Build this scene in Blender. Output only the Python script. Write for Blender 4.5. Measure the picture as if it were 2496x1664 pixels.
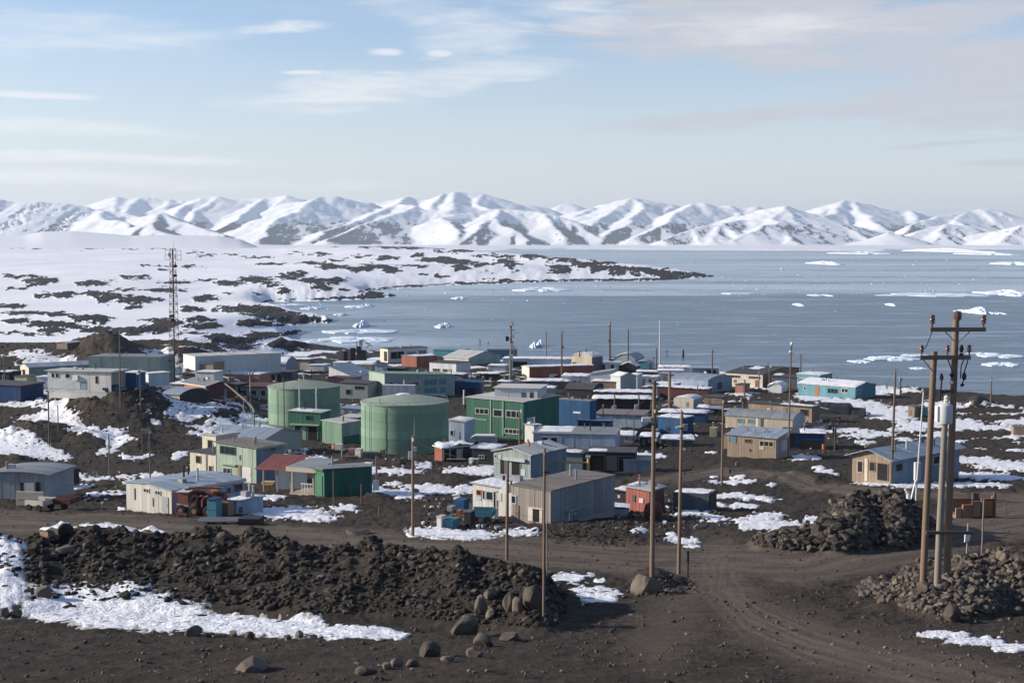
import bpy, bmesh, math, random
import numpy as np
from mathutils import Vector, Matrix
for o in list(bpy.data.objects): bpy.data.objects.remove(o)
SC = bpy.context.scene
COL = SC.collection
rnd = random.Random(7)
# ------------------------------------------------------------ camera, sky, sun, exposure
F, W0, H0, HOR = 3467.0, 2496.0, 1664.0, 590.0      # 50 mm lens on 36 mm, in photo pixels; horizon row
CAMZ = 42.0                                          # metres above the sea
PITCH = math.atan((H0/2-HOR)/F)
cam_d = bpy.data.cameras.new('camera'); cam = bpy.data.objects.new('camera', cam_d); COL.objects.link(cam)
cam_d.lens = 50.0; cam_d.sensor_width = 36.0; cam_d.clip_start = 0.5; cam_d.clip_end = 120000.0
cam.location = (0, 0, CAMZ); cam.rotation_euler = (math.pi/2-PITCH, 0, 0)
SC.camera = cam
SUN_EL = math.radians(21.0)
SUN_DIR = Vector((-0.994*math.cos(SUN_EL), 0.075*math.cos(SUN_EL), math.sin(SUN_EL))).normalized()
SUN_AZ = math.atan2(SUN_DIR.x, SUN_DIR.y)            # from +Y towards +X
sun_d = bpy.data.lights.new('sun', 'SUN'); sun = bpy.data.objects.new('sun', sun_d); COL.objects.link(sun)
sun_d.energy = 5.0; sun_d.angle = math.radians(0.5); sun_d.color = (1.0, 0.90, 0.78)
sun.rotation_euler = SUN_DIR.to_track_quat('Z', 'Y').to_euler(); sun.location = (0, 0, 300)
SC.view_settings.view_transform = 'Standard'; SC.view_settings.look = 'None'
SC.view_settings.exposure = 0.60; SC.view_settings.gamma = 1.0; SC.view_settings.use_curve_mapping = False
SC.cycles.volume_bounces = 0
SC.cycles.max_bounces = 6
SC.cycles.volume_max_steps = 64

class NT:
    """tiny node-tree helper"""
    def __init__(s, tree): s.t = tree; s.n = tree.nodes; s.l = tree.links; s.n.clear()
    def new(s, typ, **kw):
        nd = s.n.new(typ)
        for k, v in kw.items(): setattr(nd, k, v)
        return nd
    def put(s, sock, v):
        if hasattr(v, 'is_linked') or isinstance(v, bpy.types.NodeSocket): s.l.new(v, sock)
        elif isinstance(v, (tuple, list)) and len(v) == 3 and sock.type == 'RGBA': sock.default_value = (*v, 1)
        else: sock.default_value = v
    def math(s, op, a, b=0.0, c=None, clamp=False):
        nd = s.new('ShaderNodeMath', operation=op); nd.use_clamp = clamp
        s.put(nd.inputs[0], a); s.put(nd.inputs[1], b)
        if c is not None: s.put(nd.inputs[2], c)
        return nd.outputs[0]
    def mix(s, f, a, b, mode='MIX'):
        nd = s.new('ShaderNodeMix', data_type='RGBA', blend_type=mode)
        s.put(nd.inputs[0], f); s.put(nd.inputs[6], a); s.put(nd.inputs[7], b)
        return nd.outputs[2]
    def ramp(s, f, lo, hi, smooth=True):
        nd = s.new('ShaderNodeMapRange', clamp=True, interpolation_type='SMOOTHSTEP' if smooth else 'LINEAR')
        s.put(nd.inputs[0], f); nd.inputs[1].default_value = lo; nd.inputs[2].default_value = hi
        return nd.outputs[0]
    def noise(s, vec, scale, detail=4, rough=0.55, dist=0.0):
        nd = s.new('ShaderNodeTexNoise'); s.put(nd.inputs['Vector'], vec)
        nd.inputs['Scale'].default_value = scale; nd.inputs['Detail'].default_value = detail
        nd.inputs['Roughness'].default_value = rough; nd.inputs['Distortion'].default_value = dist
        return nd.outputs[0]
    def mapping(s, vec, scale=(1, 1, 1), rot=(0, 0, 0), loc=(0, 0, 0)):
        nd = s.new('ShaderNodeMapping'); s.put(nd.inputs[0], vec)
        nd.inputs['Scale'].default_value = scale; nd.inputs['Rotation'].default_value = rot; nd.inputs['Location'].default_value = loc
        return nd.outputs[0]
    def attr(s, name):
        return s.new('ShaderNodeAttribute', attribute_name=name).outputs['Fac']

world = bpy.data.worlds.new('World'); SC.world = world; world.use_nodes = True
N = NT(world.node_tree)
sky = N.new('ShaderNodeTexSky', sky_type='NISHITA', sun_disc=False)
sky.sun_elevation = SUN_EL; sky.sun_rotation = SUN_AZ
sky.altitude = 40; sky.air_density = 1.0; sky.dust_density = 0.6; sky.ozone_density = 1.4
geo = N.new('ShaderNodeTexCoord')
sep = N.new('ShaderNodeSeparateXYZ'); N.l.new(geo.outputs['Generated'], sep.inputs[0])
dx, dy, dz = sep.outputs
az = N.math('MULTIPLY', N.math('ARCTAN2', dx, dy), 57.2958)      # degrees right of north
el = N.math('MULTIPLY', N.math('ARCSINE', dz), 57.2958)
comb = N.new('ShaderNodeCombineXYZ'); N.l.new(az, comb.inputs[0]); N.l.new(N.math('MULTIPLY', el, 3.2), comb.inputs[1])
azel = comb.outputs[0]
wob = N.math('MULTIPLY', N.math('SUBTRACT', N.noise(azel, 0.22, 5, 0.6), 0.5), 1.0)
wob2 = N.noise(N.mapping(azel, (0.42, 1.0, 1), (0, 0, 0.12)), 0.50, 9, 0.66, 0.6)
def cloud(ca, ce, ra, re, tilt=0.0, soft=0.9, warp=1.0):
    """one cloud streak: centre (azimuth, elevation), half sizes in degrees, edges frayed by noise"""
    a = N.math('SUBTRACT', az, ca); e = N.math('SUBTRACT', N.math('SUBTRACT', el, ce), N.math('MULTIPLY', a, tilt))
    e = N.math('ADD', e, N.math('MULTIPLY', wob, re*2.2*warp))
    a = N.math('DIVIDE', a, ra); e = N.math('DIVIDE', e, re)
    d = N.math('ADD', N.math('MULTIPLY', a, a), N.math('MULTIPLY', e, e))
    d = N.math('ADD', N.math('SUBTRACT', 1.15, d), N.math('MULTIPLY', N.math('SUBTRACT', wob2, 0.5), 3.4*warp))
    return N.ramp(d, 0.0, soft)
def px2az(u): return math.degrees(math.atan((u-W0/2)/F))
def px2el(v): return math.degrees(math.atan((HOR-v)/F))*0.995
def acc(lst):
    r = lst[0]
    for x in lst[1:]: r = N.math('MAXIMUM', r, x)
    return r
# bright little streaks, white veils near the horizon, and the greyer sheet on the right
bright = acc([cloud(px2az(860), px2el(228), 5.6, 0.75, 0.10, 1.5), cloud(px2az(1180), px2el(178), 4.6, 0.55, 0.06, 1.8),
              cloud(px2az(1140), px2el(78), 2.9, 1.35, -0.06, 1.9), cloud(px2az(940), px2el(132), 0.8, 0.20, 0, 1.2, 0.7),
              cloud(px2az(1075), px2el(134), 0.65, 0.17, 0, 1.2, 0.7), cloud(px2az(745), px2el(185), 1.1, 0.12, 0, 1.2, 0.7),
              cloud(px2az(690), px2el(80), 2.2, 0.26, 0.05, 1.9), cloud(px2az(80), px2el(252), 2.6, 0.16, -0.03, 1.3, 0.7),
              cloud(px2az(1900), px2el(80), 5.0, 0.8, 0.0, 2.2), cloud(px2az(1400), px2el(30), 3.0, 0.7, -0.1, 2.2), cloud(px2az(1000), px2el(20), 2.4, 0.5, 0.05, 2.2)])
veil = acc([cloud(px2az(200), px2el(392), 8.5, 0.26, -0.02, 1.5), cloud(px2az(250), px2el(445), 12, 0.42, -0.02, 1.8),
            cloud(px2az(100), px2el(320), 7.0, 0.5, -0.05, 2.2), cloud(px2az(250), px2el(110), 6.5, 0.9, 0.04, 2.4)])
grey = acc([cloud(px2az(1950), px2el(75), 10.0, 2.0, -0.02, 1.0, 0.8), cloud(px2az(2500), px2el(200), 8.0, 2.4, 0.07, 1.1, 0.8),
            cloud(px2az(1950), px2el(292), 9.0, 0.46, 0.04, 1.3, 0.9), cloud(px2az(2450), px2el(408), 2.8, 0.18, 0.0, 1.6), cloud(px2az(2350), px2el(360), 3.5, 0.14, 0.05, 1.6)])
sc = 0.102
base = N.mix(1.0, sky.outputs[0], (0.90, 0.925, 1.075), 'MULTIPLY')
haze_el = N.ramp(el, 9.5, -1.5)
base = N.mix(N.math('MULTIPLY', haze_el, 0.75), base, (5.45, 5.6, 6.05))
# high thin overcast carried round the whole sky by the same noise
thin = N.ramp(N.noise(N.mapping(azel, (0.30, 0.75, 1)), 0.16, 6, 0.6), 0.42, 0.75)
base = N.mix(N.math('MULTIPLY', thin, 0.22), base, (4.7, 4.85, 5.2))
base = N.mix(N.math('MULTIPLY', grey, 0.92), base, (3.95, 4.02, 4.42))
base = N.mix(N.math('MULTIPLY', veil, 0.66), base, (6.5, 6.45, 6.3))
base = N.mix(N.math('MULTIPLY', bright, 0.72), base, (6.3, 6.2, 6.25))
bg = N.new('ShaderNodeBackground'); N.l.new(base, bg.inputs[0]); bg.inputs[1].default_value = sc
wo = N.new('ShaderNodeOutputWorld'); N.l.new(bg.outputs[0], wo.inputs[0])

# ------------------------------------------------------------ projection helpers (photo pixel <-> place)
cP, sP = math.cos(PITCH), math.sin(PITCH)
def project(x, y, z):
    """world arrays -> photo pixel"""
    dz_ = z-CAMZ
    depth = y*cP - dz_*sP
    up = y*sP + dz_*cP
    depth = np.maximum(depth, 0.5)
    return W0/2+F*x/depth, H0/2-F*up/depth
def ray(u, v):
    xc, yc = (u-W0/2)/F, -(v-H0/2)/F
    return np.array([xc, cP+yc*sP, yc*cP-sP])       # camera forward (0,cP,-sP), up (0,sP,cP)
def z_at(u, v, y):
    d = ray(u, v); return CAMZ + d[2]*y/d[1]
def x_at(u, v, y):
    d = ray(u, v); return d[0]*y/d[1]

# ------------------------------------------------------------ numpy noise
_perm = np.random.RandomState(3).permutation(4096)
_g2 = np.random.RandomState(5).uniform(-1, 1, (4096, 2)); _g2 /= np.linalg.norm(_g2, axis=1)[:, None]
def pnoise(x, y):
    xi = np.floor(x).astype(np.int64); yi = np.floor(y).astype(np.int64); xf = x-xi; yf = y-yi
    u = xf*xf*xf*(xf*(xf*6-15)+10); v = yf*yf*yf*(yf*(yf*6-15)+10)
    def g(ix, iy, fx, fy):
        h = _perm[(_perm[ix & 4095]+iy) & 4095]; return _g2[h, 0]*fx+_g2[h, 1]*fy
    a = g(xi, yi, xf, yf); b = g(xi+1, yi, xf-1, yf); c = g(xi, yi+1, xf, yf-1); d = g(xi+1, yi+1, xf-1, yf-1)
    return 1.5*((a*(1-u)+b*u)*(1-v)+(c*(1-u)+d*u)*v)
def fbm(x, y, n=4, lac=2.03, gain=0.5):
    r = 0; a = 1.0
    for i in range(n): r = r+a*pnoise(x+17.3*i, y-9.1*i); x = x*lac; y = y*lac; a *= gain
    return r
def ridged(x, y, n=4):
    r = 0; a = 1.0
    for i in range(n): r = r+a*(1-2*np.abs(pnoise(x+11.7*i, y+5.3*i))); x = x*2.05; y = y*2.05; a *= 0.5
    return r/1.9
def sstep(a, b, x):
    t = np.clip((x-a)/(b-a), 0, 1); return t*t*(3-2*t)

# ------------------------------------------------------------ objects
def tag(o, label=None, cat=None, group=None, kind=None):
    if label: o['label'] = label
    if cat: o['category'] = cat
    if group: o['group'] = group
    if kind: o['kind'] = kind
    return o
def mesh_obj(name, verts, faces, mats, parent=None, smooth=False, attrs=None, midx=None):
    me = bpy.data.meshes.new(name)
    if isinstance(verts, np.ndarray) and isinstance(faces, np.ndarray):
        n, k = faces.shape
        me.vertices.add(len(verts)); me.vertices.foreach_set('co', np.ascontiguousarray(verts, dtype=np.float32).ravel())
        me.loops.add(n*k); me.loops.foreach_set('vertex_index', np.ascontiguousarray(faces, dtype=np.int32).ravel())
        me.polygons.add(n); me.polygons.foreach_set('loop_start', np.arange(0, n*k, k, dtype=np.int32))
        me.polygons.foreach_set('loop_total', np.full(n, k, dtype=np.int32))
        me.update(calc_edges=True)
    else:
        me.from_pydata([tuple(v) for v in verts], [], [tuple(f) for f in faces])
    if smooth: me.polygons.foreach_set('use_smooth', np.ones(len(me.polygons), dtype=bool))
    if midx is not None: me.polygons.foreach_set('material_index', np.ascontiguousarray(midx, dtype=np.int32))
    for k_, a in (attrs or {}).items():
        at = me.attributes.new(k_, 'FLOAT', 'POINT'); at.data.foreach_set('value', np.ascontiguousarray(a, dtype=np.float32).ravel())
    for m in (mats if isinstance(mats, (list, tuple)) else [mats]): me.materials.append(m)
    me.update()
    o = bpy.data.objects.new(name, me); COL.objects.link(o)
    if parent is not None: o.parent = parent
    return o
def grid_faces(nr, nc):
    i = np.arange((nr-1)*(nc-1)); r = i//(nc-1); c = i % (nc-1); a = r*nc+c
    return np.stack([a, a+1, a+nc+1, a+nc], axis=1)

MATS = {}
def material(name):
    m = bpy.data.materials.new(name); m.use_nodes = True; MATS[name] = m
    n = NT(m.node_tree)
    out = n.new('ShaderNodeOutputMaterial'); bs = n.new('ShaderNodeBsdfPrincipled'); n.l.new(bs.outputs[0], out.inputs[0])
    bs.inputs['Specular IOR Level'].default_value = 0.3
    n.bs = bs; n.pos = n.new('ShaderNodeNewGeometry').outputs['Position']
    return m, n
def bump(n, h, strength, dist):
    b = n.new('ShaderNodeBump'); b.inputs['Strength'].default_value = strength; b.inputs['Distance'].default_value = dist
    n.put(b.inputs['Height'], h); n.l.new(b.outputs[0], n.bs.inputs['Normal'])

# ------------------------------------------------------------ setting materials
def make_ground():
    m, n = material('volcanic_soil')
    road = n.attr('road')
    big = n.noise(n.pos, 0.09, 4, 0.6); mid = n.noise(n.pos, 0.9, 5, 0.65); fine = n.noise(n.pos, 9.0, 4, 0.7)
    c = n.mix(n.ramp(big, 0.35, 0.68), (0.0263, 0.0211, 0.0170), (0.0428, 0.0342, 0.0268))
    c = n.mix(n.ramp(mid, 0.42, 0.72), c, (0.0563, 0.0461, 0.0368))
    c = n.mix(n.ramp(fine, 0.58, 0.78), c, (0.0982, 0.0796, 0.0643))
    c = n.mix(n.ramp(fine, 0.40, 0.25), c, (0.0194, 0.0162, 0.0139))
    ru = n.new('ShaderNodeAttribute', attribute_name='ruts').outputs['Fac']
    rc = n.mix(n.ramp(mid, 0.3, 0.7), (0.0620, 0.0493, 0.0384), (0.0887, 0.0706, 0.0551))
    rc = n.mix(n.ramp(ru, 0.1, 0.9), rc, (0.1207, 0.0973, 0.0769))
    rc = n.mix(n.math('MULTIPLY', n.ramp(fine, 0.55, 0.75), 0.5), rc, (0.1480, 0.1229, 0.0998))
    c = n.mix(road, c, rc)
    wet = n.attr('wet'); c = n.mix(n.math('MULTIPLY', wet, 0.55), c, (0.012, 0.011, 0.010))
    n.l.new(c, n.bs.inputs['Base Color'])
    n.bs.inputs['Roughness'].default_value = 0.95; n.bs.inputs['Specular IOR Level'].default_value = 0.12
    h = n.math('ADD', n.math('MULTIPLY', n.noise(n.pos, 4.0, 6, 0.72), 1.0), n.math('MULTIPLY', n.noise(n.pos, 22, 3, 0.6), 0.25))
    bump(n, h, 0.9, 0.16)
make_ground()
def make_snow():
    m, n = material('snow')
    a = n.noise(n.pos, 0.6, 4, 0.6); b = n.noise(n.pos, 5, 3, 0.6)
    c = n.mix(n.ramp(a, 0.35, 0.7), (0.62, 0.635, 0.67), (0.71, 0.71, 0.72))
    c = n.mix(n.math('MULTIPLY', n.ramp(b, 0.62, 0.8), 0.5), c, (0.40, 0.38, 0.37))
    e = n.math('ADD', n.attr('edge'), n.math('MULTIPLY', n.math('SUBTRACT', b, 0.5), 0.7))
    c = n.mix(n.ramp(e, 0.32, -0.02), c, (0.30, 0.28, 0.26))
    n.l.new(c, n.bs.inputs['Base Color']); n.bs.inputs['Roughness'].default_value = 0.75
    bump(n, n.math('ADD', n.noise(n.pos, 2.2, 4, 0.6), n.math('MULTIPLY', n.noise(n.pos, 9, 2), 0.3)), 0.8, 0.22)
make_snow()
def make_hills():
    m, n = material('snowy_rock_hills')
    r = n.attr('rock')
    fr = n.noise(n.mapping(n.pos, (0.12, 0.05, 0.2)), 1.0, 6, 0.68)
    k = n.math('ADD', r, n.math('MULTIPLY', n.math('SUBTRACT', fr, 0.5), 0.9))
    k = n.ramp(k, 0.44, 0.52)
    rc = n.mix(n.ramp(n.noise(n.pos, 0.15, 4, 0.7), 0.35, 0.7), (0.010, 0.010, 0.011), (0.028, 0.025, 0.024))
    sn = n.mix(n.ramp(n.noise(n.mapping(n.pos, (0.004, 0.0012, 0.01)), 1.0, 4, 0.6), 0.3, 0.7), (0.60, 0.63, 0.68), (0.73, 0.735, 0.75))
    n.l.new(n.mix(k, sn, rc), n.bs.inputs['Base Color']); n.bs.inputs['Roughness'].default_value = 0.9
    bump(n, n.math('MULTIPLY', n.noise(n.pos, 0.35, 4, 0.7), k), 0.8, 2.0)
make_hills()
def make_mountain():
    m, n = material('mountain_snow_and_rock')
    r = n.attr('rock')
    fr = n.noise(n.mapping(n.pos, (0.018, 0.006, 0.018)), 1.0, 6, 0.72)
    st = n.noise(n.mapping(n.pos, (0.030, 0.002, 0.006)), 1.0, 4, 0.65)
    k = n.math('ADD', r, n.math('MULTIPLY', n.math('SUBTRACT', fr, 0.5), 1.2))
    k = n.math('ADD', k, n.math('MULTIPLY', n.math('SUBTRACT', st, 0.5), 1.0))
    k = n.ramp(k, 0.47, 0.53)
    rc = n.mix(n.ramp(fr, 0.35, 0.7), (0.05, 0.05, 0.055), (0.11, 0.105, 0.105))
    n.l.new(n.mix(k, (0.72, 0.735, 0.765), rc), n.bs.inputs['Base Color']); n.bs.inputs['Roughness'].default_value = 0.9
make_mountain()
def make_water():
    m, n = material('sea_water')
    sp = n.new('ShaderNodeSeparateXYZ'); n.l.new(n.pos, sp.inputs[0]); x, y, z = sp.outputs
    ly = n.math('LOGARITHM', n.math('MAXIMUM', y, 10.0), math.e)
    ang = n.math('DIVIDE', x, n.math('MAXIMUM', y, 10.0))
    cb = n.new('ShaderNodeCombineXYZ'); n.l.new(n.math('MULTIPLY', ang, 6.0), cb.inputs[0]); n.l.new(n.math('MULTIPLY', ly, 9.0), cb.inputs[1])
    pol = cb.outputs[0]                                   # bearing and log-range: wind streaks of drifting ice keep one look with range
    big = n.noise(n.mapping(pol, (0.35, 1.0, 1)), 1.1, 5, 0.6); fin = n.noise(n.mapping(pol, (1.0, 3.2, 1)), 5.0, 5, 0.7)
    edge = n.math('ADD', n.math('SUBTRACT', ly, math.log(1120)), n.math('MULTIPLY', n.math('SUBTRACT', big, 0.5), 0.16))
    field = n.ramp(edge, -0.01, 0.03)                     # the skim-ice field beyond about 1.1 km
    far = n.ramp(ly, math.log(3200), math.log(8500))
    cover = n.math('MULTIPLY', field, n.ramp(n.math('ADD', n.math('MULTIPLY', big, 0.6), n.math('MULTIPLY', fin, 0.5)), 0.36, 0.62))
    near = n.math('MULTIPLY', n.ramp(ang, 0.06, -0.13), n.ramp(n.math('ADD', n.math('MULTIPLY', big, 0.7), n.math('MULTIPLY', fin, 0.45)), 0.46, 0.66))
    streak = n.math('MULTIPLY', n.ramp(n.noise(n.mapping(pol, (0.9, 2.6, 1), (0, 0, 0.10)), 2.2, 7, 0.68, 0.5), 0.49, 0.68), 0.5)
    cover = n.math('MAXIMUM', n.math('MULTIPLY', n.math('MAXIMUM', cover, near), 0.8), streak)
    brash = n.math('MULTIPLY', field, n.ramp(fin, 0.615, 0.66))
    c = n.mix(cover, (0.090, 0.130, 0.170), (0.47, 0.54, 0.59))
    c = n.mix(n.math('MULTIPLY', brash, 0.85), c, (0.80, 0.84, 0.88))
    n.l.new(c, n.bs.inputs['Base Color'])
    n.l.new(n.math('ADD', n.math('MULTIPLY', cover, 0.10), 0.30), n.bs.inputs['Roughness'])
    n.l.new(n.math('MULTIPLY', n.math('SUBTRACT', 1.0, n.math('MAXIMUM', cover, brash), clamp=True), 0.5), n.bs.inputs['Specular IOR Level']); n.bs.inputs['IOR'].default_value = 1.33
    wv = n.math('ADD', n.noise(n.mapping(n.pos, (0.35, 0.8, 1), (0, 0, 0.5)), 1.0, 4, 0.65), n.math('MULTIPLY', n.noise(n.mapping(n.pos, (0.04, 0.13, 1), (0, 0, 0.2)), 1.0, 3), 1.5))
    b = n.new('ShaderNodeBump'); b.inputs['Distance'].default_value = 1.0
    n.put(b.inputs['Strength'], n.math('MULTIPLY', n.math('SUBTRACT', 1.0, cover), 0.55)); n.put(b.inputs['Height'], wv); n.l.new(b.outputs[0], n.bs.inputs['Normal'])
make_water()
def make_ice():
    m, n = material('sea_ice')
    a = n.noise(n.pos, 0.35, 4, 0.6)
    c = n.mix(n.ramp(a, 0.35, 0.7), (0.50, 0.60, 0.69), (0.72, 0.745, 0.77))
    n.l.new(c, n.bs.inputs['Base Color']); n.bs.inputs['Roughness'].default_value = 0.6
    bump(n, a, 0.5, 0.5)
make_ice()
# ------------------------------------------------------------ terrain
# ground profile: photo row seen at each distance down the slope, straightened for both sides
PY = np.array([0, 6, 12, 20, 28, 34, 50, 60, 70, 85, 110, 140, 180, 230, 280, 330, 390, 450, 520, 620, 800, 2e4])
PV = np.array([0, 0, 0, 1890, 1735, 1650, 1540, 1480, 1435, 1385, 1295, 1230, 1160, 1090, 1030, 985, 945, 905, 872, 0, 0, 0.])
PZ = np.array([z_at(W0/2, v, y) if v else 0 for y, v in zip(PY, PV)])
PZ[0], PZ[1], PZ[2] = 40.0, 39.0, 37.6; PZ[-3:] = [3.5, 4.5, 5.0]
_d = np.gradient(PZ, PY)
def base_profile(y):
    y = np.clip(y, 0, 1.9e4); i = np.clip(np.searchsorted(PY, y)-1, 0, len(PY)-2)
    h = PY[i+1]-PY[i]; t = (y-PY[i])/h; t2, t3 = t*t, t*t*t
    return (2*t3-3*t2+1)*PZ[i]+(t3-2*t2+t)*h*_d[i]+(-2*t3+3*t2)*PZ[i+1]+(t3-t2)*h*_d[i+1]
SHORE = [(-3000, 1700), (5500, 1700), (5500, 1300), (2900, 1003), (2640, 992), (2496, 985), (2380, 976), (2250, 967), (2130, 951), (2060, 944), (1950, 936), (1800, 925), (1700, 912), (1560, 892),
 (1400, 880), (1250, 869), (1100, 863), (980, 859), (900, 855), (850, 852), (800, 846), (760, 842), (735, 835), (700, 830), (690, 820), (720, 813), (745, 811), (730, 806), (680, 802),
 (650, 800), (690, 794), (740, 790), (800, 786), (822, 782), (790, 776), (740, 765), (690, 750), (640, 742), (660, 737), (720, 735), (800, 734), (900, 729), (975, 722), (940, 716),
 (890, 713), (905, 708), (960, 703), (1080, 696), (1250, 690), (1400, 685), (1560, 685), (1700, 679), (1748, 673), (1700, 667), (1600, 658), (1500, 648), (1350, 636), (1250, 626),
 (1150, 617), (1000, 609), (800, 604), (-3000, 602)]
def shore_dist(u, v):
    """signed distance (photo px, rows weighted) to the shoreline on the sea plane; + inland"""
    P = np.array(SHORE, float)*[1, 2.5]; X = u; Y = v*2.5
    best = np.full(X.shape, 1e9); inside = np.zeros(X.shape, bool)
    for a, b in zip(P, np.roll(P, -1, 0)):
        d = b-a; t = np.clip(((X-a[0])*d[0]+(Y-a[1])*d[1])/(d@d), 0, 1)
        best = np.minimum(best, (X-a[0]-t*d[0])**2+(Y-a[1]-t*d[1])**2)
        c = ((a[1] > Y) != (b[1] > Y)) & (X < (b[0]-a[0])*(Y-a[1])/(b[1]-a[1]+1e-9)+a[0]); inside ^= c
    d = np.sqrt(best); return np.where(inside, d, -d)
def poly_dist(u, v, pts, vs=1.0):
    best = np.full(u.shape, 1e9); tt = np.zeros(u.shape)
    n = len(pts)-1
    for i in range(n):
        a = np.array(pts[i][:2], float)*[1, vs]; b = np.array(pts[i+1][:2], float)*[1, vs]; d = b-a
        t = np.clip(((u-a[0])*d[0]+(v*vs-a[1])*d[1])/(d@d), 0, 1)
        q = (u-a[0]-t*d[0])**2+(v*vs-a[1]-t*d[1])**2
        m = q < best; best = np.where(m, q, best); tt = np.where(m, i+t, tt)
    return np.sqrt(best), tt
# rock outcrops of the snowy land, (crop x, crop y, half width, half height) read off three enlargements of the photo
ROCK_A = [(200,457,250,4),(620,462,90,5),(900,468,60,4),(1070,462,50,5),(1320,490,60,4),(1400,510,80,5),(1570,505,50,5),(1750,525,100,7),(1050,582,100,4),(1300,588,90,3),(1130,608,60,3),(1850,570,80,8),(2120,565,120,8),(2250,590,80,15),(2290,545,60,10),(2200,505,80,6),(2010,495,60,5),
 (130,655,140,10),(280,685,120,20),(240,712,70,12),(640,705,120,18),(910,660,110,12),(740,690,40,6),(130,738,80,8),(290,785,60,15),(430,785,80,24),(620,775,150,16),(760,805,110,24),(700,830,50,12),(930,825,90,26),(900,870,60,15),(1060,825,80,10),(1120,750,140,16),(1020,752,40,10),(850,745,110,8),(1400,680,80,5),(1560,705,100,20),(1200,695,130,8),(1740,680,110,22),(1830,710,80,15),(1950,665,60,22),(2030,645,40,22),(2150,690,110,22),(2200,730,60,20),(1940,750,50,15),(2310,680,60,10),(1390,810,80,20),(1290,880,70,18),(1550,775,30,8),(1740,770,40,5),
 (60,860,110,14),(180,908,170,15),(400,920,80,18),(620,945,130,22),(680,965,60,15),(100,965,110,15),(330,985,130,18),(480,990,90,18),(350,1030,100,20),(650,1020,130,22),(880,1030,160,25),(1000,955,80,8),(1130,975,100,28),(1350,950,90,18),(1380,995,120,18),(1300,870,60,10),(1050,1020,130,25),(1300,1040,100,12),(1700,880,240,25),(1850,910,180,28),(2050,945,150,25),(1700,975,90,22),(1800,980,130,18),(2240,955,60,7),(1500,1075,110,25),(1580,1105,130,20),(1800,1055,140,22),(1950,1045,60,12),(2030,1040,60,8),(1700,1085,80,15),(1100,1100,180,10),(640,1115,150,30),(560,1125,100,25),(150,1150,100,12),(900,1140,90,10),(1350,1140,160,25),(1650,1140,120,20),(1980,1150,120,22),(1300,1170,200,12),(90,1040,90,8),(200,1050,80,8)]
ROCK_B = [(60,448,100,8),(280,462,70,8),(430,455,80,16),(560,460,80,15),(740,455,70,14),(60,545,70,10),(230,520,70,8),(400,530,70,12),(600,515,60,12),(740,490,40,5),(930,485,70,14),(840,497,50,4),(1060,520,100,6),(1140,505,60,6),(1180,525,50,8),(1260,530,40,7),(1390,525,60,20),(1450,520,90,15),(740,545,130,16),(880,560,120,20),(890,600,60,18),(1050,580,90,10),(1200,560,80,15),(1240,590,25,18),(1280,575,40,10),(1580,590,80,10),(1590,615,80,20),(1570,545,120,15),(1700,570,60,15),(1790,585,70,20),(1840,610,50,18),(1840,570,150,10),(1970,625,55,20),(1930,595,80,10),(2100,605,100,12),(2110,635,35,12),(2250,620,110,18),(2300,645,90,18),(2050,600,100,8),(30,595,110,16),(200,610,110,16),(340,600,120,18),(430,625,50,12),(600,590,110,8),(270,575,80,6),(640,645,35,10),(755,655,55,10),(1290,617,20,6),(1100,630,30,5),(30,690,50,20),(100,675,50,10),(120,740,40,8),(330,760,110,18),(330,785,150,12),(60,790,120,8),(1220,685,90,9),(1100,668,30,4),(1000,702,180,4),(1500,687,400,4),(1900,681,250,5),(2250,672,150,8),(600,722,120,4)]
ROCK_C = [(80,600,90,28),(250,600,80,15),(340,612,50,8)]
ROCKS = [(x/2.8, 440+y/2.8, a/2.8, max(b/2.8, 2.0)) for x, y, a, b in ROCK_A]+[(800+x/2.8, 440+y/2.8, a/2.8, max(b/2.8, 2.0)) for x, y, a, b in ROCK_B]+[(1600+x/2.625, 440+y/2.625, a/2.625, b/2.625) for x, y, a, b in ROCK_C]
# darker hillocks and earth heaps around the town: (u, v of foot, half width px, height px, half depth in rows)
BUMPS = [(262, 895, 85, 62, 26), (290, 1040, 130, 68, 50), (95, 1085, 110, 32, 26), (210, 1095, 80, 26, 20), (330, 1100, 60, 20, 20), (30, 1145, 60, 22, 16), (150, 870, 110, 16, 12),
         (60, 890, 120, 14, 10), (455, 880, 90, 22, 14), (700, 858, 70, 20, 10), (520, 1030, 60, 16, 20), (2385, 990, 34, 20, 6), (2250, 960, 90, 10, 10), (2060, 955, 160, 8, 8),
         (970, 1140, 45, 16, 10), (1100, 1172, 50, 12, 8), (920, 1222, 40, 12, 8), (1560, 1190, 140, 10, 14), (1940, 1175, 110, 14, 12), (1500, 1305, 170, 14, 16)]
BERM = [(-260, 1470), (0, 1430), (200, 1415), (420, 1420), (600, 1420), (760, 1445), (900, 1440), (1050, 1455), (1200, 1470), (1300, 1482), (1380, 1478)]
BERM_H = [95, 105, 118, 118, 128, 108, 128, 118, 108, 92, 30]                # px of height over the foot line
HEAPS = [(2085, 1336, 98, 98, 42), (2175, 1332, 98, 92, 38), (1950, 1345, 130, 40, 24), (2040, 1346, 110, 62, 26), (2205, 1318, 85, 60, 26), (2330, 1500, 170, 75, 70), (2500, 1470, 160, 90, 60), (2180, 1480, 110, 22, 45), (1590, 1432, 62, 30, 22), (1640, 1425, 40, 14, 12)]
ROAD1 = [(-700, 1250), (0, 1272), (250, 1280), (450, 1292), (700, 1312), (900, 1322), (1250, 1340), (1550, 1362), (1750, 1362), (1950, 1368), (2150, 1330), (2300, 1300), (2500, 1258), (3200, 1180)]
ROAD2 = [(1760, 1365), (1765, 1430), (1830, 1505), (1980, 1568), (2200, 1628), (2500, 1695), (2900, 1780)]
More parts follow.
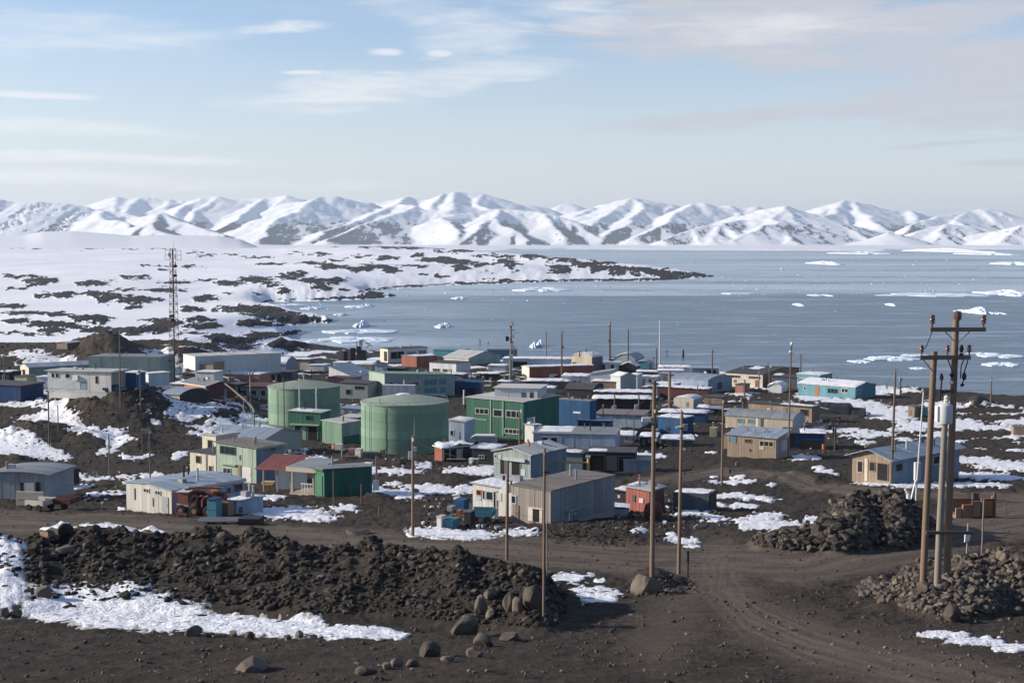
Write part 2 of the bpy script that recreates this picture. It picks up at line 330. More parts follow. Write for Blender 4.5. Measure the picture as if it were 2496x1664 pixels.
ROAD3 = [(1560, 1180), (1750, 1150), (1900, 1165), (2000, 1190), (2200, 1200), (2500, 1215), (3000, 1200)]
ROAD4 = [(1740, 1372), (1700, 1430), (1640, 1500), (1600, 1560)]
def land_z(x, y, detail=True):
    """height of the land at world arrays x, y; returns z, rock, and the pixel it is seen at"""
    x = np.asarray(x, float); y = np.asarray(y, float)
    ys = np.maximum(y, 1.0)
    z = base_profile(y)
    u, v = project(x, ys, z)
    us, vs = project(x, ys, np.zeros_like(x))
    px = ys/F                                                         # metres per photo pixel
    lift = 55*sstep(190, 330, y)*sstep(760, 420, u)*(1-sstep(480, 800, y))
    z = z+lift*px
    z = z+np.where(y > 400, 1, 0)*sstep(500, 900, y)*1.6*fbm(x/120, y/260, 3)
    sd = shore_dist(us, vs)
    if detail: sd = sd+fbm(us/26, vs/9, 3)*np.where(y > 900, 2.2, 5)
    sd = np.where(y < 230, 300.0, sd)
    nearw = sstep(900, 500, y)
    rise = 1-np.exp(-np.maximum(sd, 0)/26.0)
    z = np.where(sd > 0, 0.35+np.maximum(z-0.35, 0)*(rise*(1-nearw)+nearw*sstep(0, 16, sd)), -0.6-0.05*np.minimum(-sd, 60))
    u, v = project(x, ys, z)
    rock = np.zeros_like(x)
    far = y > 300
    if far.any():
        xf, yf, uf, vf, pxf = x[far], ys[far], u[far], v[far], px[far]
        r = np.full(xf.shape, -1.0); hb = np.zeros(xf.shape)
        d, t = poly_dist(uf, vf, [(700, 612), (1000, 612), (1200, 622), (1350, 637), (1500, 652), (1660, 668)], 3.0)
        hb += 13*np.exp(-(d/38)**2)*sstep(560, 900, uf)*sstep(1760, 1640, uf)
        for bu, bv, ru, rv, hh in [(720, 712, 150, 22, 20), (610, 780, 130, 14, 10), (330, 730, 200, 14, 9), (150, 780, 160, 12, 8), (500, 830, 160, 12, 8), (1240, 655, 220, 14, 9), (900, 660, 200, 12, 8)]:
            hb += hh*np.exp(-((uf-bu)/ru)**2-((vf-bv)/rv)**2)
        vv = vf-hb*0.6
        wx = fbm(uf/34, vf/8, 5, 2.1, 0.62)*17; wy = fbm(uf/26+40, vf/6-20, 5, 2.1, 0.62)*4.6
        fine = 0.6*fbm(uf/16, vf/4.2, 3)+0.75*fbm(uf/5, vf/1.7, 3)
        for cu, cv, ru, rv in ROCKS:
            m = (np.abs(uf-cu) < ru*1.9+24) & (np.abs(vv-cv) < rv*2.2+9)
            if not m.any(): continue
            q = ((uf[m]+wx[m]-cu)/(ru*1.05))**2+((vv[m]+wy[m]-cv)/(rv*1.1))**2
            r[m] = np.maximum(r[m], 1-q)
            hb[m] += np.maximum(0, 1-q*0.8)*rv*0.62*(0.8+0.35*fine[m])
        r = r+0.62*fine-0.06
        zf = z[far]+hb*pxf*np.where(sd[far] > 0, 1-np.exp(-np.maximum(sd[far], 0)/30), 0)
        z[far] = zf
        shoreb = np.clip(1-np.abs(sd[far]-3)/6, 0, 1)
        rk = np.clip(0.5+0.55*r, 0, 1)*sstep(300, 420, yf)
        rk = np.maximum(rk, shoreb*0.62)
        town = sstep(560, 760, uf)*sstep(420, 470, yf)*sstep(900, 620, yf)*sstep(835, 850, vs[far])
        rk = np.maximum(rk, town*np.clip(0.62+0.5*fbm(xf/14, yf/22, 3), 0, 1))
        rock[far] = rk*(sd[far] > -2)
    near = y < 620
    if near.any():
        un, vn, pn = u[near], v[near], px[near]
        zn = np.zeros(un.shape)
        nz = fbm(un/40, vn/14, 3)
        for bu, bv, ru, hh, rv in BUMPS:
            q = ((un+nz*ru*0.18-bu)/ru)**2+((vn+nz*rv*0.15-(bv-rv*0.8))/rv)**2
            zn = np.maximum(zn, hh*np.exp(-q*1.1)*(1+0.22*nz))
        z[near] += zn*pn
        rock[near] = np.maximum(rock[near], sstep(4, 12, zn)*np.clip(0.75+0.6*fbm(un/12, vn/4, 3), 0, 1)*(y[near] > 380))
    return z, rock, u, v, sd
def ground_point(u, v, it=28):
    """place on the land seen at a photo pixel (march along the ray)"""
    d = ray(u, v); lo = 4.0
    ysmp = np.geomspace(14, 3000, 900); X = d[0]*ysmp/d[1]; Zr = CAMZ+d[2]*ysmp/d[1]
    Z = land_full(X, ysmp)
    below = np.nonzero(Zr < Z)[0]
    i = below[0] if len(below) else len(ysmp)-1
    a, b = ysmp[max(i-1, 0)], ysmp[i]
    for _ in range(14):
        c = (a+b)/2; zr = CAMZ+d[2]*c/d[1]; zz = land_full(np.array([d[0]*c/d[1]]), np.array([c]))[0]
        if zr < zz: b = c
        else: a = c
    return Vector((d[0]*b/d[1], b, CAMZ+d[2]*b/d[1]))
def heap_z(x, y, u, v):
    """height added by the rubble berm and the heaps of rock, in metres, over the plain slope"""
    px = np.maximum(y, 1)/F
    d, t = poly_dist(u, v, BERM, 1.0)
    hgt = np.interp(t, np.arange(len(BERM_H)), BERM_H)
    # across the berm: rows below the crest line are the near face
    yb = np.interp(u, [p[0] for p in BERM], [p[1] for p in BERM]); s = (v-yb)
    prof = np.where(s > 0, np.clip(1-(s/75.0), 0, 1)**0.9, np.exp(-(s/34.0)**2))
    ends = sstep(1430, 1330, u)*sstep(-500, -300, u)
    nz = fbm(x/3.1, y/2.4, 4)
    hgt = hgt*(1+0.16*fbm(u/95, u*0+7.7, 3))
    hz = hgt*prof*ends*(1+0.20*nz)
    for bu, bv, ru, hh, rv in HEAPS:
        q = ((u+nz*10-bu)/ru)**2+((v-(bv-rv*0.75))/rv)**2
        hz = np.maximum(hz, hh*np.clip(1-q, 0, 1)**0.85*(1+0.18*nz))
    return hz*px
def land_full(x, y):
    z, r, u, v, sd = land_z(x, y)
    m = (y < 130)
    if m.any(): z[m] += heap_z(x[m], y[m], u[m], v[m])
    return z
def masks_near(x, y, u, v):
    road = np.zeros_like(x)
    w = fbm(u/60, v/20, 3)
    for pts, hw, soft in ((ROAD1, 27, 16), (ROAD2, 52, 50), (ROAD3, 10, 10), (ROAD4, 40, 90)):
        d, t = poly_dist(u, v, pts, 1.0)
        wd = hw+np.maximum(v-1290, 0)*0.10+18*sstep(1700, 2100, u) if pts is ROAD1 else hw
        road = np.maximum(road, sstep(wd+soft, wd-soft*0.4, d+w*8))
    rr = np.zeros_like(x)
    for pts in (ROAD1, ROAD2, ROAD3):
        d, t = poly_dist(u, v, pts, 1.0)
        rr = np.maximum(rr, (0.5+0.5*fbm(d/5.0, t*0.9, 3)+0.25*np.sin(d*0.30+2.4*fbm(u/260, v/60, 2)))*np.exp(-(d/70)**2))
    return road, rr*road
# snow lying in the town and the foreground, ellipses in photo px: (u, v, half width, half height)
SNOW = [
 # strip at the foot of the berm
 (10,1450,62,48),(170,1490,120,26),(300,1500,150,32),(420,1512,120,28),(560,1520,110,22),(700,1530,110,20),(850,1540,110,16),(950,1545,50,10),(15,1332,58,16),(10,1405,26,12),
 (480,1328,30,10),(870,1380,26,18),(850,1365,16,8),
 (1385,1410,42,14),(1420,1440,26,10),(1460,1450,52,20),(1440,1400,12,5),(1465,1415,14,7),
 (240,1284,50,8),(350,1296,40,5),(150,1280,20,8),
 # near right strip
 (2300,1545,60,9),(2380,1562,70,10),(2470,1578,60,10),(2475,1352,20,7),
 # lower town
 (700,1250,110,16),(770,1262,60,10),(840,1238,40,8),(660,1213,34,7),(1030,1298,45,8),(1120,1303,110,13),(1260,1298,55,9),(1045,1290,60,7),
 (905,1192,32,12),(950,1200,60,9),(1000,1210,40,9),(1040,1188,70,8),(1090,1198,70,7),(1150,1190,45,8),(960,1178,22,6),(870,1140,50,8),(950,1150,90,7),(900,1150,30,5),(1150,1148,80,12),(1190,1135,30,10),
 (1035,1135,24,8),(895,1130,14,3),(720,1110,30,9),(760,1125,40,14),(740,1095,22,5),(775,1145,20,6),(700,1105,14,10),(480,1137,26,6),(430,1115,14,10),(445,1105,24,6),
 (230,1165,50,6),(170,1185,60,6),(280,1200,40,4),(150,1215,40,8),(295,1240,12,4),(230,1205,30,5),(340,1175,40,6),(380,1162,45,10),(310,1163,30,7),(190,1155,26,5),(145,1150,24,4),
 (1690,1250,50,10),(1740,1265,40,8),(1850,1270,70,12),(1880,1285,70,12),(1920,1278,45,9),(1870,1256,45,8),(1980,1265,30,8),(1830,1283,40,6),(1640,1312,22,10),(1680,1318,30,8),(1560,1300,20,5),(1690,1332,22,5),
 (1780,1208,70,7),(1830,1213,50,6),(1870,1217,30,4),(1800,1166,22,5),(1790,1176,60,5),(1880,1182,14,4),(1740,1163,12,3),(1820,1232,36,6),(1760,1230,30,5),
 (1960,1115,38,8),(2010,1150,26,8),(2000,1140,18,5),(2040,1160,10,4),(1735,1102,14,3),(1580,1112,42,9),(2140,1178,60,7),(2240,1182,80,8),(2330,1180,50,7),
 (2370,1120,60,9),(2440,1132,80,12),(2480,1140,60,10),(2400,1160,70,9),(2350,1158,50,7),(2460,1165,60,6),(2410,1182,60,6),(2480,1095,40,5),(2400,1090,30,4),
 (2330,1030,70,14),(2400,1045,90,12),(2450,1060,80,9),(2480,1025,60,12),(2420,1010,60,9),(2370,1000,60,9),(2310,995,60,9),(2440,995,60,8),(2490,1000,40,9),(2480,1080,30,4),(2340,1075,20,3),(2300,1055,30,5),
 (2190,960,60,8),(2240,970,60,6),(2160,950,30,7),(2290,985,50,7),(2140,1000,50,14),(2190,1010,50,10),(2170,1020,60,12),(2100,985,60,10),(2050,978,60,8),(2200,995,40,6),(2250,1035,60,9),(2220,1045,50,8),(2280,1060,40,7),(2240,1085,40,4),(2200,1070,30,5),
 (2060,1048,70,6),(2130,1057,60,7),(2090,1062,50,6),(2110,1078,24,5),(1985,1045,60,5),(1960,1025,40,5),(2010,950,30,9),(1975,955,30,7),(1985,968,50,9),(2040,985,40,6),(1930,985,30,6),
 # left slopes and yards
 (40,1090,80,22),(100,1105,70,18),(150,1110,50,14),(20,1060,50,12),(60,1040,60,10),(110,1020,70,16),(150,1000,40,14),(165,1030,60,20),(120,1000,50,10),(60,985,60,8),(210,1060,60,12),(250,1075,60,12),(290,1085,70,12),(340,1085,50,14),(370,1092,40,10),(330,1110,40,10),(240,1100,40,10),(280,1060,40,6),(380,1045,16,5),
 (70,955,50,14),(30,985,40,6),(110,965,40,8),(190,968,40,5),(240,966,50,6),(300,962,40,6),(340,975,50,10),(400,990,60,12),(440,1000,60,10),(390,960,30,5),(470,1015,60,12),(430,1025,60,10),(500,990,50,8),(540,1000,40,8),(450,975,40,7),(480,1060,50,6),(560,1050,40,14),(540,1035,40,10),(620,1030,50,14),(650,1040,30,8),(600,1015,30,8),(520,1055,40,8),(490,1045,40,5),
 (20,940,30,6),(130,890,90,9),(230,886,60,6),(60,870,60,8),(100,880,60,8),(340,868,60,10),(400,880,40,8),(430,897,30,8),(420,915,30,6),
]
DARK = [(262, 858, 105, 44), (290, 1008, 125, 50), (400, 1075, 90, 26), (2195, 969, 70, 9), (2410, 1000, 95, 8), (2420, 1016, 85, 8), (2110, 1030, 80, 10), (2400, 1056, 75, 10), (2330, 968, 100, 8), (2450, 1086, 90, 8), (120, 1052, 60, 9), (60, 1005, 60, 8), (330, 1102, 34, 12), (210, 1095, 50, 12), (30, 965, 60, 8)]
SNOW_DENSE = [(900, 930, 820, 80, 0.24), (1600, 960, 620, 80, 0.26), (500, 900, 420, 60, 0.26), (1250, 890, 500, 40, 0.34), (2250, 1010, 320, 60, 0.02)]
def snow_mask(x, y, u, v):
    w1 = fbm(u/30, v/9, 4); w2 = fbm(u/22+9, v/6-4, 4); fine = fbm(x/0.9, y/1.4, 3)
    s = np.full(x.shape, -1.0)
    for cu, cv, ru, rv in SNOW:
        m = (np.abs(u-cu) < ru*1.7+20) & (np.abs(v-cv) < rv*1.9+10)
        if not m.any(): continue
        q = ((u[m]+w1[m]*min(ru*0.5, 16)-cu)/(ru*1.08))**2+((v[m]+w2[m]*min(rv*0.6, 6)-cv)/(rv*1.12))**2
        s[m] = np.maximum(s[m], 1-q)
    for cu, cv, ru, rv, k in SNOW_DENSE:
        q = ((u-cu)/ru)**2+((v-cv)/rv)**2
        m = q < 1
        if m.any():
            p = fbm(x[m]/9, y[m]/14, 4)+k-0.42-0.5*q[m]
            s[m] = np.maximum(s[m], np.clip(p*1.6, -1, 1))
    for cu, cv, ru, rv in DARK:
        q = ((u+w1*6-cu)/ru)**2+((v+w2*3-cv)/rv)**2
        s = s-1.6*np.clip(1.25-q, 0, 1)
    d, t = poly_dist(u, v+w2*3, [(-30, 1040), (60, 1052), (130, 1080), (200, 1110), (240, 1128)], 1.0); s = s-1.5*np.exp(-(d/12)**2)
    rag = np.where(v > 1380, 0.16, 0.5)*fbm(u/11+5, v/3.2, 4, 2.1, 0.6)
    return s-np.where(v > 1380, 0.06, 0.17)+(0.16*fine+rag)*np.clip(s+1, 0, 1)
# --- near sheet
US = np.concatenate([np.linspace(-2600, -420, 40)[:-1], np.linspace(-420, 2916, 700), np.linspace(2916, 5100, 40)[1:]])
A_COL = (US-W0/2)/F
vrow = np.concatenate([np.linspace(4200, 1900, 22)[:-1], np.linspace(1900, 940, 500), np.linspace(940, 889, 70)[1:]])
def rows_to_y(v):
    """distance rows spaced evenly as seen"""
    yy = np.geomspace(1.0, 2e4, 6000); _, vv = project(np.zeros_like(yy), yy, base_profile(yy))
    return np.interp(-v, -vv, yy)
Y_NEAR = np.maximum.accumulate(rows_to_y(vrow)+np.arange(len(vrow))*1e-4)
Y_NEAR = np.concatenate([[-60, -30, -12, -4], Y_NEAR])
nr, nc = len(Y_NEAR), len(US)
YY = np.repeat(Y_NEAR[:, None], nc, 1); XX = A_COL[None, :]*np.maximum(YY, 6+0.0*YY)
xr, yr = XX.ravel(), YY.ravel()
zr, rockr, ur, vr, sdr = land_z(xr, yr)
m = yr < 130
plain = zr.copy()
hz = np.zeros_like(zr); hz[m] = heap_z(xr[m], yr[m], ur[m], vr[m])
zr = zr+hz
road, ruts = masks_near(xr, yr, ur, vr)
amp = np.clip(yr/60, 0.35, 1.6)
zr = zr+(1-0.75*road)*(0.10*fbm(xr/1.7, yr/1.7, 4)+0.05*fbm(xr/0.35, yr/0.35, 2))*amp+0.02*(ruts-0.3)*(yr < 150)
zr = np.where(yr < 6, np.minimum(zr, 40.2), zr)
smask = snow_mask(xr, yr, ur, vr)
smask = smask-np.where((ur > 1450) & (vr > 1150), np.clip(hz-0.25, 0, 2)*3, 0)
smask = np.where((hz > 0.5) & (vr > 1300) & (vr < 1470) & (ur < 1400), smask-0.15, smask)
gf = grid_faces(nr, nc)
V = np.stack([xr, yr, zr], 1)
roadf = road[gf].mean(1) > 0.5
def sub(name, fmask, mats, attrs, zoff=0.0, Vs=None, smooth=True):
    f = gf[fmask]; used, inv = np.unique(f, return_inverse=True)
    vv = (V if Vs is None else Vs)[used].copy(); vv[:, 2] += zoff
    return mesh_obj(name, vv, inv.reshape(f.shape), mats, smooth=smooth, attrs={k: a[used] for k, a in attrs.items()})
wet = sstep(-0.45, 0.0, smask)
g = sub('ground', ~roadf, MATS['volcanic_soil'], {'road': road, 'ruts': ruts, 'wet': wet}); tag(g, kind='structure')
g = sub('dirt_road', roadf, MATS['volcanic_soil'], {'road': road, 'ruts': ruts, 'wet': wet}); tag(g, kind='structure')
thick = np.clip(smask*0.30, -0.25, 0.075)*np.clip(yr/110, 0.6, 1.4)*np.where(yr < 100, 0.8, 1)
lump = np.where(vr > 1380, 0.034, 0.016)*fbm(xr/0.8, yr/0.8, 3)*np.clip(smask*3, 0, 1)*np.clip(1.6-yr/120, 0.25, 1)
Vs = V.copy(); Vs[:, 2] = V[:, 2]*0.5+(plain+hz)*0.5+thick+lump
keep = (smask > -0.22)[gf].any(1)
o = sub('snow_patches', keep, MATS['snow'], {'edge': np.clip(smask, -.3, 1)}, Vs=Vs); tag(o, 'white snow lying in broken patches on the dark ground', 'snow', kind='stuff')
# --- far land
yf0 = Y_NEAR[-1]
v_far = np.concatenate([np.linspace(889, 700, 150)[1:], np.linspace(700, 640, 70)[1:], np.linspace(640, 604, 70)[1:]])
_, vchk = project(np.zeros(4000), np.geomspace(300, 16000, 4000), np.full(4000, 4.0))
Y_FAR = np.interp(-v_far, -vchk, np.geomspace(300, 16000, 4000)); Y_FAR = np.concatenate([[yf0], Y_FAR[Y_FAR > yf0+1]])
U2 = np.concatenate([np.linspace(-2600, -420, 40)[:-1], np.linspace(-420, 2916, 900), np.linspace(2916, 5100, 40)[1:]]); A2 = (U2-W0/2)/F
YY = np.repeat(Y_FAR[:, None], len(A2), 1); XX = A2[None, :]*YY
xf, yf = XX.ravel(), YY.ravel()
zf, rockf, uf, vf, sdf = land_z(xf, yf)
ff = grid_faces(len(Y_FAR), len(A2)); kp = (sdf > -14)[ff].any(1); f = ff[kp]; used, inv = np.unique(f, return_inverse=True)
o = mesh_obj('snowy_hills', np.stack([xf, yf, zf], 1)[used], inv.reshape(f.shape), MATS['snowy_rock_hills'], smooth=True, attrs={'rock': rockf[used]}); tag(o, kind='structure')

# ------------------------------------------------------------ sea, shelf, mountains
o = mesh_obj('sea', [(-60000, -2000, 0), (60000, -2000, 0), (60000, 40000, 0), (-60000, 40000, 0)], [(0, 1, 2, 3)], MATS['sea_water']); tag(o, kind='structure')
def rp(*pts): return [np.array([x_at(u, v, y*1000), y*1000, z_at(u, v, y*1000)]) for u, v, y in pts]
RIDGES_NEAR = [  # front ranges, 11-15 km
 [(-900,545,13),(-600,520,13),(-300,500,13),(-80,482,13),(0,484,13),(39,496,13),(79,492,13),(157,496,13),(207,501,13),(250,508,13),(307,520,12.8),(354,533,12.6),(400,548,12.3)],
 
 [(250,508,13),(255,530,12.2),(300,545,11.7),(330,572,11.2)],
 [(345,556,11.6),(357,545,11.5),(390,560,11.2),(430,576,10.9)],[(357,545,11.5),(330,572,11.1)],[(386,517,12.6),(365,540,12.1),(340,560,11.8)],[(386,517,12.6),(440,540,12.2),(540,572,11.6)],
 [(796,477,15),(740,500,14.3),(700,520,13.7),(665,550,13),(635,582,12.3)],
 [(700,494,15.2),(750,490,15.1),(796,477,15),(830,478,15),(870,488,15),(914,497,15.2)],
 [(968,497,15),(930,512,14.5),(889,529,14),(845,545,13.5),(800,560,13),(770,578,12.4)],
 [(1011,502,14.5),(961,522,13.8),(893,547,13),(800,581,12)],[(968,497,15),(1011,502,14.5),(1046,515,14.3),(1107,524,14),(1157,517,14.3),(1221,508,14.5),(1275,511,14.4),(1321,517,14.2),(1357,526,14),(1389,538,13.8),(1425,561,13.4),(1475,582,12.9)],
 [(1107,524,14),(1079,531,13.4),(1111,558,12.6),(1121,583,12)],[(1221,508,14.5),(1193,529,13.4),(1171,558,12.5),(1132,584,12)],[(1193,529,13.4),(1221,540,13),(1250,561,12.5),(1293,584,12.1)],
 [(1321,517,14.2),(1345,550,13.2),(1390,580,12.5)],
 [(1393,533,15),(1429,513,15.5),(1454,504,15.7),(1479,506,15.8),(1507,494,16),(1546,482,16),(1586,490,16),(1640,499,16)],
 [(1546,482,16),(1500,505,15.2),(1460,535,14.2),(1425,562,13.5)],[(1546,482,16),(1562,510,15),(1520,545,13.8),(1475,577,13)],[(1640,499,16),(1600,530,14.8),(1560,560,13.6)],
 [(1640,520,15),(1653,516,15),(1684,497,15),(1714,493,15),(1745,501,15),(1798,518,14.8)],[(1684,497,15),(1640,525,14.1),(1600,550,13.4),(1550,579,12.8)],
 [(1780,530,14.3),(1813,522,14.3),(1863,509,14.2),(1897,505,14.1),(1912,501,14),(1931,507,14),(1941,524,13.9),(1962,533,13.8),(2019,539,13.6),(2076,562,13.1),(2110,582,12.7)],
 [(1912,501,14),(1893,530,13.4),(1905,558,12.7),(1925,584,12)],[(1608,584,12.1),(1676,558,12.6),(1718,549,12.8),(1752,549,12.8),(1790,564,12.4),(1812,586,12)],
 [(1905,539,13),(1867,550,12.7),(1829,566,12.3),(1790,585,12)],[(1752,549,12.8),(1745,570,12.3),(1735,586,12)],[(1863,509,14.2),(1830,535,13.6),(1760,545,13)],
 [(2152,579,13),(2194,571,13.4),(2248,539,14.2),(2305,524,14.6),(2356,514,15),(2385,509,15),(2434,512,15),(2461,528,15),(2496,547,14.8),(2560,560,14.5)],
 [(2194,583,12.5),(2248,562,12.8),(2316,544,13),(2358,550,13),(2377,568,12.7),(2400,584,12.4)],[(2316,544,13),(2300,566,12.6),(2280,585,12.3)],[(2356,514,15),(2330,540,14.2)],
 [(2381,572,12.5),(2438,562,12.5),(2488,549,12.2),(2552,543,12.2),(2650,548,12.4),(2800,560,12.6),(3100,575,12.8)],[(2488,549,12.2),(2475,570,11.9),(2460,586,11.6)],[(2150,580,12.6),(2168,566,12.4),(2190,580,12.2)],
 [(2600,540,14),(2800,520,14),(3050,530,14),(3400,560,14)],[(2800,520,14),(2760,560,12.8)],
]
RIDGES_FAR = [
 [(-900,520,18),(-500,500,18),(-200,510,18),(150,515,18),(250,506,18),(271,494,18),(296,479,18),(321,484,18),(346,480,18),(379,482,18),(414,486,18),(457,486,18),(500,500,18)],
 [(346,480,18),(322,500,17),(300,522,16)],[(296,479,18),(285,500,17),(262,525,16)],[(414,486,18),(395,505,17)],
 [(425,530,14.6),(440,510,15.2),(479,485,16),(489,480,16),(532,477,16),(557,483,16),(586,486,16),(632,481,16),(680,478,16),(686,475,16),(696,480,16),(710,484,16),(750,490,16),(800,502,16)],
 [(479,485,16),(445,508,15.2),(425,532,14.4),(412,556,13.6)],[(532,477,16),(490,515,15),(455,545,14)],[(632,481,16),(608,510,15),(578,536,14),(540,572,12.8)],[(696,480,16),(675,510,15.2),(640,540,14.4)],
 [(900,498,17.5),(914,497,17),(961,486,17),(986,479,17),(1014,485,17),(1050,487,17),(1057,479,17),(1086,467,17),(1111,466,17),(1150,470,17),(1179,472,17),(1204,481,17),(1236,495,17),(1279,497,17),(1311,504,17),(1345,515,17)],
 [(1111,466,17),(1107,490,16),(1092,515,15)],[(1086,467,17),(1050,505,15.6)],[(1179,472,17),(1175,495,16.2),(1190,512,15.4)],[(986,479,17),(965,500,16)],
 [(1280,525,22),(1336,506,22),(1368,497,22),(1393,495,22),(1421,506,22),(1480,520,22)],
 [(1745,506,18),(1780,500,18),(1800,508,18),(1840,503,18),(1880,515,18)],[(1600,500,20),(1660,510,20)],
 [(1930,545,16.2),(1954,526,17),(1981,514,17),(2038,499,17),(2061,488,17),(2080,490,17),(2107,503,17),(2171,510,17),(2225,512,17),(2259,531,17),(2310,545,16.5)],
 [(2061,488,17),(2038,512,16),(2000,540,14.8)],[(2080,490,17),(2100,517,16),(2140,552,14.4)],[(2225,512,17),(2235,535,16)],[(2038,499,17),(2000,520,15.8)],
]
def build_range(name, ridges, y0, y1, nrow, slope):
    us = np.linspace(-1100, 3600, 860); a = (us-W0/2)/F
    yy = np.linspace(y0, y1, nrow); Y = np.repeat(yy[:, None], len(a), 1).ravel(); X = (a[None, :]*yy[:, None]).ravel()
    U_ = np.repeat(us[None, :], nrow, 0).ravel()
    wxx = 70*fbm(X/900, Y/1100, 3)+14*fbm(X/170, Y/170, 2); wyy = 60*fbm(X/800+50, Y/800, 2)
    Xw, Yw = X+wxx, Y+wyy
    Z = np.full(X.shape, -400.0)
    rsl = random.Random(len(ridges))
    for r in ridges:
        P = rp(*r); sl_ = slope*rsl.uniform(0.72, 1.28); sr_ = slope*rsl.uniform(0.72, 1.28)
        for p, q in zip(P[:-1], P[1:]):
            d = q[:2]-p[:2]; L2 = d@d
            mx = 2400
            m = (Xw > min(p[0], q[0])-mx) & (Xw < max(p[0], q[0])+mx) & (Yw > min(p[1], q[1])-mx*1.2) & (Yw < max(p[1], q[1])+mx*1.2)
            t = np.clip(((Xw[m]-p[0])*d[0]+(Yw[m]-p[1])*d[1])/L2, 0, 1)
            ds = np.hypot(Xw[m]-p[0]-t*d[0], (Yw[m]-p[1]-t*d[1])*0.8)
            h = p[2]+t*(q[2]-p[2])
            side = (Xw[m]-p[0]-t*d[0]) > 0
            Z[m] = np.maximum(Z[m], h-np.where(side, sr_, sl_)*ds*(1-0.00010*ds))
    el_ = np.clip(Z/250, 0, 1)
    Z = Z+(ridged(X/330, Y/700, 4)-0.3)*15*el_+fbm(X/60, Y/120, 3)*4*el_
    Z = np.where(Z < 20, 20*np.exp((np.maximum(Z, -300)-20)/90.0)-2, Z)
    f = grid_faces(nrow, len(a))
    G = Z.reshape(nrow, -1)
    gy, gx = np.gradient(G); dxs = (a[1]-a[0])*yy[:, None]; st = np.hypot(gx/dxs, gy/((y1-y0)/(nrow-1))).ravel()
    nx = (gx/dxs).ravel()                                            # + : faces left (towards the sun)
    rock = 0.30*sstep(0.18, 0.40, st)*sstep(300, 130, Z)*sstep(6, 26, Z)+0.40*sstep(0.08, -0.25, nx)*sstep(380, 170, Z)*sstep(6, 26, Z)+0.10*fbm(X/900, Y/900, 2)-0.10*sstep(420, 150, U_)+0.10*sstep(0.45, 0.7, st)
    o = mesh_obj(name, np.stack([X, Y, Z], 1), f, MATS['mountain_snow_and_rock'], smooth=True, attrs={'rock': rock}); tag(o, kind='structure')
    return o
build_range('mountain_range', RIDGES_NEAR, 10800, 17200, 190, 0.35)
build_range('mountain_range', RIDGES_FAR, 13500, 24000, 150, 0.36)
# low ice dome behind the snowfield on the left, and the ice shelf along the foot of the mountains
def sheet(name, u0, u1, y0, y1, zf, nr=60, nc=300, mat='snow'):
    us = np.linspace(u0, u1, nc); a = (us-W0/2)/F; yy = np.geomspace(y0, y1, nr)
    Y = np.repeat(yy[:, None], nc, 1).ravel(); X = (a[None, :]*yy[:, None]).ravel(); U = np.repeat(us[None, :], nr, 0).ravel()
    o = mesh_obj(name, np.stack([X, Y, zf(X, Y, U)], 1), grid_faces(nr, nc), MATS[mat], smooth=True, attrs={'edge': np.ones(len(X))}); return tag(o, kind='structure')
dome_u = np.array([-1100, -600, -200, 20, 64, 107, 179, 250, 321, 429, 536, 589, 636, 700, 760])
dome_v = np.array([575, 568, 570, 573, 572, 563, 562, 567, 573, 572, 575, 583, 603, 612, 616])
def domez(X, Y, U):
    top = np.array([z_at(0, v, 9800) for v in dome_v]); h = np.interp(U, dome_u, top)
    return np.minimum(h, 400)*np.exp(-((Y-9800)/1500.0)**2)*(Y < 9800)+(Y >= 9800)*h*np.exp(-((Y-9800)/2600.0)**2)+fbm(X/500, Y/500, 3)*3-3
sheet('glacier', -1100, 760, 6800, 13500, domez, 70, 260)
def shelfz(X, Y, U):
    front = 7300+1500*fbm(X/1500, 0*Y+3.3, 4)+sstep(900, 1500, U)*600
    return np.where(Y > front, 5+4*fbm(X/400, Y/400, 3)+sstep(0, 2500, Y-front)*6, -3)
sheet('ice_shelf', -1100, 3600, 6000, 13800, shelfz, 90, 520)
# ------------------------------------------------------------ haze
hm = bpy.data.materials.new('air_haze'); hm.use_nodes = True; hn = NT(hm.node_tree)
ho = hn.new('ShaderNodeOutputMaterial'); pv = hn.new('ShaderNodeVolumePrincipled'); hn.l.new(pv.outputs[0], ho.inputs['Volume'])
pv.inputs['Color'].default_value = (0.74, 0.87, 1.0, 1); pv.inputs['Density'].default_value = 3.4e-5; pv.inputs['Anisotropy'].default_value = 0.2
X0, X1, YA, YB, ZA, ZB = -60500, 60500, -2500, 40500, -12, 760
o = mesh_obj('haze', [(X0,YA,ZA),(X1,YA,ZA),(X1,YB,ZA),(X0,YB,ZA),(X0,YA,ZB),(X1,YA,ZB),(X1,YB,ZB),(X0,YB,ZB)],
             [(0,3,2,1),(4,5,6,7),(0,1,5,4),(1,2,6,5),(2,3,7,6),(3,0,4,7)], hm); tag(o, kind='stuff'); o['label'] = 'thin bluish air over the bay and mountains'
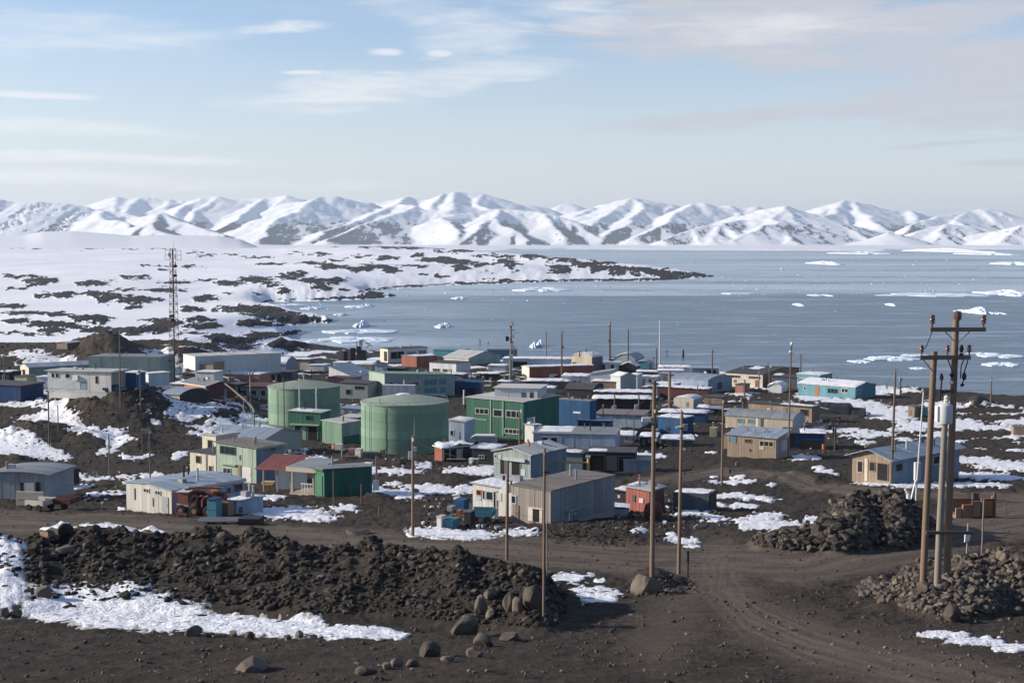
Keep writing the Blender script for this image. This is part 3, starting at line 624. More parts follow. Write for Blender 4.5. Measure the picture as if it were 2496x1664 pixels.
# ------------------------------------------------------------ where things stand
Zn = zr.reshape(nr, nc); Zf = zf.reshape(len(Y_FAR), len(A2)); Zn_plain = plain.reshape(nr, nc)
def _bil(Z, Yr, Ac, x, y):
    i = np.clip(np.searchsorted(Yr, y)-1, 0, len(Yr)-2); a = x/np.maximum(y, 6); j = np.clip(np.searchsorted(Ac, a)-1, 0, len(Ac)-2)
    ty = np.clip((y-Yr[i])/(Yr[i+1]-Yr[i]), 0, 1); tx = np.clip((a-Ac[j])/(Ac[j+1]-Ac[j]), 0, 1)
    return (Z[i, j]*(1-tx)+Z[i, j+1]*tx)*(1-ty)+(Z[i+1, j]*(1-tx)+Z[i+1, j+1]*tx)*ty
def gz(x, y):
    x = np.atleast_1d(np.asarray(x, float)); y = np.atleast_1d(np.asarray(y, float))
    return np.where(y < yf0, _bil(Zn, Y_NEAR, A_COL, x, y), _bil(Zf, Y_FAR, A2, x, y))
_ys = np.geomspace(15, 3000, 2600)
def P(u, v):
    """the spot of ground seen at a photo pixel"""
    d = ray(u, v); X = d[0]*_ys/d[1]; Z = CAMZ+d[2]*_ys/d[1]; G = gz(X, _ys)
    b = np.nonzero(Z <= G)[0]; i = max(b[0], 1) if len(b) else len(_ys)-1
    f0, f1 = Z[i-1]-G[i-1], Z[i]-G[i]; t = f0/(f0-f1) if f0 != f1 else 0
    y = _ys[i-1]+t*(_ys[i]-_ys[i-1]); x = d[0]*y/d[1]
    return Vector((x, y, float(gz(x, y)[0])))
def depth_of(p): return p.y*cP-(p.z-CAMZ)*sP
def m_per_px(p): return depth_of(p)/F
def top_z(p, v):
    """height at which a vertical over p is seen at row v"""
    k = -(v-H0/2)/F            # up = k*depth
    return CAMZ+p.y*(k*cP-sP)/(cP+k*sP)
# ------------------------------------------------------------ paint and other materials
G_N = 'weathered station buildings near the road'
def paint(name, col, rough=0.75, wear=0.5, spec=0.25, dirt=(0.10, 0.085, 0.07), ribs=0.0, metal=0.0):
    m, n = material(name)
    oi = n.new('ShaderNodeObjectInfo'); tc = n.new('ShaderNodeTexCoord').outputs['Object']
    var = n.math('ADD', 0.86, n.math('MULTIPLY', oi.outputs['Random'], 0.26))
    st = n.noise(n.mapping(n.pos, (1.1, 1.1, 0.22)), 1.0, 5, 0.65); sp = n.noise(n.pos, 3.5, 4, 0.7)
    vc = n.new('ShaderNodeCombineColor')
    for i in range(3): n.l.new(var, vc.inputs[i])
    c = n.mix(1.0, col, vc.outputs[0], 'MULTIPLY')
    c = n.mix(n.math('MULTIPLY', n.ramp(st, 0.40, 0.75), 0.55*wear), c, tuple(min(1, a*0.62) for a in col))
    c = n.mix(n.math('MULTIPLY', n.ramp(sp, 0.60, 0.78), 0.8*wear), c, dirt)
    n.l.new(c, n.bs.inputs['Base Color']); n.bs.inputs['Roughness'].default_value = rough; n.bs.inputs['Specular IOR Level'].default_value = spec
    n.bs.inputs['Metallic'].default_value = metal
    return m
PAL = dict(bone=(.41,.395,.35), white=(.60,.60,.58), offwhite=(.52,.51,.47), cream=(.55,.50,.40), palegrey=(.44,.46,.47), grey=(.27,.29,.30), midgrey=(.20,.21,.22), darkgrey=(.085,.09,.10), black=(.022,.022,.026),
  slate=(.26,.32,.40), paleblue=(.34,.41,.49), blue=(.02,.078,.175), deepblue=(.012,.05,.13), teal=(.11,.25,.29), tealdark=(.07,.20,.25), sage=(.36,.48,.38), tankgreen=(.165,.265,.185), mint=(.28,.35,.285),
  green=(.045,.135,.088), darkgreen=(.025,.115,.09), rust=(.24,.085,.06), maroon=(.11,.04,.04), coral=(.36,.125,.10), pinkred=(.30,.14,.12), tan=(.245,.19,.14), brown=(.20,.135,.095), greybrown=(.28,.25,.22),
  beige=(.44,.38,.29), khaki=(.30,.27,.18), orange=(.40,.14,.055), yellow=(.55,.34,.09), wood=(.125,.095,.07), polewood=(.19,.13,.09), polegrey=(.19,.165,.14), greygreen=(.26,.31,.29), redroof=(.17,.055,.05), galv=(.40,.43,.45), bluegrey=(.17,.22,.27))
for k, c in PAL.items(): paint(k, c, wear=0.75)
paint('roof_grey', (.19,.20,.21), 0.6, 0.6); paint('roof_blue', (.22,.26,.31), 0.5, 0.5); paint('roof_pale', (.40,.40,.38), 0.6, 0.5); paint('roof_brown', (.16,.14,.125), 0.8, 0.6); paint('roof_dark', (.055,.055,.06), 0.8, 0.5)
paint('roof_green', (.17,.27,.21), 0.7, 0.6); paint('tank_roof', (.22,.26,.21), 0.7, 0.8); paint('concrete', (.10,.095,.09), 0.9, 0.7); paint('steel', (.22,.23,.24), 0.45, 0.4, 0.5); paint('cable', (.02,.02,.022), 0.6, 0.1); paint('ceramic', (.10,.045,.035), 0.35, 0.2, 0.5)
paint('rusty', (.26,.13,.07), 0.85, 0.9, dirt=(.12,.05,.03)); paint('tarp', (.025,.027,.035), 0.8, 0.5); paint('rubber', (.02,.02,.02), 0.8, 0.3)
def glass_mat():
    m, n = material('window_glass'); n.bs.inputs['Base Color'].default_value = (.02, .025, .03, 1); n.bs.inputs['Roughness'].default_value = 0.12; n.bs.inputs['Specular IOR Level'].default_value = 0.5
    m, n = material('painted_interior_shade'); n.bs.inputs['Base Color'].default_value = (.012, .012, .014, 1); n.bs.inputs['Roughness'].default_value = 0.9  # flat near-black colour in place of the shade inside openings
glass_mat()
def stone_mat(name, lo, hi, lite):
    m, n = material(name); oi = n.new('ShaderNodeObjectInfo').outputs['Random']
    a = n.noise(n.pos, 1.6, 1, 0.3); b = n.noise(n.pos, 14, 4, 0.7)
    c = n.mix(n.ramp(n.math('ADD', n.math('MULTIPLY', a, 0.8), n.math('MULTIPLY', oi, 0.45)), 0.35, 0.95), lo, hi)
    c = n.mix(n.math('MULTIPLY', n.ramp(b, 0.5, 0.75), 0.45), c, lite)
    n.l.new(c, n.bs.inputs['Base Color']); n.bs.inputs['Roughness'].default_value = 0.92; n.bs.inputs['Specular IOR Level'].default_value = 0.15
    bump(n, b, 0.5, 0.04)
stone_mat('stone_dark', (.022,.019,.017), (.088,.075,.061), (.14,.122,.10)); stone_mat('stone_brown', (.06,.05,.042), (.15,.125,.10), (.19,.165,.14))
# ------------------------------------------------------------ mesh builder
def snow_edge(o):
    at = o.data.attributes.new('edge', 'FLOAT', 'POINT'); at.data.foreach_set('value', np.ones(len(o.data.vertices), np.float32)); return o
class MB:
    def __init__(s): s.v = []; s.f = []
    def box(s, x0, x1, y0, y1, z0, z1):
        k = len(s.v); s.v += [(x0,y0,z0),(x1,y0,z0),(x1,y1,z0),(x0,y1,z0),(x0,y0,z1),(x1,y0,z1),(x1,y1,z1),(x0,y1,z1)]
        s.f += [tuple(k+i for i in q) for q in ((0,3,2,1),(4,5,6,7),(0,1,5,4),(1,2,6,5),(2,3,7,6),(3,0,4,7))]; return s
    def prism(s, poly, axis, a, b):
        """poly in (t, z); axis 'x': runs along x with t=y; axis 'y': runs along y with t=x"""
        k = len(s.v); n = len(poly)
        for e in (a, b): s.v += [((e, t, z) if axis == 'x' else (t, e, z)) for t, z in poly]
        s.f += [tuple(range(k, k+n)), tuple(range(k+2*n-1, k+n-1, -1))]
        s.f += [(k+i, k+n+i, k+n+(i+1) % n, k+(i+1) % n) for i in range(n)]; return s
    def tube(s, pts, r, n=8, r1=None, cap=True):
        pts = [Vector(p) for p in pts]; rings = []
        for i, p in enumerate(pts):
            d = (pts[min(i+1, len(pts)-1)]-pts[max(i-1, 0)]).normalized()
            a = d.orthogonal().normalized() if i == 0 else (a-d*a.dot(d)).normalized()
            b = d.cross(a); rr = r if r1 is None else r+(r1-r)*i/(len(pts)-1)
            rings.append(len(s.v)); s.v += [tuple(p+(a*math.cos(q)+b*math.sin(q))*rr) for q in (2*math.pi*j/n for j in range(n))]
        for i in range(len(rings)-1):
            k, l = rings[i], rings[i+1]; s.f += [(k+j, k+(j+1) % n, l+(j+1) % n, l+j) for j in range(n)]
        if cap: s.f += [tuple(rings[0]+j for j in range(n-1, -1, -1)), tuple(rings[-1]+j for j in range(n))]
        return s
    def bar(s, p, q, w, h=None):
        p, q = Vector(p), Vector(q); d = (q-p).normalized(); up = Vector((0, 0, 1)) if abs(d.z) < 0.95 else Vector((0, 1, 0))
        a = d.cross(up).normalized()*w/2; b = a.cross(d).normalized()*(h or w)/2; k = len(s.v)
        for e in (p, q): s.v += [tuple(e+x) for x in (-a-b, a-b, a+b, -a+b)]
        s.f += [tuple(k+i for i in g) for g in ((0,3,2,1),(4,5,6,7),(0,1,5,4),(1,2,6,5),(2,3,7,6),(3,0,4,7))]; return s
    def lathe(s, prof, n=24, c=(0, 0), ang=(0, 2*math.pi), close=True):
        k = len(s.v); m = len(prof)
        for j in range(n):
            q = 2*math.pi*j/n; s.v += [(c[0]+r*math.cos(q), c[1]+r*math.sin(q), z) for r, z in prof]
        for j in range(n):
            a, b = k+j*m, k+((j+1) % n)*m
            s.f += [(a+i, b+i, b+i+1, a+i+1) for i in range(m-1)]
        return s
    def build(s, name, mat, parent=None, smooth=False, bevel=0.0):
        o = mesh_obj(name, s.v, s.f, MATS[mat] if isinstance(mat, str) else mat, parent)
        if smooth:
            me = o.data; bm = bmesh.new(); bm.from_mesh(me)
            for f in bm.faces: f.smooth = True
            for e in bm.edges:
                if len(e.link_faces) == 2 and e.calc_face_angle(0) > 0.6: e.smooth = False
            bm.to_mesh(me); bm.free()
        return o
def thing(name, label, cat, loc, rz=0.0, group=None):
    o = bpy.data.objects.new(name, None); COL.objects.link(o); o.empty_display_size = 0.5
    o.location = loc; o.rotation_euler = (0, 0, rz); return tag(o, label, cat, group)
def dup(root, loc, rz=None, label=None, scale=None, mat=None):
    r = root.copy(); COL.objects.link(r); r.location = loc
    if rz is not None: r.rotation_euler = (0, 0, rz)
    if label: r['label'] = label
    if scale: r.scale = scale
    for ch in root.children:
        c = ch.copy(); COL.objects.link(c); c.parent = r
        for g_ in ch.children:
            d = g_.copy(); COL.objects.link(d); d.parent = c
    return r
def interp_prof(prof, t):
    return float(np.interp(t, [p[0] for p in prof], [p[1] for p in prof]))
def snow_pad(prof, axis, e0, e1, rects, seed, thick=0.16, ov=0.0):
    """snow lying on a roof: patches (t0, t1, s0, s1) as fractions across the profile and along the run"""
    V_, F_ = [], []; t0, t1 = prof[0][0], prof[-1][0]; rs = np.random.RandomState(seed)
    for a0, a1, s0, s1 in rects:
        W_ = abs(t1-t0)*(a1-a0); D_ = abs(e1-e0)*(s1-s0); nt = int(np.clip(W_/0.5, 6, 22)); ns = int(np.clip(D_/0.5, 6, 26))
        tt, ss = np.meshgrid(np.linspace(0, 1, nt), np.linspace(0, 1, ns), indexing='ij')
        ed = np.minimum(np.minimum(tt, 1-tt)*W_, np.minimum(ss, 1-ss)*D_)
        nz = fbm(tt*W_/1.3+seed, ss*D_/1.3, 3)
        m = ed/0.5+nz*0.9
        if a0 <= 0.01 and a1 >= 0.99 and s0 <= 0.01 and s1 >= 0.99: m = ed/0.25+0.25+nz*0.5
        T = t0+(t1-t0)*(a0+(a1-a0)*tt); S = e0+(e1-e0)*(s0+(s1-s0)*ss)
        Zt = np.interp(T.ravel(), [p[0] for p in prof], [p[1] for p in prof]).reshape(T.shape) if t1 > t0 else np.interp(-T.ravel(), [-p[0] for p in prof], [p[1] for p in prof]).reshape(T.shape)
        Zt = Zt+0.125+np.clip(m, -0.3, 1)*thick*(0.85+0.4*nz)
        k = len(V_)
        for i in range(nt):
            for j in range(ns): V_.append((S[i, j], T[i, j], Zt[i, j]) if axis == 'x' else (T[i, j], S[i, j], Zt[i, j]))
        for i in range(nt-1):
            for j in range(ns-1):
                if m[i, j] > -0.05 or m[i+1, j+1] > -0.05 or m[i, j+1] > -0.05 or m[i+1, j] > -0.05:
                    q = (k+i*ns+j, k+(i+1)*ns+j, k+(i+1)*ns+j+1, k+i*ns+j+1)
                    F_.append(q if axis == 'y' else q[::-1])
    return V_, F_
_seed = [11]; BLD = []
def B(name, label, cat, u, v, uL, uR, hpx, ang=35, roof='flat', rise=0.0, wall='white', roofm='roof_grey', wallR=None, D=None, L=None, snow=None, win=(), nF=0, nR=0, panel='cladding_panel',
      over=0.22, vents=(), trim=None, skirt=1.6, roofn=0, group=None, maxD=30, at=None, base=0.0, sthick=0.16):
    """a building from its near corner (photo px), the columns where its two visible walls end, its height in px and its turn"""
    p = at or P(u, v); dep = depth_of(p); a = math.radians(ang); ca, sa = math.cos(a), math.sin(a)
    kL = (uL-W0/2)/F; kR = (uR-W0/2)/F
    if L is None: L = max(1.2, (p.x-kL*dep)/(ca+kL*sa*cP))
    if D is None: D = min(max(1.2, (kR*dep-p.x)/max(0.05, sa-kR*ca*cP)), maxD)
    if v < 965 and at is None: hpx *= 1.12
    h = hpx*dep/F*1.005
    _seed[0] += 7; sd_ = _seed[0]; rs = random.Random(sd_)
    root = thing(name, label, cat, (p.x, p.y, p.z+base), -a, group)
    kind = roof; T0, T1 = (-L, 0.0) if kind in ('gableF', 'barrelF', 'monoF', 'flat') else (0.0, D)
    axis = 'y' if T0 < 0 else 'x'
    r_ = rise*dep/F
    if kind in ('gableF', 'gableR'): prof = [(T0, h), ((T0+T1)/2, h+r_), (T1, h)]
    elif kind in ('barrelF', 'barrelR'): prof = [(T0+(T1-T0)*i/10, h+r_*math.sin(math.pi*i/10)**0.75) for i in range(11)]
    elif kind in ('monoF', 'monoR'): prof = [(T0, h+max(r_, 0)), (T1, h+max(-r_, 0))]
    else: prof = [(T0, h), (T1, h)]
    e0, e1 = (0.0, D) if axis == 'y' else (-L, 0.0)
    wb = MB(); poly = [(T0, -skirt)]+[(T1, -skirt)]+[(t, z) for t, z in reversed(prof)]
    wb.prism(poly, axis, e0, e1); wb.build('wall', wall, root)
    off = 0.0
    # the two seen walls as separate sheets or planks
    def face(fc, n, mat, th):
        nonlocal off
        W_ = L if fc == 'F' else D
        for i in range(n):
            c0, c1 = W_*i/n+0.012, W_*(i+1)/n-0.012
            if fc == 'F': x0, x1 = -L+c0, -L+c1
            else: x0, x1 = c0, c1
            t = th*(0.7+0.6*rs.random())
            prof_here = (fc == 'F') == (axis == 'y')
            zt = [interp_prof(prof, x0), interp_prof(prof, x1)] if prof_here else [prof[0][1] if fc == 'F' else prof[-1][1]]*2
            if not prof_here: zt = [(prof[0][1] if fc == 'F' else prof[-1][1])]*2
            zb = -0.25-0.12*rs.random()
            mb = MB(); poly = [(x0, zb), (x1, zb), (x1, zt[1]-0.01), (x0, zt[0]-0.01)]
            if fc == 'F': mb.prism(poly, 'y', -t, -0.001)
            else: mb.prism(poly, 'x', 0.001, t)
            mb.build(panel, mat, root)
    if nF: face('F', nF, wall, 0.045)
    if nR: face('R', nR, wallR or wall, 0.045)
    if wallR and not nR:
        prof_here = axis == 'x'
        mb = MB(); poly = [(0, -skirt), (D, -skirt)]+([(t, z-0.004) for t, z in reversed(prof)] if prof_here else [(D, prof[-1][1]-0.004), (0, prof[-1][1]-0.004)])
        mb.prism(poly, 'x', 0.0, 0.03); mb.build('side_wall', wallR, root)
    # roof
    def slab(tA, tB, ea, eb, th=0.11):
        pts = [(t, z) for t, z in prof if tA < t < tB]; pts = [(tA, None)]+pts+[(tB, None)]
        def zz(t):
            if t < prof[0][0]: return prof[0][1]+(t-prof[0][0])*(prof[1][1]-prof[0][1])/(prof[1][0]-prof[0][0])
            if t > prof[-1][0]: return prof[-1][1]+(t-prof[-1][0])*(prof[-1][1]-prof[-2][1])/(prof[-1][0]-prof[-2][0])
            return interp_prof(prof, t)
        ts = [q[0] for q in pts]
        return MB().prism([(t, zz(t)+0.01) for t in ts]+[(t, zz(t)+0.01+th) for t in reversed(ts)], axis, ea, eb)
    if group == G_N and not roofn and not (snow == 'full'): roofn = int(np.clip(round((e1-e0)/1.15), 3, 13))
    if roofn:
        n = roofn
        rr = thing_part('roof', root)
        for i in range(n):
            ea = e0-over+(e1-e0+2*over)*i/n; eb = e0-over+(e1-e0+2*over)*(i+1)/n
            slab(T0-over, T1+over, ea+0.01, eb-0.01, 0.10+0.02*(i % 2)).build('roof_sheet', roofm, rr)
    else: slab(T0-over, T1+over, e0-over, e1+over).build('roof', roofm, root)
    if trim:
        mb = MB(); mb.box(-0.12, 0.05, -0.05, 0.12, -skirt, prof[-1][1] if axis == 'y' else prof[0][1]-0.01); mb.build('corner_trim', trim, root)
        zf_ = prof[0][1] if axis == 'x' else None
        if zf_ is not None: MB().box(-L-over, over, -over-0.05, -over-0.003, zf_-0.16, zf_+0.10).build('fascia', trim, root)
        else: MB().box(over+0.003, over+0.05, -over, D+over, prof[-1][1]-0.16, prof[-1][1]+0.10).build('fascia', trim, root)
    if snow:
        rects = [(0, 1, 0, 1)] if snow == 'full' else snow
        V_, F_ = snow_pad([(T0-over*0.9, prof[0][1]-0.01)]+prof[1:-1]+[(T1+over*0.9, prof[-1][1]-0.01)], axis, e0-over*0.9, e1+over*0.9, rects, sd_, sthick)
        snow_edge(mesh_obj('roof_snow', V_, F_, MATS['snow'], root, smooth=True))
    for w in win:
        fc, c0, c1, b0, b1, wk = w[:6]; fm = w[6] if len(w) > 6 else 'white'; pm = w[7] if len(w) > 7 else 'window_glass'
        W_ = L if fc == 'F' else D; c0, c1, z0, z1 = c0*W_, c1*W_, b0*h, b1*h
        base_off = 0.07 if (nF if fc == 'F' else nR) or wallR else 0.02
        def Fbox(mb, ca_, cb_, za, zb, d0, d1):
            if fc == 'F': mb.box(-L+ca_, -L+cb_, -d1, -d0, za, zb)
            else: mb.box(d0, d1, ca_, cb_, za, zb)
        t = min(0.09, (c1-c0)*0.16, (z1-z0)*0.16)
        if wk == 'w':
            fr = MB(); o0, o1 = 0.002, base_off+0.05
            Fbox(fr, c0, c1, z1-t, z1, o0, o1); Fbox(fr, c0, c1, z0, z0+t, o0, o1); Fbox(fr, c0, c0+t, z0+t, z1-t, o0, o1); Fbox(fr, c1-t, c1, z0+t, z1-t, o0, o1)
            nm = int((c1-c0)/max(1.1*(z1-z0), 0.7)) if (c1-c0) > 1.6*(z1-z0) else 0
            for i in range(nm):
                cc = c0+(c1-c0)*(i+1)/(nm+1); Fbox(fr, cc-t*0.4, cc+t*0.4, z0+t, z1-t, o0, o1-0.004)
            fo = fr.build('window', fm, root)
            pb = MB(); Fbox(pb, c0+t, c1-t, z0+t, z1-t, 0.001, base_off+0.015); pb.build('pane', pm, fo)
        elif wk == 'd':
            db = MB(); Fbox(db, c0, c1, z0, z1, 0.002, base_off+0.03); do = db.build('door', fm, root)
            hb_ = MB(); Fbox(hb_, c1-0.16, c1-0.09, (z0+z1)/2-0.06, (z0+z1)/2+0.06, base_off+0.03, base_off+0.07); hb_.build('handle', 'steel', do)
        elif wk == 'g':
            db = MB(); Fbox(db, c0, c1, z0, z1, 0.002, base_off+0.006); do = db.build('doorway', 'painted_interior_shade', root)  # dark panel laid on the wall, painted as the shade of an opening
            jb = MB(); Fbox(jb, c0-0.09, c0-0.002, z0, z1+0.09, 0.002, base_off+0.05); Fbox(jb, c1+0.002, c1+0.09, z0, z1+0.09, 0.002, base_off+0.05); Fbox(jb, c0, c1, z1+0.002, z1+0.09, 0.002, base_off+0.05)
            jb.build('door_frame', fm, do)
        elif wk == 'b':
            db = MB(); Fbox(db, c0, c1, z0, z1, base_off+0.001, base_off+0.03+(w[8] if len(w) > 8 else 0)); db.build(w[9] if len(w) > 9 else 'wall_board', fm, root)
    for vx, vy, vh, vr in vents:
        x_, y_ = -L*(1-vx), D*vy; zt = interp_prof(prof, x_ if axis == 'y' else y_)
        mb = MB(); mb.tube([(x_, y_, zt), (x_, y_, zt+vh)], vr, 8); mb.tube([(x_, y_, zt+vh), (x_, y_, zt+vh+vr*0.8)], vr*1.7, 8, vr*0.5); mb.build('vent_pipe', 'steel', root)
    if group == G_N and not vents:
        for i in range(rs.randint(1, 3)):
            x_, y_ = -L*rs.uniform(.15, .85), D*rs.uniform(.2, .8); zt = interp_prof(prof, x_ if axis == 'y' else y_); vr = rs.uniform(.07, .14); vh = rs.uniform(.5, 1.3)
            mb = MB(); mb.tube([(x_, y_, zt), (x_, y_, zt+vh)], vr, 8); mb.tube([(x_, y_, zt+vh), (x_, y_, zt+vh+vr*.8)], vr*1.7, 8, vr*.5); mb.build('vent_pipe', rs.choice(['steel', 'galv', 'rusty', 'black']), root)
        if rs.random() < .6:
            x_, y_ = -L*rs.uniform(.2, .8), D*rs.uniform(.25, .75); zt = interp_prof(prof, x_ if axis == 'y' else y_); MB().box(x_-.35, x_+.35, y_-.25, y_+.25, zt, zt+rs.uniform(.4, .7)).build('roof_vent', rs.choice(['galv', 'palegrey', 'steel']), root)
    BLD.append((root, label))
    return root
def adopt(child, parent):
    """make a thing a part of another one, where it stands"""
    a = parent.rotation_euler.z; d = child.location-parent.location
    child.parent = parent; child.location = (d.x*math.cos(a)+d.y*math.sin(a), -d.x*math.sin(a)+d.y*math.cos(a), d.z); child.rotation_euler.z -= a
    for k in ('label', 'category', 'group'):
        if k in child: del child[k]
    return child
def thing_part(name, parent):
    o = bpy.data.objects.new(name, None); COL.objects.link(o); o.parent = parent; return o
# ------------------------------------------------------------ poles
def pole(name, label, cat, u, vb, vt, wpx, mat='polewood', ut=None, arms=(), lamp=None, group=None, taper=0.72, gear=(), wires=(), at=None, n=10):
    p = at or P(u, vb); mp = m_per_px(p); zt = top_z(p, vt); r = wpx*mp/2
    root = thing(name, label, cat, tuple(p), 0, group); H_ = zt-p.z
    lean = ((ut-u)*mp if ut is not None else 0.0)
    MB().tube([(0, 0, -0.8), (lean*0.5, 0, H_*0.5), (lean, 0, H_)], r, n, r*taper).build('pole_shaft', mat, root, smooth=True)
    def X(z): return lean*z/H_
    for f, half, turn, nins in arms:              # height fraction, half length in px, turn in degrees, insulators
        z = H_*f; hl = half*mp; c, s = math.cos(math.radians(turn)), math.sin(math.radians(turn)); x0 = X(z)
        th = max(0.06, r*0.7)
        MB().bar((x0-hl*c, -r-th*0.5-hl*s, z), (x0+hl*c, -r-th*0.5+hl*s, z), th, th*1.3).build('crossarm', 'wood', root)
        for k in range(nins):
            q = -1+2*k/(nins-1) if nins > 1 else 0
            mb = MB(); prof = [(0.0, 0), (0.03, 0), (0.03, .10), (.075, .12), (.06, .17), (.03, .18), (.075, .21), (.06, .26), (.03, .27), (.06, .30), (.04, .36), (0, .37)]
            sc_ = max(1.0, mp*9); mb.lathe([(a*sc_, b*sc_+z+th*0.65) for a, b in prof], 8, (x0+q*hl*0.93*c, -r-th*0.5+q*hl*0.93*s)); mb.build('insulator', 'ceramic', root, smooth=True)
    if lamp:
        z = H_*lamp[0]; ln = lamp[1]*mp; x0 = X(z)
        MB().tube([(x0, 0, z), (x0+ln*0.3, -0.05, z+abs(ln)*0.25), (x0+ln*0.8, -0.05, z+abs(ln)*0.3), (x0+ln, -0.05, z+abs(ln)*0.15)], max(0.03, r*0.25), 6).build('lamp_arm', 'galv', root)
        MB().box(x0+ln-0.28, x0+ln+0.28, -0.2, 0.12, z+abs(ln)*0.15-0.14, z+abs(ln)*0.15+0.06).build('lamp_head', 'offwhite', root)
    for g_ in gear:                               # (kind, height fraction, side px, size px, colour)
        kd, f, sx, sz, cm = g_; z = H_*f; x0 = X(z)+sx*mp; s_ = sz*mp
        if kd == 'box': MB().box(x0-s_/2, x0+s_/2, -r-s_*0.6, -r*0.4, z-s_*0.7, z+s_*0.7).build('junction_box', cm, root)
        elif kd == 'ball': MB().lathe([(0, z-s_/2), (s_*0.35, z-s_*0.35), (s_/2, z), (s_*0.35, z+s_*0.35), (0, z+s_/2)], 10, (x0, -r)).build('antenna_dome', cm, root, smooth=True)
        elif kd == 'dish': MB().lathe([(0, z-s_*0.1), (s_*0.3, z-s_*0.05), (s_/2, z+s_*0.18), (s_*0.45, z+s_*0.2), (0, z+s_*0.02)], 12, (x0, -r)).build('dish', cm, root, smooth=True)
        elif kd == 'arm': MB().bar((x0-s_, -r, z), (x0+s_, -r, z), max(0.04, r*0.4)).build('bracket', cm, root)
        elif kd == 'whip': MB().tube([(x0, 0, z), (x0, 0, z+s_)], max(0.02, r*0.25), 5, 0.012).build('aerial', cm, root)
        elif kd == 'knob': MB().lathe([(0, z-s_*0.6), (s_*0.4, z-s_*0.4), (s_*0.25, z), (s_*0.5, z+s_*0.2), (0, z+s_*0.6)], 8, (x0, -r*1.2)).build('bracket', cm, root, smooth=True)
    return root
# ------------------------------------------------------------ stones
def stone_mesh(seed, n=13, mat='stone_dark', flat=0.75):
    rs = np.random.RandomState(seed); q = rs.normal(size=(n, 3)); q /= np.linalg.norm(q, axis=1)[:, None]
    q = np.sign(q)*np.abs(q)**0.8; q *= np.array([0.5, 0.5*rs.uniform(0.65, 1), 0.5*flat*rs.uniform(0.7, 1)]); q *= rs.uniform(0.82, 1.08, (n, 1))
    bm = bmesh.new()
    for p in q: bm.verts.new(p)
    r = bmesh.ops.convex_hull(bm, input=bm.verts)
    bmesh.ops.delete(bm, geom=[v for v in bm.verts if not v.link_faces], context='VERTS')
    me = bpy.data.meshes.new('stone'); bm.to_mesh(me); bm.free(); me.materials.append(MATS[mat]); return me
STONES = [stone_mesh(i, 16+(i % 3)*3) for i in range(14)]
STONES_B = [stone_mesh(60+i, 18, 'stone_brown') for i in range(10)]
GRIT = [stone_mesh(400+i, 8) for i in range(8)]
def joined_stones(name, pts, sizes, mat, parent=None, seed=0, meshes=None):
    rs = np.random.RandomState(seed); meshes = meshes or STONES
    tabs = []
    for me in meshes:
        v = np.empty(len(me.vertices)*3); me.vertices.foreach_get('co', v); me.calc_loop_triangles()
        f = np.empty(len(me.loop_triangles)*3, np.int32); me.loop_triangles.foreach_get('vertices', f); tabs.append((v.reshape(-1, 3), f.reshape(-1, 3)))
    VV, FF, k = [], [], 0
    for p, s in zip(pts, sizes):
        v, f = tabs[rs.randint(len(tabs))]; a = rs.uniform(0, 6.28); b = rs.uniform(-.6, .6); c, s_ = math.cos(a), math.sin(a); cb, sb = math.cos(b), math.sin(b)
        R = np.array([[c, -s_, 0], [s_, c, 0], [0, 0, 1]])@np.array([[cb, 0, sb], [0, 1, 0], [-sb, 0, cb]])
        VV.append(v@R.T*s+p); FF.append(f+k); k += len(v)
    return mesh_obj(name, np.concatenate(VV), np.concatenate(FF).astype(np.int32), MATS[mat], parent)
def boulder_mesh(name, seed, dims, mat, parent=None, sub=3):
    bm = bmesh.new(); bmesh.ops.create_icosphere(bm, subdivisions=sub, radius=0.5)
    co = np.array([v.co for v in bm.verts]); rs = np.random.RandomState(seed)
    for _ in range(9):                                        # hewn facets
        d = rs.normal(size=3); d /= np.linalg.norm(d); k = rs.uniform(0.30, 0.43); s = co@d; co = co-np.where(s > k, s-k, 0)[:, None]*d
    co = co+0.035*np.stack([fbm(co[:, 0]*3+seed, co[:, 1]*3+co[:, 2]*2, 3)]*3, 1)*co/0.5
    co *= np.array(dims)
    for v, c in zip(bm.verts, co): v.co = c
    me = bpy.data.meshes.new(name); bm.to_mesh(me); bm.free(); me.materials.append(MATS[mat])
    o = bpy.data.objects.new(name, me); COL.objects.link(o); o.parent = parent; return o
# ------------------------------------------------------------ buildings, nearest rows first
G_N = 'weathered station buildings near the road'; G_F = 'small snow-roofed huts at the back of the town'
# white shed with a grey sheet roof, lower left
B('metal_shed', 'big off-white metal shed with grey ribbed roof beside the red wreck', 'shed', 419, 1252, 309, 594, 56, 41, 'gableF', 7, 'bone', 'roof_blue', 'slate', nF=11, nR=9, roofn=12, over=0.18, trim='bone', group=G_N,
  win=[('F', .40, .53, .72, .92, 'w', 'palegrey'), ('F', .66, .78, .72, .92, 'w', 'palegrey'), ('F', .80, .94, 0, .70, 'd', 'grey'), ('F', .19, .215, .30, .82, 'b', 'darkgrey'), ('F', .60, .62, .18, .55, 'b', 'darkgrey'),
       ('R', .60, .68, .40, .88, 'b', 'bluegrey'), ('R', .74, .82, .46, .80, 'w', 'slate'), ('R', .84, .985, .46, .88, 'w', 'slate')])
B('lean_to', 'low pale blue shed with snow-dusted roof against the ribbed-roof shed', 'shed', 575, 1252, 559, 641, 30, 38, 'flat', 0, 'palegrey', 'roof_blue', 'slate', nR=5, snow=[(0, 1, .0, .9)], sthick=.08, group=G_N, win=[('R', .10, .22, .05, .5, 'b', 'darkgrey')])
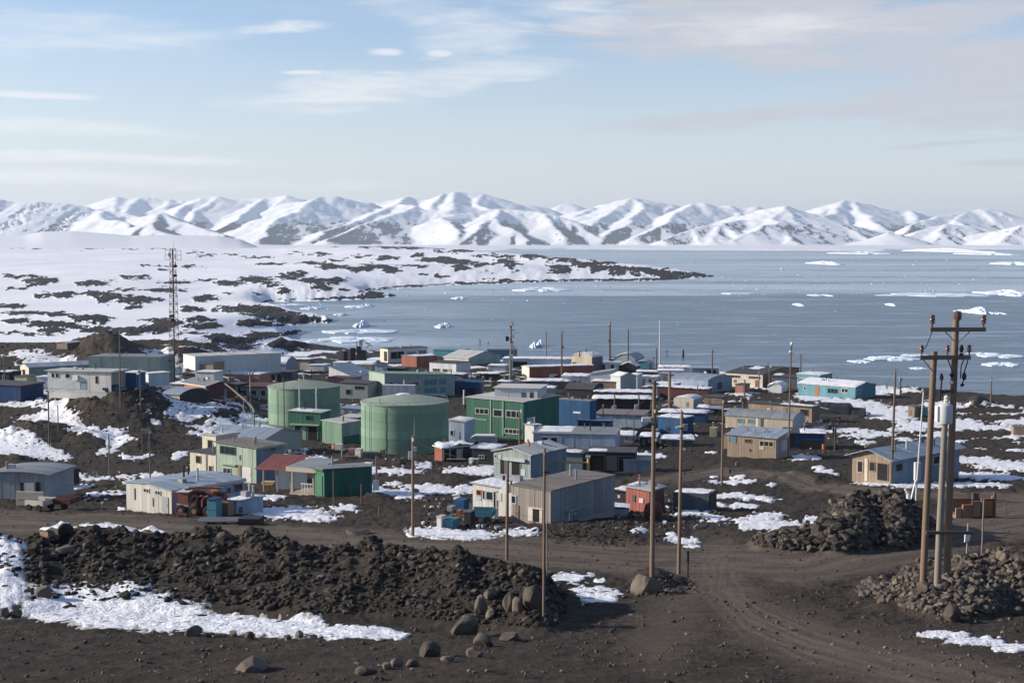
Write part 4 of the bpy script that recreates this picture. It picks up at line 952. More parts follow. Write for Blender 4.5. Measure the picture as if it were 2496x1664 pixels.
# light green two-storey house and what leans on it
B('green_house', 'light green two-storey house with brown flat roof and shuttered windows', 'house', 625, 1177, 529, 692, 85, 37, 'monoF', 3, 'mint', 'roof_brown', 'bluegrey', nF=12, nR=7, over=.3, trim='mint', group=G_N,
  win=[('F', .10, .50, .72, .96, 'w', 'darkgreen', 'window_glass'), ('F', .595, .625, .60, .76, 'w', 'beige'), ('F', .17, .38, .16, .33, 'w', 'mint'), ('F', .66, .88, 0, .42, 'd', 'offwhite'), ('F', .555, .63, 0, .46, 'b', 'brown', '', .03),
       ('F', .12, .52, .42, .455, 'b', 'mint', '', .25, 'canopy'), ('R', .54, .68, .86, .93, 'b', 'darkgrey')])
B('annex', 'cream annex with dark sloping roof left of the light green house', 'annex', 526, 1153, 464, 536, 45, 37, 'monoF', 0, 'cream', 'roof_dark', D=4.5, nF=7, trim='white', group=G_N, win=[('F', .24, .44, .42, .84, 'w', 'brown'), ('F', .64, .68, 0, .95, 'b', 'darkgrey'), ('F', .76, .88, .05, .36, 'g', 'beige')])
B('annex', 'upper cream annex with doorway behind the light green house', 'annex', 527, 1140, 494, 545, 78, 37, 'flat', 0, 'cream', 'roof_pale', D=4, trim='cream', group=G_N, win=[('F', .40, .78, .52, .86, 'w', 'tan')])
B('workshop', 'long low workshop with wide slate grey roof behind the light green house', 'workshop', 640, 1108, 494, 664, 34, 24, 'gableR', 19, 'grey', 'roof_blue', D=11, group=G_N, vents=[(.62, .5, .8, .14), (.4, .4, .6, .1)])
# carport with the red roof, and the dark green shed
def carport():
    p = P(712, 1200); a = math.radians(14); mp = m_per_px(p)
    r = thing('carport', 'open carport with faded red sheet roof beside the light green house', 'carport', tuple(p), -a)
    L = 83*mp; D = 4.2; h = 58*mp
    for x in (-L+0.3, -L*.48, -0.2):
        MB().box(x-.07, x+.07, .1, .24, -.6, h).build('post', 'beige', r)
    MB().box(-L, .1, D-.1, D, -1.2, h+.5).build('back_wall', 'bluegrey', r)
    n = 9
    rr = thing_part('roof', r)
    for i in range(n):
        x0, x1 = -L-.3+(L+.5)*i/n+.01, -L-.3+(L+.5)*(i+1)/n-.01
        MB().prism([(-.6, h), (D+.2, h+.85), (D+.2, h+.92), (-.6, h+.08)], 'x', x0, x1).build('roof_sheet', 'redroof', rr)
    MB().box(-L-.3, .2, -.68, -.61, h-.10, h+.09).build('fascia', 'coral', r)
carport()
def porch():
    p = P(768, 1206); a = math.radians(24); mp = m_per_px(p)
    r = thing('porch', 'open porch with grey roof and beige fascia beside the dark green shed', 'porch', tuple(p), -a)
    L = 66*mp; D = 4.0; h = 64*mp
    for x, y in ((-L, .1), (-L*.66, 3.4), (-.25, .1), (-.3, 3.5)): MB().box(x-.09, x+.09, y-.09, y+.09, -.6, h).build('post', 'beige', r)
    MB().box(-L-.2, .2, -.2, D, -.5, .08).build('deck', 'beige', r)
    MB().prism([(-.5, h), (D+.4, h+.35), (D+.4, h+.48), (-.5, h+.13)], 'x', -L-.4, .5).build('roof', 'roof_grey', r)
    MB().box(-L-.4, .5, -.58, -.51, h-.35, h+.12).build('fascia', 'beige', r)
    MB().box(-L*.7, -.4, 2.8, 2.9, -.4, h).build('back_wall', 'darkgrey', r)
    for k in range(7): MB().box(-L*.62+k*.35, -L*.62+k*.35+.06, .2, .26, .08, 1.05).build('baluster', 'white', r)
    MB().box(-L*.66, -.3, .18, .28, 1.05, 1.15).build('rail', 'white', r)
porch()
B('green_shed', 'dark green shed with grey flat roof beside the open porch', 'shed', 791, 1210, 768, 907, 62, 55, 'monoR', 5, 'green', 'roof_grey', 'darkgreen', nF=3, nR=10, over=.35, trim='green', group=G_N, win=[('F', .36, .86, .02, .80, 'b', 'green', '', .02, 'shutter'), ('R', .28, .36, .36, .42, 'b', 'darkgrey'), ('R', .02, .98, .86, .95, 'b', 'green', '', .03, 'trim_board')])
B('flat_roofed_store', 'dark low store with black roof behind the red carport', 'store', 690, 1142, 645, 748, 26, 22, 'flat', 0, 'darkgrey', 'roof_dark', D=5, group=G_N, snow=[(.5, 1, .0, .5)])
# brown board hut by the road
B('board_hut', 'grey-brown corrugated hut with flat brown roof nearest the road', 'hut', 1343, 1275, 1247, 1497, 78, 36, 'monoF', 3, 'greybrown', 'roof_brown', 'midgrey', nF=20, nR=15, panel='plank', over=.12, group=G_N,
  win=[('F', .00, .14, .46, .74, 'w', 'palegrey'), ('F', .10, .20, 0, .44, 'd', 'brown'), ('F', .45, .56, 0, .40, 'b', 'cream', '', .04, 'door'), ('F', .57, .73, 0, .40, 'g', 'cream'), ('F', .735, .80, 0, .38, 'b', 'cream', '', .04, 'door'), ('F', .44, .82, .40, .44, 'b', 'cream', '', .06, 'lintel')])
annex_ = B('annex', 'pale board annex with big shop window joined to the grey-brown hut', 'annex', 1249, 1258, 1153, 1262, 66, 36, 'monoF', 3, 'offwhite', 'roof_pale', D=5, nF=12, panel='plank', group=G_N, snow=[(0, 1, 0, .6)], sthick=.1, trim=None,
  win=[('F', .10, .24, .62, .84, 'w', 'orange', 'window_glass'), ('F', .26, .33, .50, .84, 'w', 'palegrey'), ('F', .34, .54, .48, .84, 'w', 'palegrey'), ('F', .55, .60, 0, .84, 'g', 'palegrey'), ('F', .10, .22, .44, .60, 'b', 'palegrey'), ('F', .62, .74, .52, .82, 'b', 'offwhite')])
B('hutch', 'small white open-fronted hutch at the foot of the grey-brown hut', 'hutch', 1385, 1272, 1372, 1437, 26, 30, 'flat', 0, 'offwhite', 'roof_blue', 'palegrey', over=.35, win=[('R', .14, .46, .05, .62, 'g', 'palegrey'), ('R', .56, .82, .05, .62, 'g', 'palegrey')])
# coral red shed and dark bins beyond
B('red_shed', 'coral red shed with snow on its edge behind the grey-brown hut', 'shed', 1584, 1248, 1526, 1618, 52, 34, 'monoF', 4, 'coral', 'roof_pale', 'maroon', nF=7, snow=[(.0, .4, .1, .9)], group=G_N, win=[('F', .30, .40, .42, .74, 'b', 'darkgrey'), ('F', .56, .74, .40, .62, 'b', 'white')])
B('dark_store', 'black open-fronted store left of the coral red shed', 'store', 1527, 1232, 1497, 1540, 34, 34, 'flat', 0, 'black', 'roof_dark', D=4, snow='full', sthick=.12, win=[('F', .3, .5, .5, .72, 'b', 'palegrey')])
B('shipping_container', 'dark grey shipping container with snow on top behind the coral shed', 'container', 1728, 1246, 1641, 1746, 38, 22, 'flat', 0, 'darkgrey', 'roof_dark', 'black', nF=10, over=.02, snow=[(0, .95, .1, 1)], sthick=.1)
# light grey-green gabled hut
B('gabled_hut', 'grey-green gabled hut with dark doorways and pale roof', 'hut', 1294, 1164, 1204, 1380, 56, 36, 'gableF', 13, 'greygreen', 'roof_pale', 'bluegrey', nF=12, nR=9, over=.3, group=G_N,
  win=[('F', .19, .31, .04, .66, 'g', 'greygreen'), ('F', .50, .72, .05, .62, 'g', 'greygreen'), ('F', .30, .88, .66, .80, 'b', 'palegrey', '', .3, 'lintel'), ('F', .02, .10, .70, .86, 'w', 'palegrey'), ('F', .12, .20, .70, .86, 'b', 'offwhite'), ('F', .74, .86, .05, .34, 'b', 'palegrey')])
B('long_hall', 'long pale blue hall with shallow grey roof and two front windows', 'hall', 1500, 1098, 1300, 1542, 38, 9, 'monoF', 0, 'paleblue', 'roof_grey', D=9, nF=22, nR=4, over=.2, group=G_N, snow=[(.05, .45, .2, .95)], sthick=.1, win=[('F', .10, .185, .36, .80, 'w', 'white', 'window_glass'), ('F', .21, .30, .34, .80, 'w', 'white'), ('F', .30, .345, .10, .9, 'b', 'palegrey')])
B('annex', 'cream clapboard end annex left of the long pale blue hall', 'annex', 1301, 1081, 1279, 1318, 44, 52, 'flat', 0, 'offwhite', 'roof_blue', 'paleblue', snow=[(0, 1, .3, 1)], sthick=.1, group=G_N)
B('open_store', 'row of black open bays behind the yellow pipe frame', 'store', 1548, 1150, 1432, 1558, 46, 8, 'flat', 0, 'black', 'roof_dark', D=5, over=.1, snow=[(.0, .4, .1, .6)], sthick=.1, win=[('F', .02, .36, .05, .85, 'g', 'darkgrey'), ('F', .40, .62, .05, .85, 'b', 'darkgrey', '', .02, 'door'), ('F', .66, .95, .05, .8, 'g', 'darkgrey')])
B('tar_hut', 'tarred dark hut behind the yellow pipe frame beside the gabled hut', 'hut', 1420, 1146, 1338, 1440, 40, 12, 'monoF', 3, 'bluegrey', 'roof_dark', D=4, snow=[(.4, .9, 0, .7)], sthick=.1)
B('tool_store', 'dark blue-grey tool store with plain front behind the tall pole', 'store', 1585, 1150, 1520, 1594, 28, 6, 'flat', 0, 'bluegrey', 'roof_grey', D=4, nF=8, over=.1)
# the brown houses on the right
B('plank_hut', 'brown plank hut with grey sloping roof and teal windows', 'hut', 1892, 1118, 1773, 1924, 50, 34, 'monoR', -11, 'tan', 'roof_blue', 'greybrown', nF=17, nR=5, panel='plank', over=.3, group=G_N,
  win=[('F', .03, .18, .62, .92, 'w', 'tan', 'tealdark'), ('F', .36, .50, .66, .86, 'w', 'brown'), ('F', .66, .95, .56, .84, 'w', 'beige', 'window_glass'), ('F', .66, .76, .40, .54, 'b', 'beige'), ('F', .45, .49, .26, .38, 'w', 'brown'), ('R', .3, .75, .3, .8, 'b', 'palegrey')])
B('lean_to', 'dark shingled lean-to left of the brown plank hut', 'shed', 1792, 1096, 1762, 1806, 34, 34, 'monoF', 2, 'brown', 'roof_dark', D=4, group=G_N)
B('long_hut', 'long beige board hut with curved grey roof behind the brown plank hut', 'hut', 1932, 1048, 1768, 1962, 26, 30, 'barrelR', 12, 'beige', 'roof_grey', 'grey', nF=18, panel='plank', over=.2, group=G_N, win=[('F', .18, .28, .35, .80, 'w', 'beige', 'tealdark'), ('F', .34, .44, .35, .80, 'w', 'beige', 'tealdark'), ('F', .46, .50, .1, .9, 'b', 'white'), ('F', .53, .57, .05, .95, 'b', 'darkgrey')])
B('long_hut', 'long tan board house with black roof and one dark end window', 'house', 1979, 1030, 1824, 1998, 37, 38, 'flat', 0, 'tan', 'roof_dark', 'brown', nF=20, nR=3, panel='plank', over=.35, group=G_N, snow=[(.45, .95, .3, .9)], sthick=.12, vents=[(.3, .4, .5, .12)], win=[('F', .82, .95, .42, .86, 'w', 'brown'), ('F', .28, .38, .6, .9, 'b', 'brown')])
def tarp_hut():
    p = P(2105, 1018); mp = m_per_px(p)
    r = thing('tarped_shed', 'long low shed covered in black tarpaulin beside the tan board house', 'shed', tuple(p), -math.radians(18))
    L, D, h = 110*mp, 7.0, 30*mp; rs = np.random.RandomState(4); mb = MB(); n, mm = 16, 9
    for i in range(n):
        for j in range(mm):
            t = j/(mm-1); s = i/(n-1); hh = h*(1.0 if s < .72 else .62)*(0.75+0.25*math.sin(math.pi*t))+rs.uniform(-.08, .08)
            if j in (0, mm-1): hh = -.6
            mb.v.append((-L+L*s+rs.uniform(-.05, .05), D*(t if 0 < j < mm-1 else (0 if j == 0 else 1)), hh))
    for i in range(n-1):
        for j in range(mm-1): mb.f.append((i*mm+j, (i+1)*mm+j, (i+1)*mm+j+1, i*mm+j+1))
    mb.f += [tuple(range(mm)), tuple((n-1)*mm+j for j in range(mm-1, -1, -1))]
    mb.build('tarpaulin', 'tarp', r); MB().box(-L*1.0, -L*.1, -.12, -.02, -.6, .5).build('wall_base', 'darkgrey', r)
    MB().bar((-L*.98, -.1, h*.78), (-L*.76, -.16, h*.62), .12).build('batten', 'white', r)
tarp_hut()
house_ = B('house', 'weathered wooden house with broken porch and grey gable roof on the right', 'house', 2170, 1180, 2077, 2337, 62, 48, 'gableF', 17, 'tan', 'roof_blue', 'bluegrey', nF=10, nR=12, panel='plank', over=.7, roofn=9, group=G_N,
  win=[('F', .14, .30, .30, .78, 'w', 'beige'), ('F', .34, .42, 0, .9, 'b', 'beige', '', .02, 'door'), ('F', .46, .62, .42, .80, 'w', 'brown'), ('F', .68, .94, .12, .78, 'g', 'brown'), ('R', .06, .16, .45, .78, 'w', 'bluegrey'), ('R', .60, .70, .45, .8, 'w', 'palegrey')])
for (u_, v_, hh) in ((2094, 1160, 38), (2117, 1165, 44), (2146, 1172, 46)):
    p = P(u_, v_); mp = m_per_px(p); t = thing('porch_post', None, None, tuple(p)); adopt(t, house_); pm_ = MB().bar((0, -.3, -.4), (.12, -.3, hh*mp), .16).build('porch_post', 'beige', house_); pm_.location = t.location; pm_.rotation_euler.z = t.rotation_euler.z; bpy.data.objects.remove(t)
# blue and teal
B('blue_hut', 'bright blue hut with snow on the roof behind the tall pole', 'hut', 1662, 1060, 1604, 1690, 40, 36, 'flat', 0, 'blue', 'roof_blue', 'deepblue', nF=6, nR=3, snow='full', sthick=.2, group=G_N, win=[('F', .36, .52, .20, .44, 'b', 'black')])
B('blue_shed', 'dark blue long shed with snow roof left of the bright blue hut', 'shed', 1720, 1030, 1606, 1736, 22, 14, 'flat', 0, 'deepblue', 'roof_blue', D=6, snow=[(0, .95, 0, .9)], sthick=.2)
B('blue_shed', 'low black and blue shed under snow right of the brown plank hut', 'shed', 2010, 1094, 1911, 2026, 36, 10, 'flat', 0, 'deepblue', 'roof_dark', D=7, over=.2, snow=[(.4, 1, 0, .8), (.0, .2, .2, .6)], sthick=.16, win=[('F', .05, .30, .1, .8, 'g', 'deepblue'), ('F', .40, .95, .04, .6, 'b', 'black')])
B('teal_hall', 'teal hall with snow-covered gable roof near the shore', 'hall', 2085, 971, 1946, 2134, 27, 42, 'gableR', 9, 'teal', 'white', 'tealdark', nF=16, nR=6, over=.25, snow='full', sthick=.2, group=G_N, win=[('F', .30, .37, 0, .82, 'd', 'orange'), ('F', .10, .14, .4, .75, 'w', 'white'), ('F', .52, .70, .30, .75, 'w', 'tealdark'), ('F', .76, .88, .45, .85, 'w', 'white'), ('R', .06, .22, .4, .75, 'w', 'white')])
B('teal_hall', 'upper teal row with ribbon windows behind the snow-roofed teal hall', 'hall', 1998, 948, 1942, 2012, 30, 40, 'flat', 0, 'teal', 'white', D=7, nF=9, snow='full', sthick=.2, group=G_N, win=[('F', .05, .92, .35, .72, 'w', 'white', 'tealdark')])
B('blue_hall', 'pale blue corrugated hall with curved roof and maroon base', 'hall', 1726, 958, 1636, 1784, 28, 38, 'barrelR', 8, 'slate', 'roof_blue', 'bluegrey', nF=11, nR=7, over=.15, group=G_N, win=[('F', .82, .90, .3, .62, 'w', 'slate'), ('F', .06, .10, .2, .7, 'b', 'darkgrey'), ('R', .38, .56, .2, .7, 'b', 'deepblue')])
B('maroon_shed', 'low maroon shed with snow roof in front of the pale blue hall', 'shed', 1724, 976, 1602, 1748, 26, 20, 'monoF', 3, 'maroon', 'roof_dark', D=5, snow='full', sthick=.22)
B('teal_shed', 'teal low shed with snow edge left of the pale blue hall', 'shed', 1640, 962, 1592, 1652, 22, 30, 'flat', 0, 'tealdark', 'white', D=5, snow='full', sthick=.2)
B('cream_house', 'cream house with dark brown roof above the shore', 'house', 1859, 944, 1769, 1948, 28, 34, 'gableR', 8, 'cream', 'roof_dark', 'brown', nF=9, over=.3, group=G_N, snow=[(.3, .5, .3, .6)], win=[('F', .10, .40, .60, .86, 'w', 'white'), ('F', .62, .95, .62, .84, 'w', 'beige'), ('F', .22, .30, .24, .5, 'b', 'brown'), ('F', .80, .90, .0, .55, 'd', 'rust')])
B('brick_annex', 'low rusty red annex below the cream house', 'annex', 1812, 958, 1792, 1826, 18, 34, 'flat', 0, 'pinkred', 'roof_dark', D=4)
B('grey_shed', 'dark grey shed with long roof right of the cream house', 'shed', 1948, 946, 1880, 1962, 22, 22, 'monoF', 2, 'darkgrey', 'roof_dark', D=8, snow=[(0, .3, .4, 1)])
B('caravan', 'cream caravan-shaped cabin under snow behind the tall pole', 'cabin', 1690, 1004, 1642, 1712, 30, 26, 'barrelF', 5, 'cream', 'white', 'grey', nF=3, snow=[(0, 1, 0, .8)], sthick=.16, over=.05, win=[('F', .62, .74, .4, .8, 'b', 'grey')])
B('snow_hut', 'small hut drowned in a smooth snow drift below the cream house', 'hut', 1905, 958, 1872, 1922, 14, 25, 'barrelF', 6, 'white', 'white', D=6, snow='full', sthick=.35)
# kiosks and boxes at far right
B('kiosk', 'small tan kiosk with brown roof on the snow by the shore', 'kiosk', 2229, 1016, 2213, 2236, 24, 36, 'monoF', 2, 'tan', 'roof_brown', D=2.6, over=.15, win=[('F', .2, .5, .1, .7, 'd', 'brown')])
B('kiosk', 'teal and rust cabin right of the small tan kiosk', 'kiosk', 2254, 1014, 2237, 2262, 18, 30, 'flat', 0, 'tealdark', 'roof_dark', D=2.6, win=[('F', .3, .8, .1, .8, 'b', 'rust')])
B('timber_crate', 'brown timber box cut by the right edge of the snow slope', 'crate', 2500, 1062, 2470, 2530, 20, 12, 'flat', 0, 'tan', 'roof_brown', D=3, nF=6, panel='plank', over=.05)
# green hall group in the middle
green_hall_ = B('green_hall', 'tall green corrugated hall with two rows of windows', 'hall', 1276, 1070, 1137, 1382, 90, 30, 'monoF', 3, 'green', 'roof_pale', 'darkgreen', nF=14, nR=9, over=.25, D=13, group=G_N,
  win=[('F', .16, .40, .60, .76, 'w', 'white'), ('F', .48, .64, .56, .76, 'w', 'white'), ('F', .70, .97, .56, .76, 'w', 'white'), ('F', .68, .96, .12, .26, 'w', 'white'), ('F', .425, .445, .05, 1.0, 'b', 'mint', '', .06, 'downpipe'), ('F', .645, .66, .05, 1.0, 'b', 'mint', '', .06, 'downpipe'), ('F', .10, .37, .44, .47, 'b', 'mint'), ('R', .08, .24, .30, .56, 'b', 'palegrey')])
p_ = P(1276, 1070); mp_ = m_per_px(p_)
mon_ = B('monitor_roof', 'pale raised roof with square ventilators on top of the green hall', 'roof', 1330, 1005, 1206, 1376, 50, 12, 'monoR', -0.1, 'palegrey', 'roof_pale', D=7, over=.3, at=Vector((p_.x+40*mp_, p_.y+5.5, p_.z+64*mp_)), skirt=.2, trim=None, win=[('F', .60, .70, .25, .8, 'b', 'darkgrey', '', .1, 'ventilator'), ('F', .73, .79, .25, .8, 'b', 'palegrey', '', .2, 'ventilator'), ('F', .80, .87, .3, .8, 'b', 'darkgrey', '', .1, 'ventilator'), ('F', .90, .96, .25, .85, 'b', 'white', '', .2, 'ventilator'), ('F', .02, .50, .45, .55, 'b', 'roof_pale')])
adopt(mon_, green_hall_); BLD.pop()
B('blue_block', 'bright blue two-storey block joined to the green hall', 'building', 1438, 1052, 1358, 1453, 74, 30, 'flat', 0, 'blue', 'roof_grey', 'blue', nF=5, nR=3, over=.1, group=G_N, win=[('F', .50, .72, .58, .64, 'b', 'white', '', .02, 'plate')])
B('blue_annex', 'lower blue annex in front of the bright blue block', 'annex', 1490, 1052, 1408, 1496, 26, 8, 'flat', 0, 'deepblue', 'roof_blue', D=5, nF=8, over=.08, win=[('F', .72, .82, .5, .8, 'b', 'slate')])
B('flat_hut', 'tan flat-roofed hut with pale blue walls right of the blue block', 'hut', 1565, 1042, 1452, 1576, 30, 14, 'flat', 0, 'paleblue', 'roof_brown', D=8, over=.4, nF=9)
B('black_barrel_shed', 'black round-topped shed above the bright blue block', 'shed', 1445, 975, 1378, 1452, 26, 20, 'barrelR', 10, 'black', 'roof_dark', D=9)
B('snow_shed', 'long dark open shed with white snow roof behind the tall pole', 'shed', 1590, 978, 1448, 1600, 20, 6, 'monoF', 1, 'brown', 'roof_dark', D=6, snow='full', sthick=.3, group=G_F)
B('snow_shed', 'lower dark open shed with white snow roof and hanging tanks', 'shed', 1584, 1006, 1446, 1600, 32, 6, 'flat', 0, 'black', 'roof_dark', D=6, snow='full', sthick=.3, over=.4, group=G_F, win=[('F', .32, .40, .2, .5, 'b', 'palegrey', '', .3, 'wall_tank'), ('F', .72, .82, .2, .5, 'b', 'palegrey', '', .3, 'wall_tank')])
# two tanks
def tank(label, u, v, half, v_eave, v_apex, courses, extras):
    p0 = P(u, v); mp = m_per_px(p0); R = half*mp; c = Vector((p0.x, p0.y+R*0.97, p0.z-.3)); c.x = p0.x*(c.y/p0.y)
    R = half*depth_of(c)/F; dep = depth_of(c)-R*.3; h = (v-v_eave)*dep/F*1.02+.3
    r = thing('storage_tank', label, 'tank', tuple(c))
    n = courses; n_s = 64
    for i in range(n):
        z0, z1 = h*i/n, h*(i+1)/n
        MB().lathe([(R-.02*(i % 2), z0-(.8 if i == 0 else 0)), (R-.02*(i % 2), z1-.05), (R+.015, z1-.04), (R+.015, z1)], n_s).build('shell_course', 'tankgreen', r, smooth=True)
    ra = (v_eave-v_apex)*dep/F*0.62
    prof = [(R+.12, h-.12), (R+.12, h+.03)]+[(R*(1-t)+.02, h+.04+ra*(1-(1-t)**1.35)) for t in np.linspace(0.02, 1, 8)]
    MB().lathe(prof, n_s).build('tank_roof', 'tank_roof', r, smooth=True)
    for k in range(18):
        q = 2*math.pi*k/18; MB().bar((math.cos(q)*R*.98, math.sin(q)*R*.98, h+.08), (math.cos(q)*R*.10, math.sin(q)*R*.10, h+.07+ra*(1-.1**1.35)), .05).build('roof_seam', 'tank_roof', r)
    for q in extras:
        a = math.radians(q); x, y = math.cos(a)*(R+.08), math.sin(a)*(R+.08)
        MB().tube([(x, y, -.3), (x, y, h*.96)], .045, 6).build('downpipe', 'mint', r)
    return r, c, R, h, ra
t1, c1, R1, h1, ra1 = tank('green storage tank with low dome roof behind the green pump house', 742, 1047, 87, 951, 929, 5, (200, 232, 262, 300))
MB().lathe([(R1+.5, -1.2), (R1+.5, .9), (R1+.2, 1.0)], 48).build('foundation', 'concrete', t1)
t2, c2, R2, h2, ra2 = tank('large green storage tank with snow on its roof peak', 987, 1106, 106, 992, 965, 6, (212, 248, 282))
V_, F_ = [], []
rs_ = np.random.RandomState(2)
for i in range(5):
    for j in range(14):
        q = 2*math.pi*j/14; rr_ = R2*.16*i/4*(1+.25*math.sin(2*q+1)); V_.append((rr_*math.cos(q)-R2*.02, rr_*math.sin(q), h2+ra2+.22-.30*(i/4)**2+rs_.uniform(-.02, .02)))
for i in range(4):
    for j in range(14): F_.append((i*14+j, (i+1)*14+j, (i+1)*14+(j+1) % 14, i*14+(j+1) % 14))
snow_edge(mesh_obj('snow_cap', V_, F_, MATS['snow'], t2, smooth=True))
mb = MB()
for k in range(40): q = 2*math.pi*k/40; mb.tube([(math.cos(q)*(R2-.1), math.sin(q)*(R2-.1), h2+.05), (math.cos(q)*(R2-.1), math.sin(q)*(R2-.1), h2+.5)], .018, 4)
mb.tube([(math.cos(2*math.pi*k/40)*(R2-.1), math.sin(2*math.pi*k/40)*(R2-.1), h2+.5) for k in range(41)], .018, 4); o = mb.build('guard_rail', 'steel', t2)
MB().tube([(-R2*.5, -R2*.75, h2*.98), (-R2*.5, -R2*.75, h2+.9)], .07, 6).build('vent_pipe', 'steel', t2)
mb = MB(); a = math.radians(222)
for s in (-.22, .22): mb.tube([(math.cos(a)*(R2+.2)-math.sin(a)*s, math.sin(a)*(R2+.2)+math.cos(a)*s, -.2), (math.cos(a)*(R2+.2)-math.sin(a)*s, math.sin(a)*(R2+.2)+math.cos(a)*s, h2+.6)], .03, 5)
for k in range(18): z = k*h2/18; mb.tube([(math.cos(a)*(R2+.2)-math.sin(a)*s, math.sin(a)*(R2+.2)+math.cos(a)*s, z) for s in (-.22, .22)], .02, 4)
mb.build('ladder', 'mint', t2)
B('pump_house', 'green pump house with open porch in front of the rear tank', 'pump house', 782, 1076, 703, 800, 70, 16, 'monoF', 2, 'green', 'roof_pale', 'darkgreen', D=4, nF=9, group=G_N, snow=[(.1, .7, .1, .8)], sthick=.1,
  win=[('F', .20, .40, .06, .52, 'g', 'mint'), ('F', .44, .56, .04, .54, 'b', 'mint', '', .03, 'door'), ('F', .62, .90, .06, .52, 'g', 'mint'), ('F', .08, .98, .56, .60, 'b', 'mint', '', .6, 'canopy'), ('F', .55, .72, .74, .90, 'w', 'darkgreen')])
B('green_shed', 'green shed with pale roof left of the large tank', 'shed', 834, 1082, 786, 880, 50, 36, 'monoF', 3, 'tankgreen', 'roof_pale', 'greygreen', nF=5, nR=5, group=G_N, over=.2, win=[('R', .06, .9, 0, .36, 'b', 'darkgreen', '', .02, 'door')])
B('container', 'dark maroon container with white end and pale roof', 'container', 1154, 1060, 1125, 1208, 32, 44, 'gableR', 4, 'offwhite', 'roof_pale', 'maroon', nF=2, nR=5, over=.08, group=G_N, win=[('F', .72, .86, .34, .46, 'b', 'darkgrey')])
B('pale_shed', 'pale blue shed squeezed right of the large tank', 'shed', 1132, 1078, 1094, 1142, 50, 20, 'monoF', 3, 'paleblue', 'roof_pale', D=5, nF=5, snow=[(.1, .8, .2, .9)], sthick=.1, win=[('F', .40, .70, 0, .52, 'd', 'slate'), ('F', .08, .34, .30, .58, 'w', 'white')])
B('red_hut', 'hut with rust-red end and thick rolled snow on its roof', 'hut', 1079, 1124, 1060, 1150, 32, 60, 'flat', 0, 'rust', 'white', 'black', nF=4, over=.3, snow='full', sthick=.5, group=G_N, win=[('R', .04, .22, .05, .92, 'g', 'palegrey'), ('R', .26, .46, .05, .9, 'g', 'grey'), ('R', .48, .62, .05, .86, 'd', 'palegrey'), ('R', .64, .66, 0, 1, 'b', 'palegrey', '', .06, 'post')])
B('black_hut', 'black hut with pale roof edge between the red-ended hut and gabled hut', 'hut', 1206, 1136, 1150, 1216, 40, 18, 'monoF', 2, 'black', 'roof_blue', D=5, snow=[(.2, .9, .0, .8)], sthick=.1, win=[('F', .30, .56, .42, .66, 'w', 'grey')])
# band of buildings right behind the tanks
B('green_building', 'pale green two-storey building with long window bands', 'building', 938, 969, 900, 1074, 46, 58, 'monoR', 12, 'mint', 'roof_green', 'greygreen', nF=4, over=.2, group=G_N, D=20,
  win=[('R', .56, .74, .52, .84, 'w', 'mint', 'tealdark'), ('R', .76, .88, .52, .84, 'w', 'mint', 'tealdark'), ('R', .56, .74, .06, .40, 'w', 'mint', 'tealdark'), ('R', .78, .88, .06, .40, 'w', 'mint', 'tealdark'), ('R', .06, .12, .50, .82, 'w', 'palegrey'), ('R', .18, .48, .56, .74, 'b', 'rust'), ('R', .24, .50, .52, .80, 'b', 'palegrey'), ('F', .2, .8, .05, .5, 'b', 'mint', '', .3, 'stair_box')])
B('screen_wall', 'pale corrugated screen in front of the pale green building', 'wall', 1010, 974, 932, 1014, 34, 6, 'flat', 0, 'palegrey', 'palegrey', D=2.2, nF=11, over=.03)
B('blue_roofed_hall', 'white hall with big blue-grey sloping roof above the tanks', 'hall', 862, 934, 802, 912, 14, 28, 'monoF', 22, 'white', 'roof_blue', D=12, nF=6, over=.25, group=G_N, sthick=.1)
B('red_shed', 'dusty red low shed below the white blue-roofed hall', 'shed', 862, 944, 800, 874, 20, 20, 'flat', 0, 'pinkred', 'roof_dark', D=5)
B('grey_house', 'grey-green house with three dark windows behind the tanks', 'house', 896, 972, 828, 906, 36, 16, 'monoF', 2, 'greygreen', 'roof_dark', D=7, win=[('F', .22, .42, .25, .62, 'w', 'grey'), ('F', .54, .88, .62, .86, 'w', 'brown')])
B('blue_shed', 'dark blue low shed with cluttered front right of the pale green building', 'shed', 1170, 962, 1072, 1180, 26, 8, 'monoF', 3, 'deepblue', 'deepblue', D=7, win=[('F', .04, .40, .05, .6, 'g', 'deepblue'), ('F', .5, .9, .05, .55, 'g', 'deepblue')])
B('black_shed', 'black sloping shed beside the small blue cabin', 'shed', 984, 914, 936, 992, 14, 10, 'monoF', 0, 'black', 'roof_dark', D=6)
B('blue_cabin', 'small blue cabin with bright top above the green building', 'cabin', 934, 916, 914, 940, 22, 14, 'flat', 0, 'slate', 'blue', D=4, win=[('F', .2, .7, .2, .6, 'w', 'white')])
B('white_block', 'white flat block with two dark windows and rounded corner', 'building', 1112, 914, 1047, 1147, 25, 30, 'flat', 0, 'white', 'roof_dark', 'palegrey', nF=7, over=.25, group=G_N, win=[('F', .12, .40, .22, .50, 'w', 'white'), ('F', .50, .68, .22, .50, 'w', 'beige'), ('F', .72, .80, .1, .5, 'b', 'tan')])
B('gabled_hall', 'grey-green gabled hall with cream barge boards near the shore', 'hall', 1142, 890, 1082, 1219, 15, 40, 'gableR', 14, 'palegrey', 'roof_pale', 'greygreen', over=.3, trim='cream', group=G_N, nR=8)
B('teal_hall', 'low teal-roofed hall behind the gabled hall on the shore', 'hall', 1122, 870, 1056, 1150, 14, 20, 'monoF', 0, 'tealdark', 'teal', D=9)
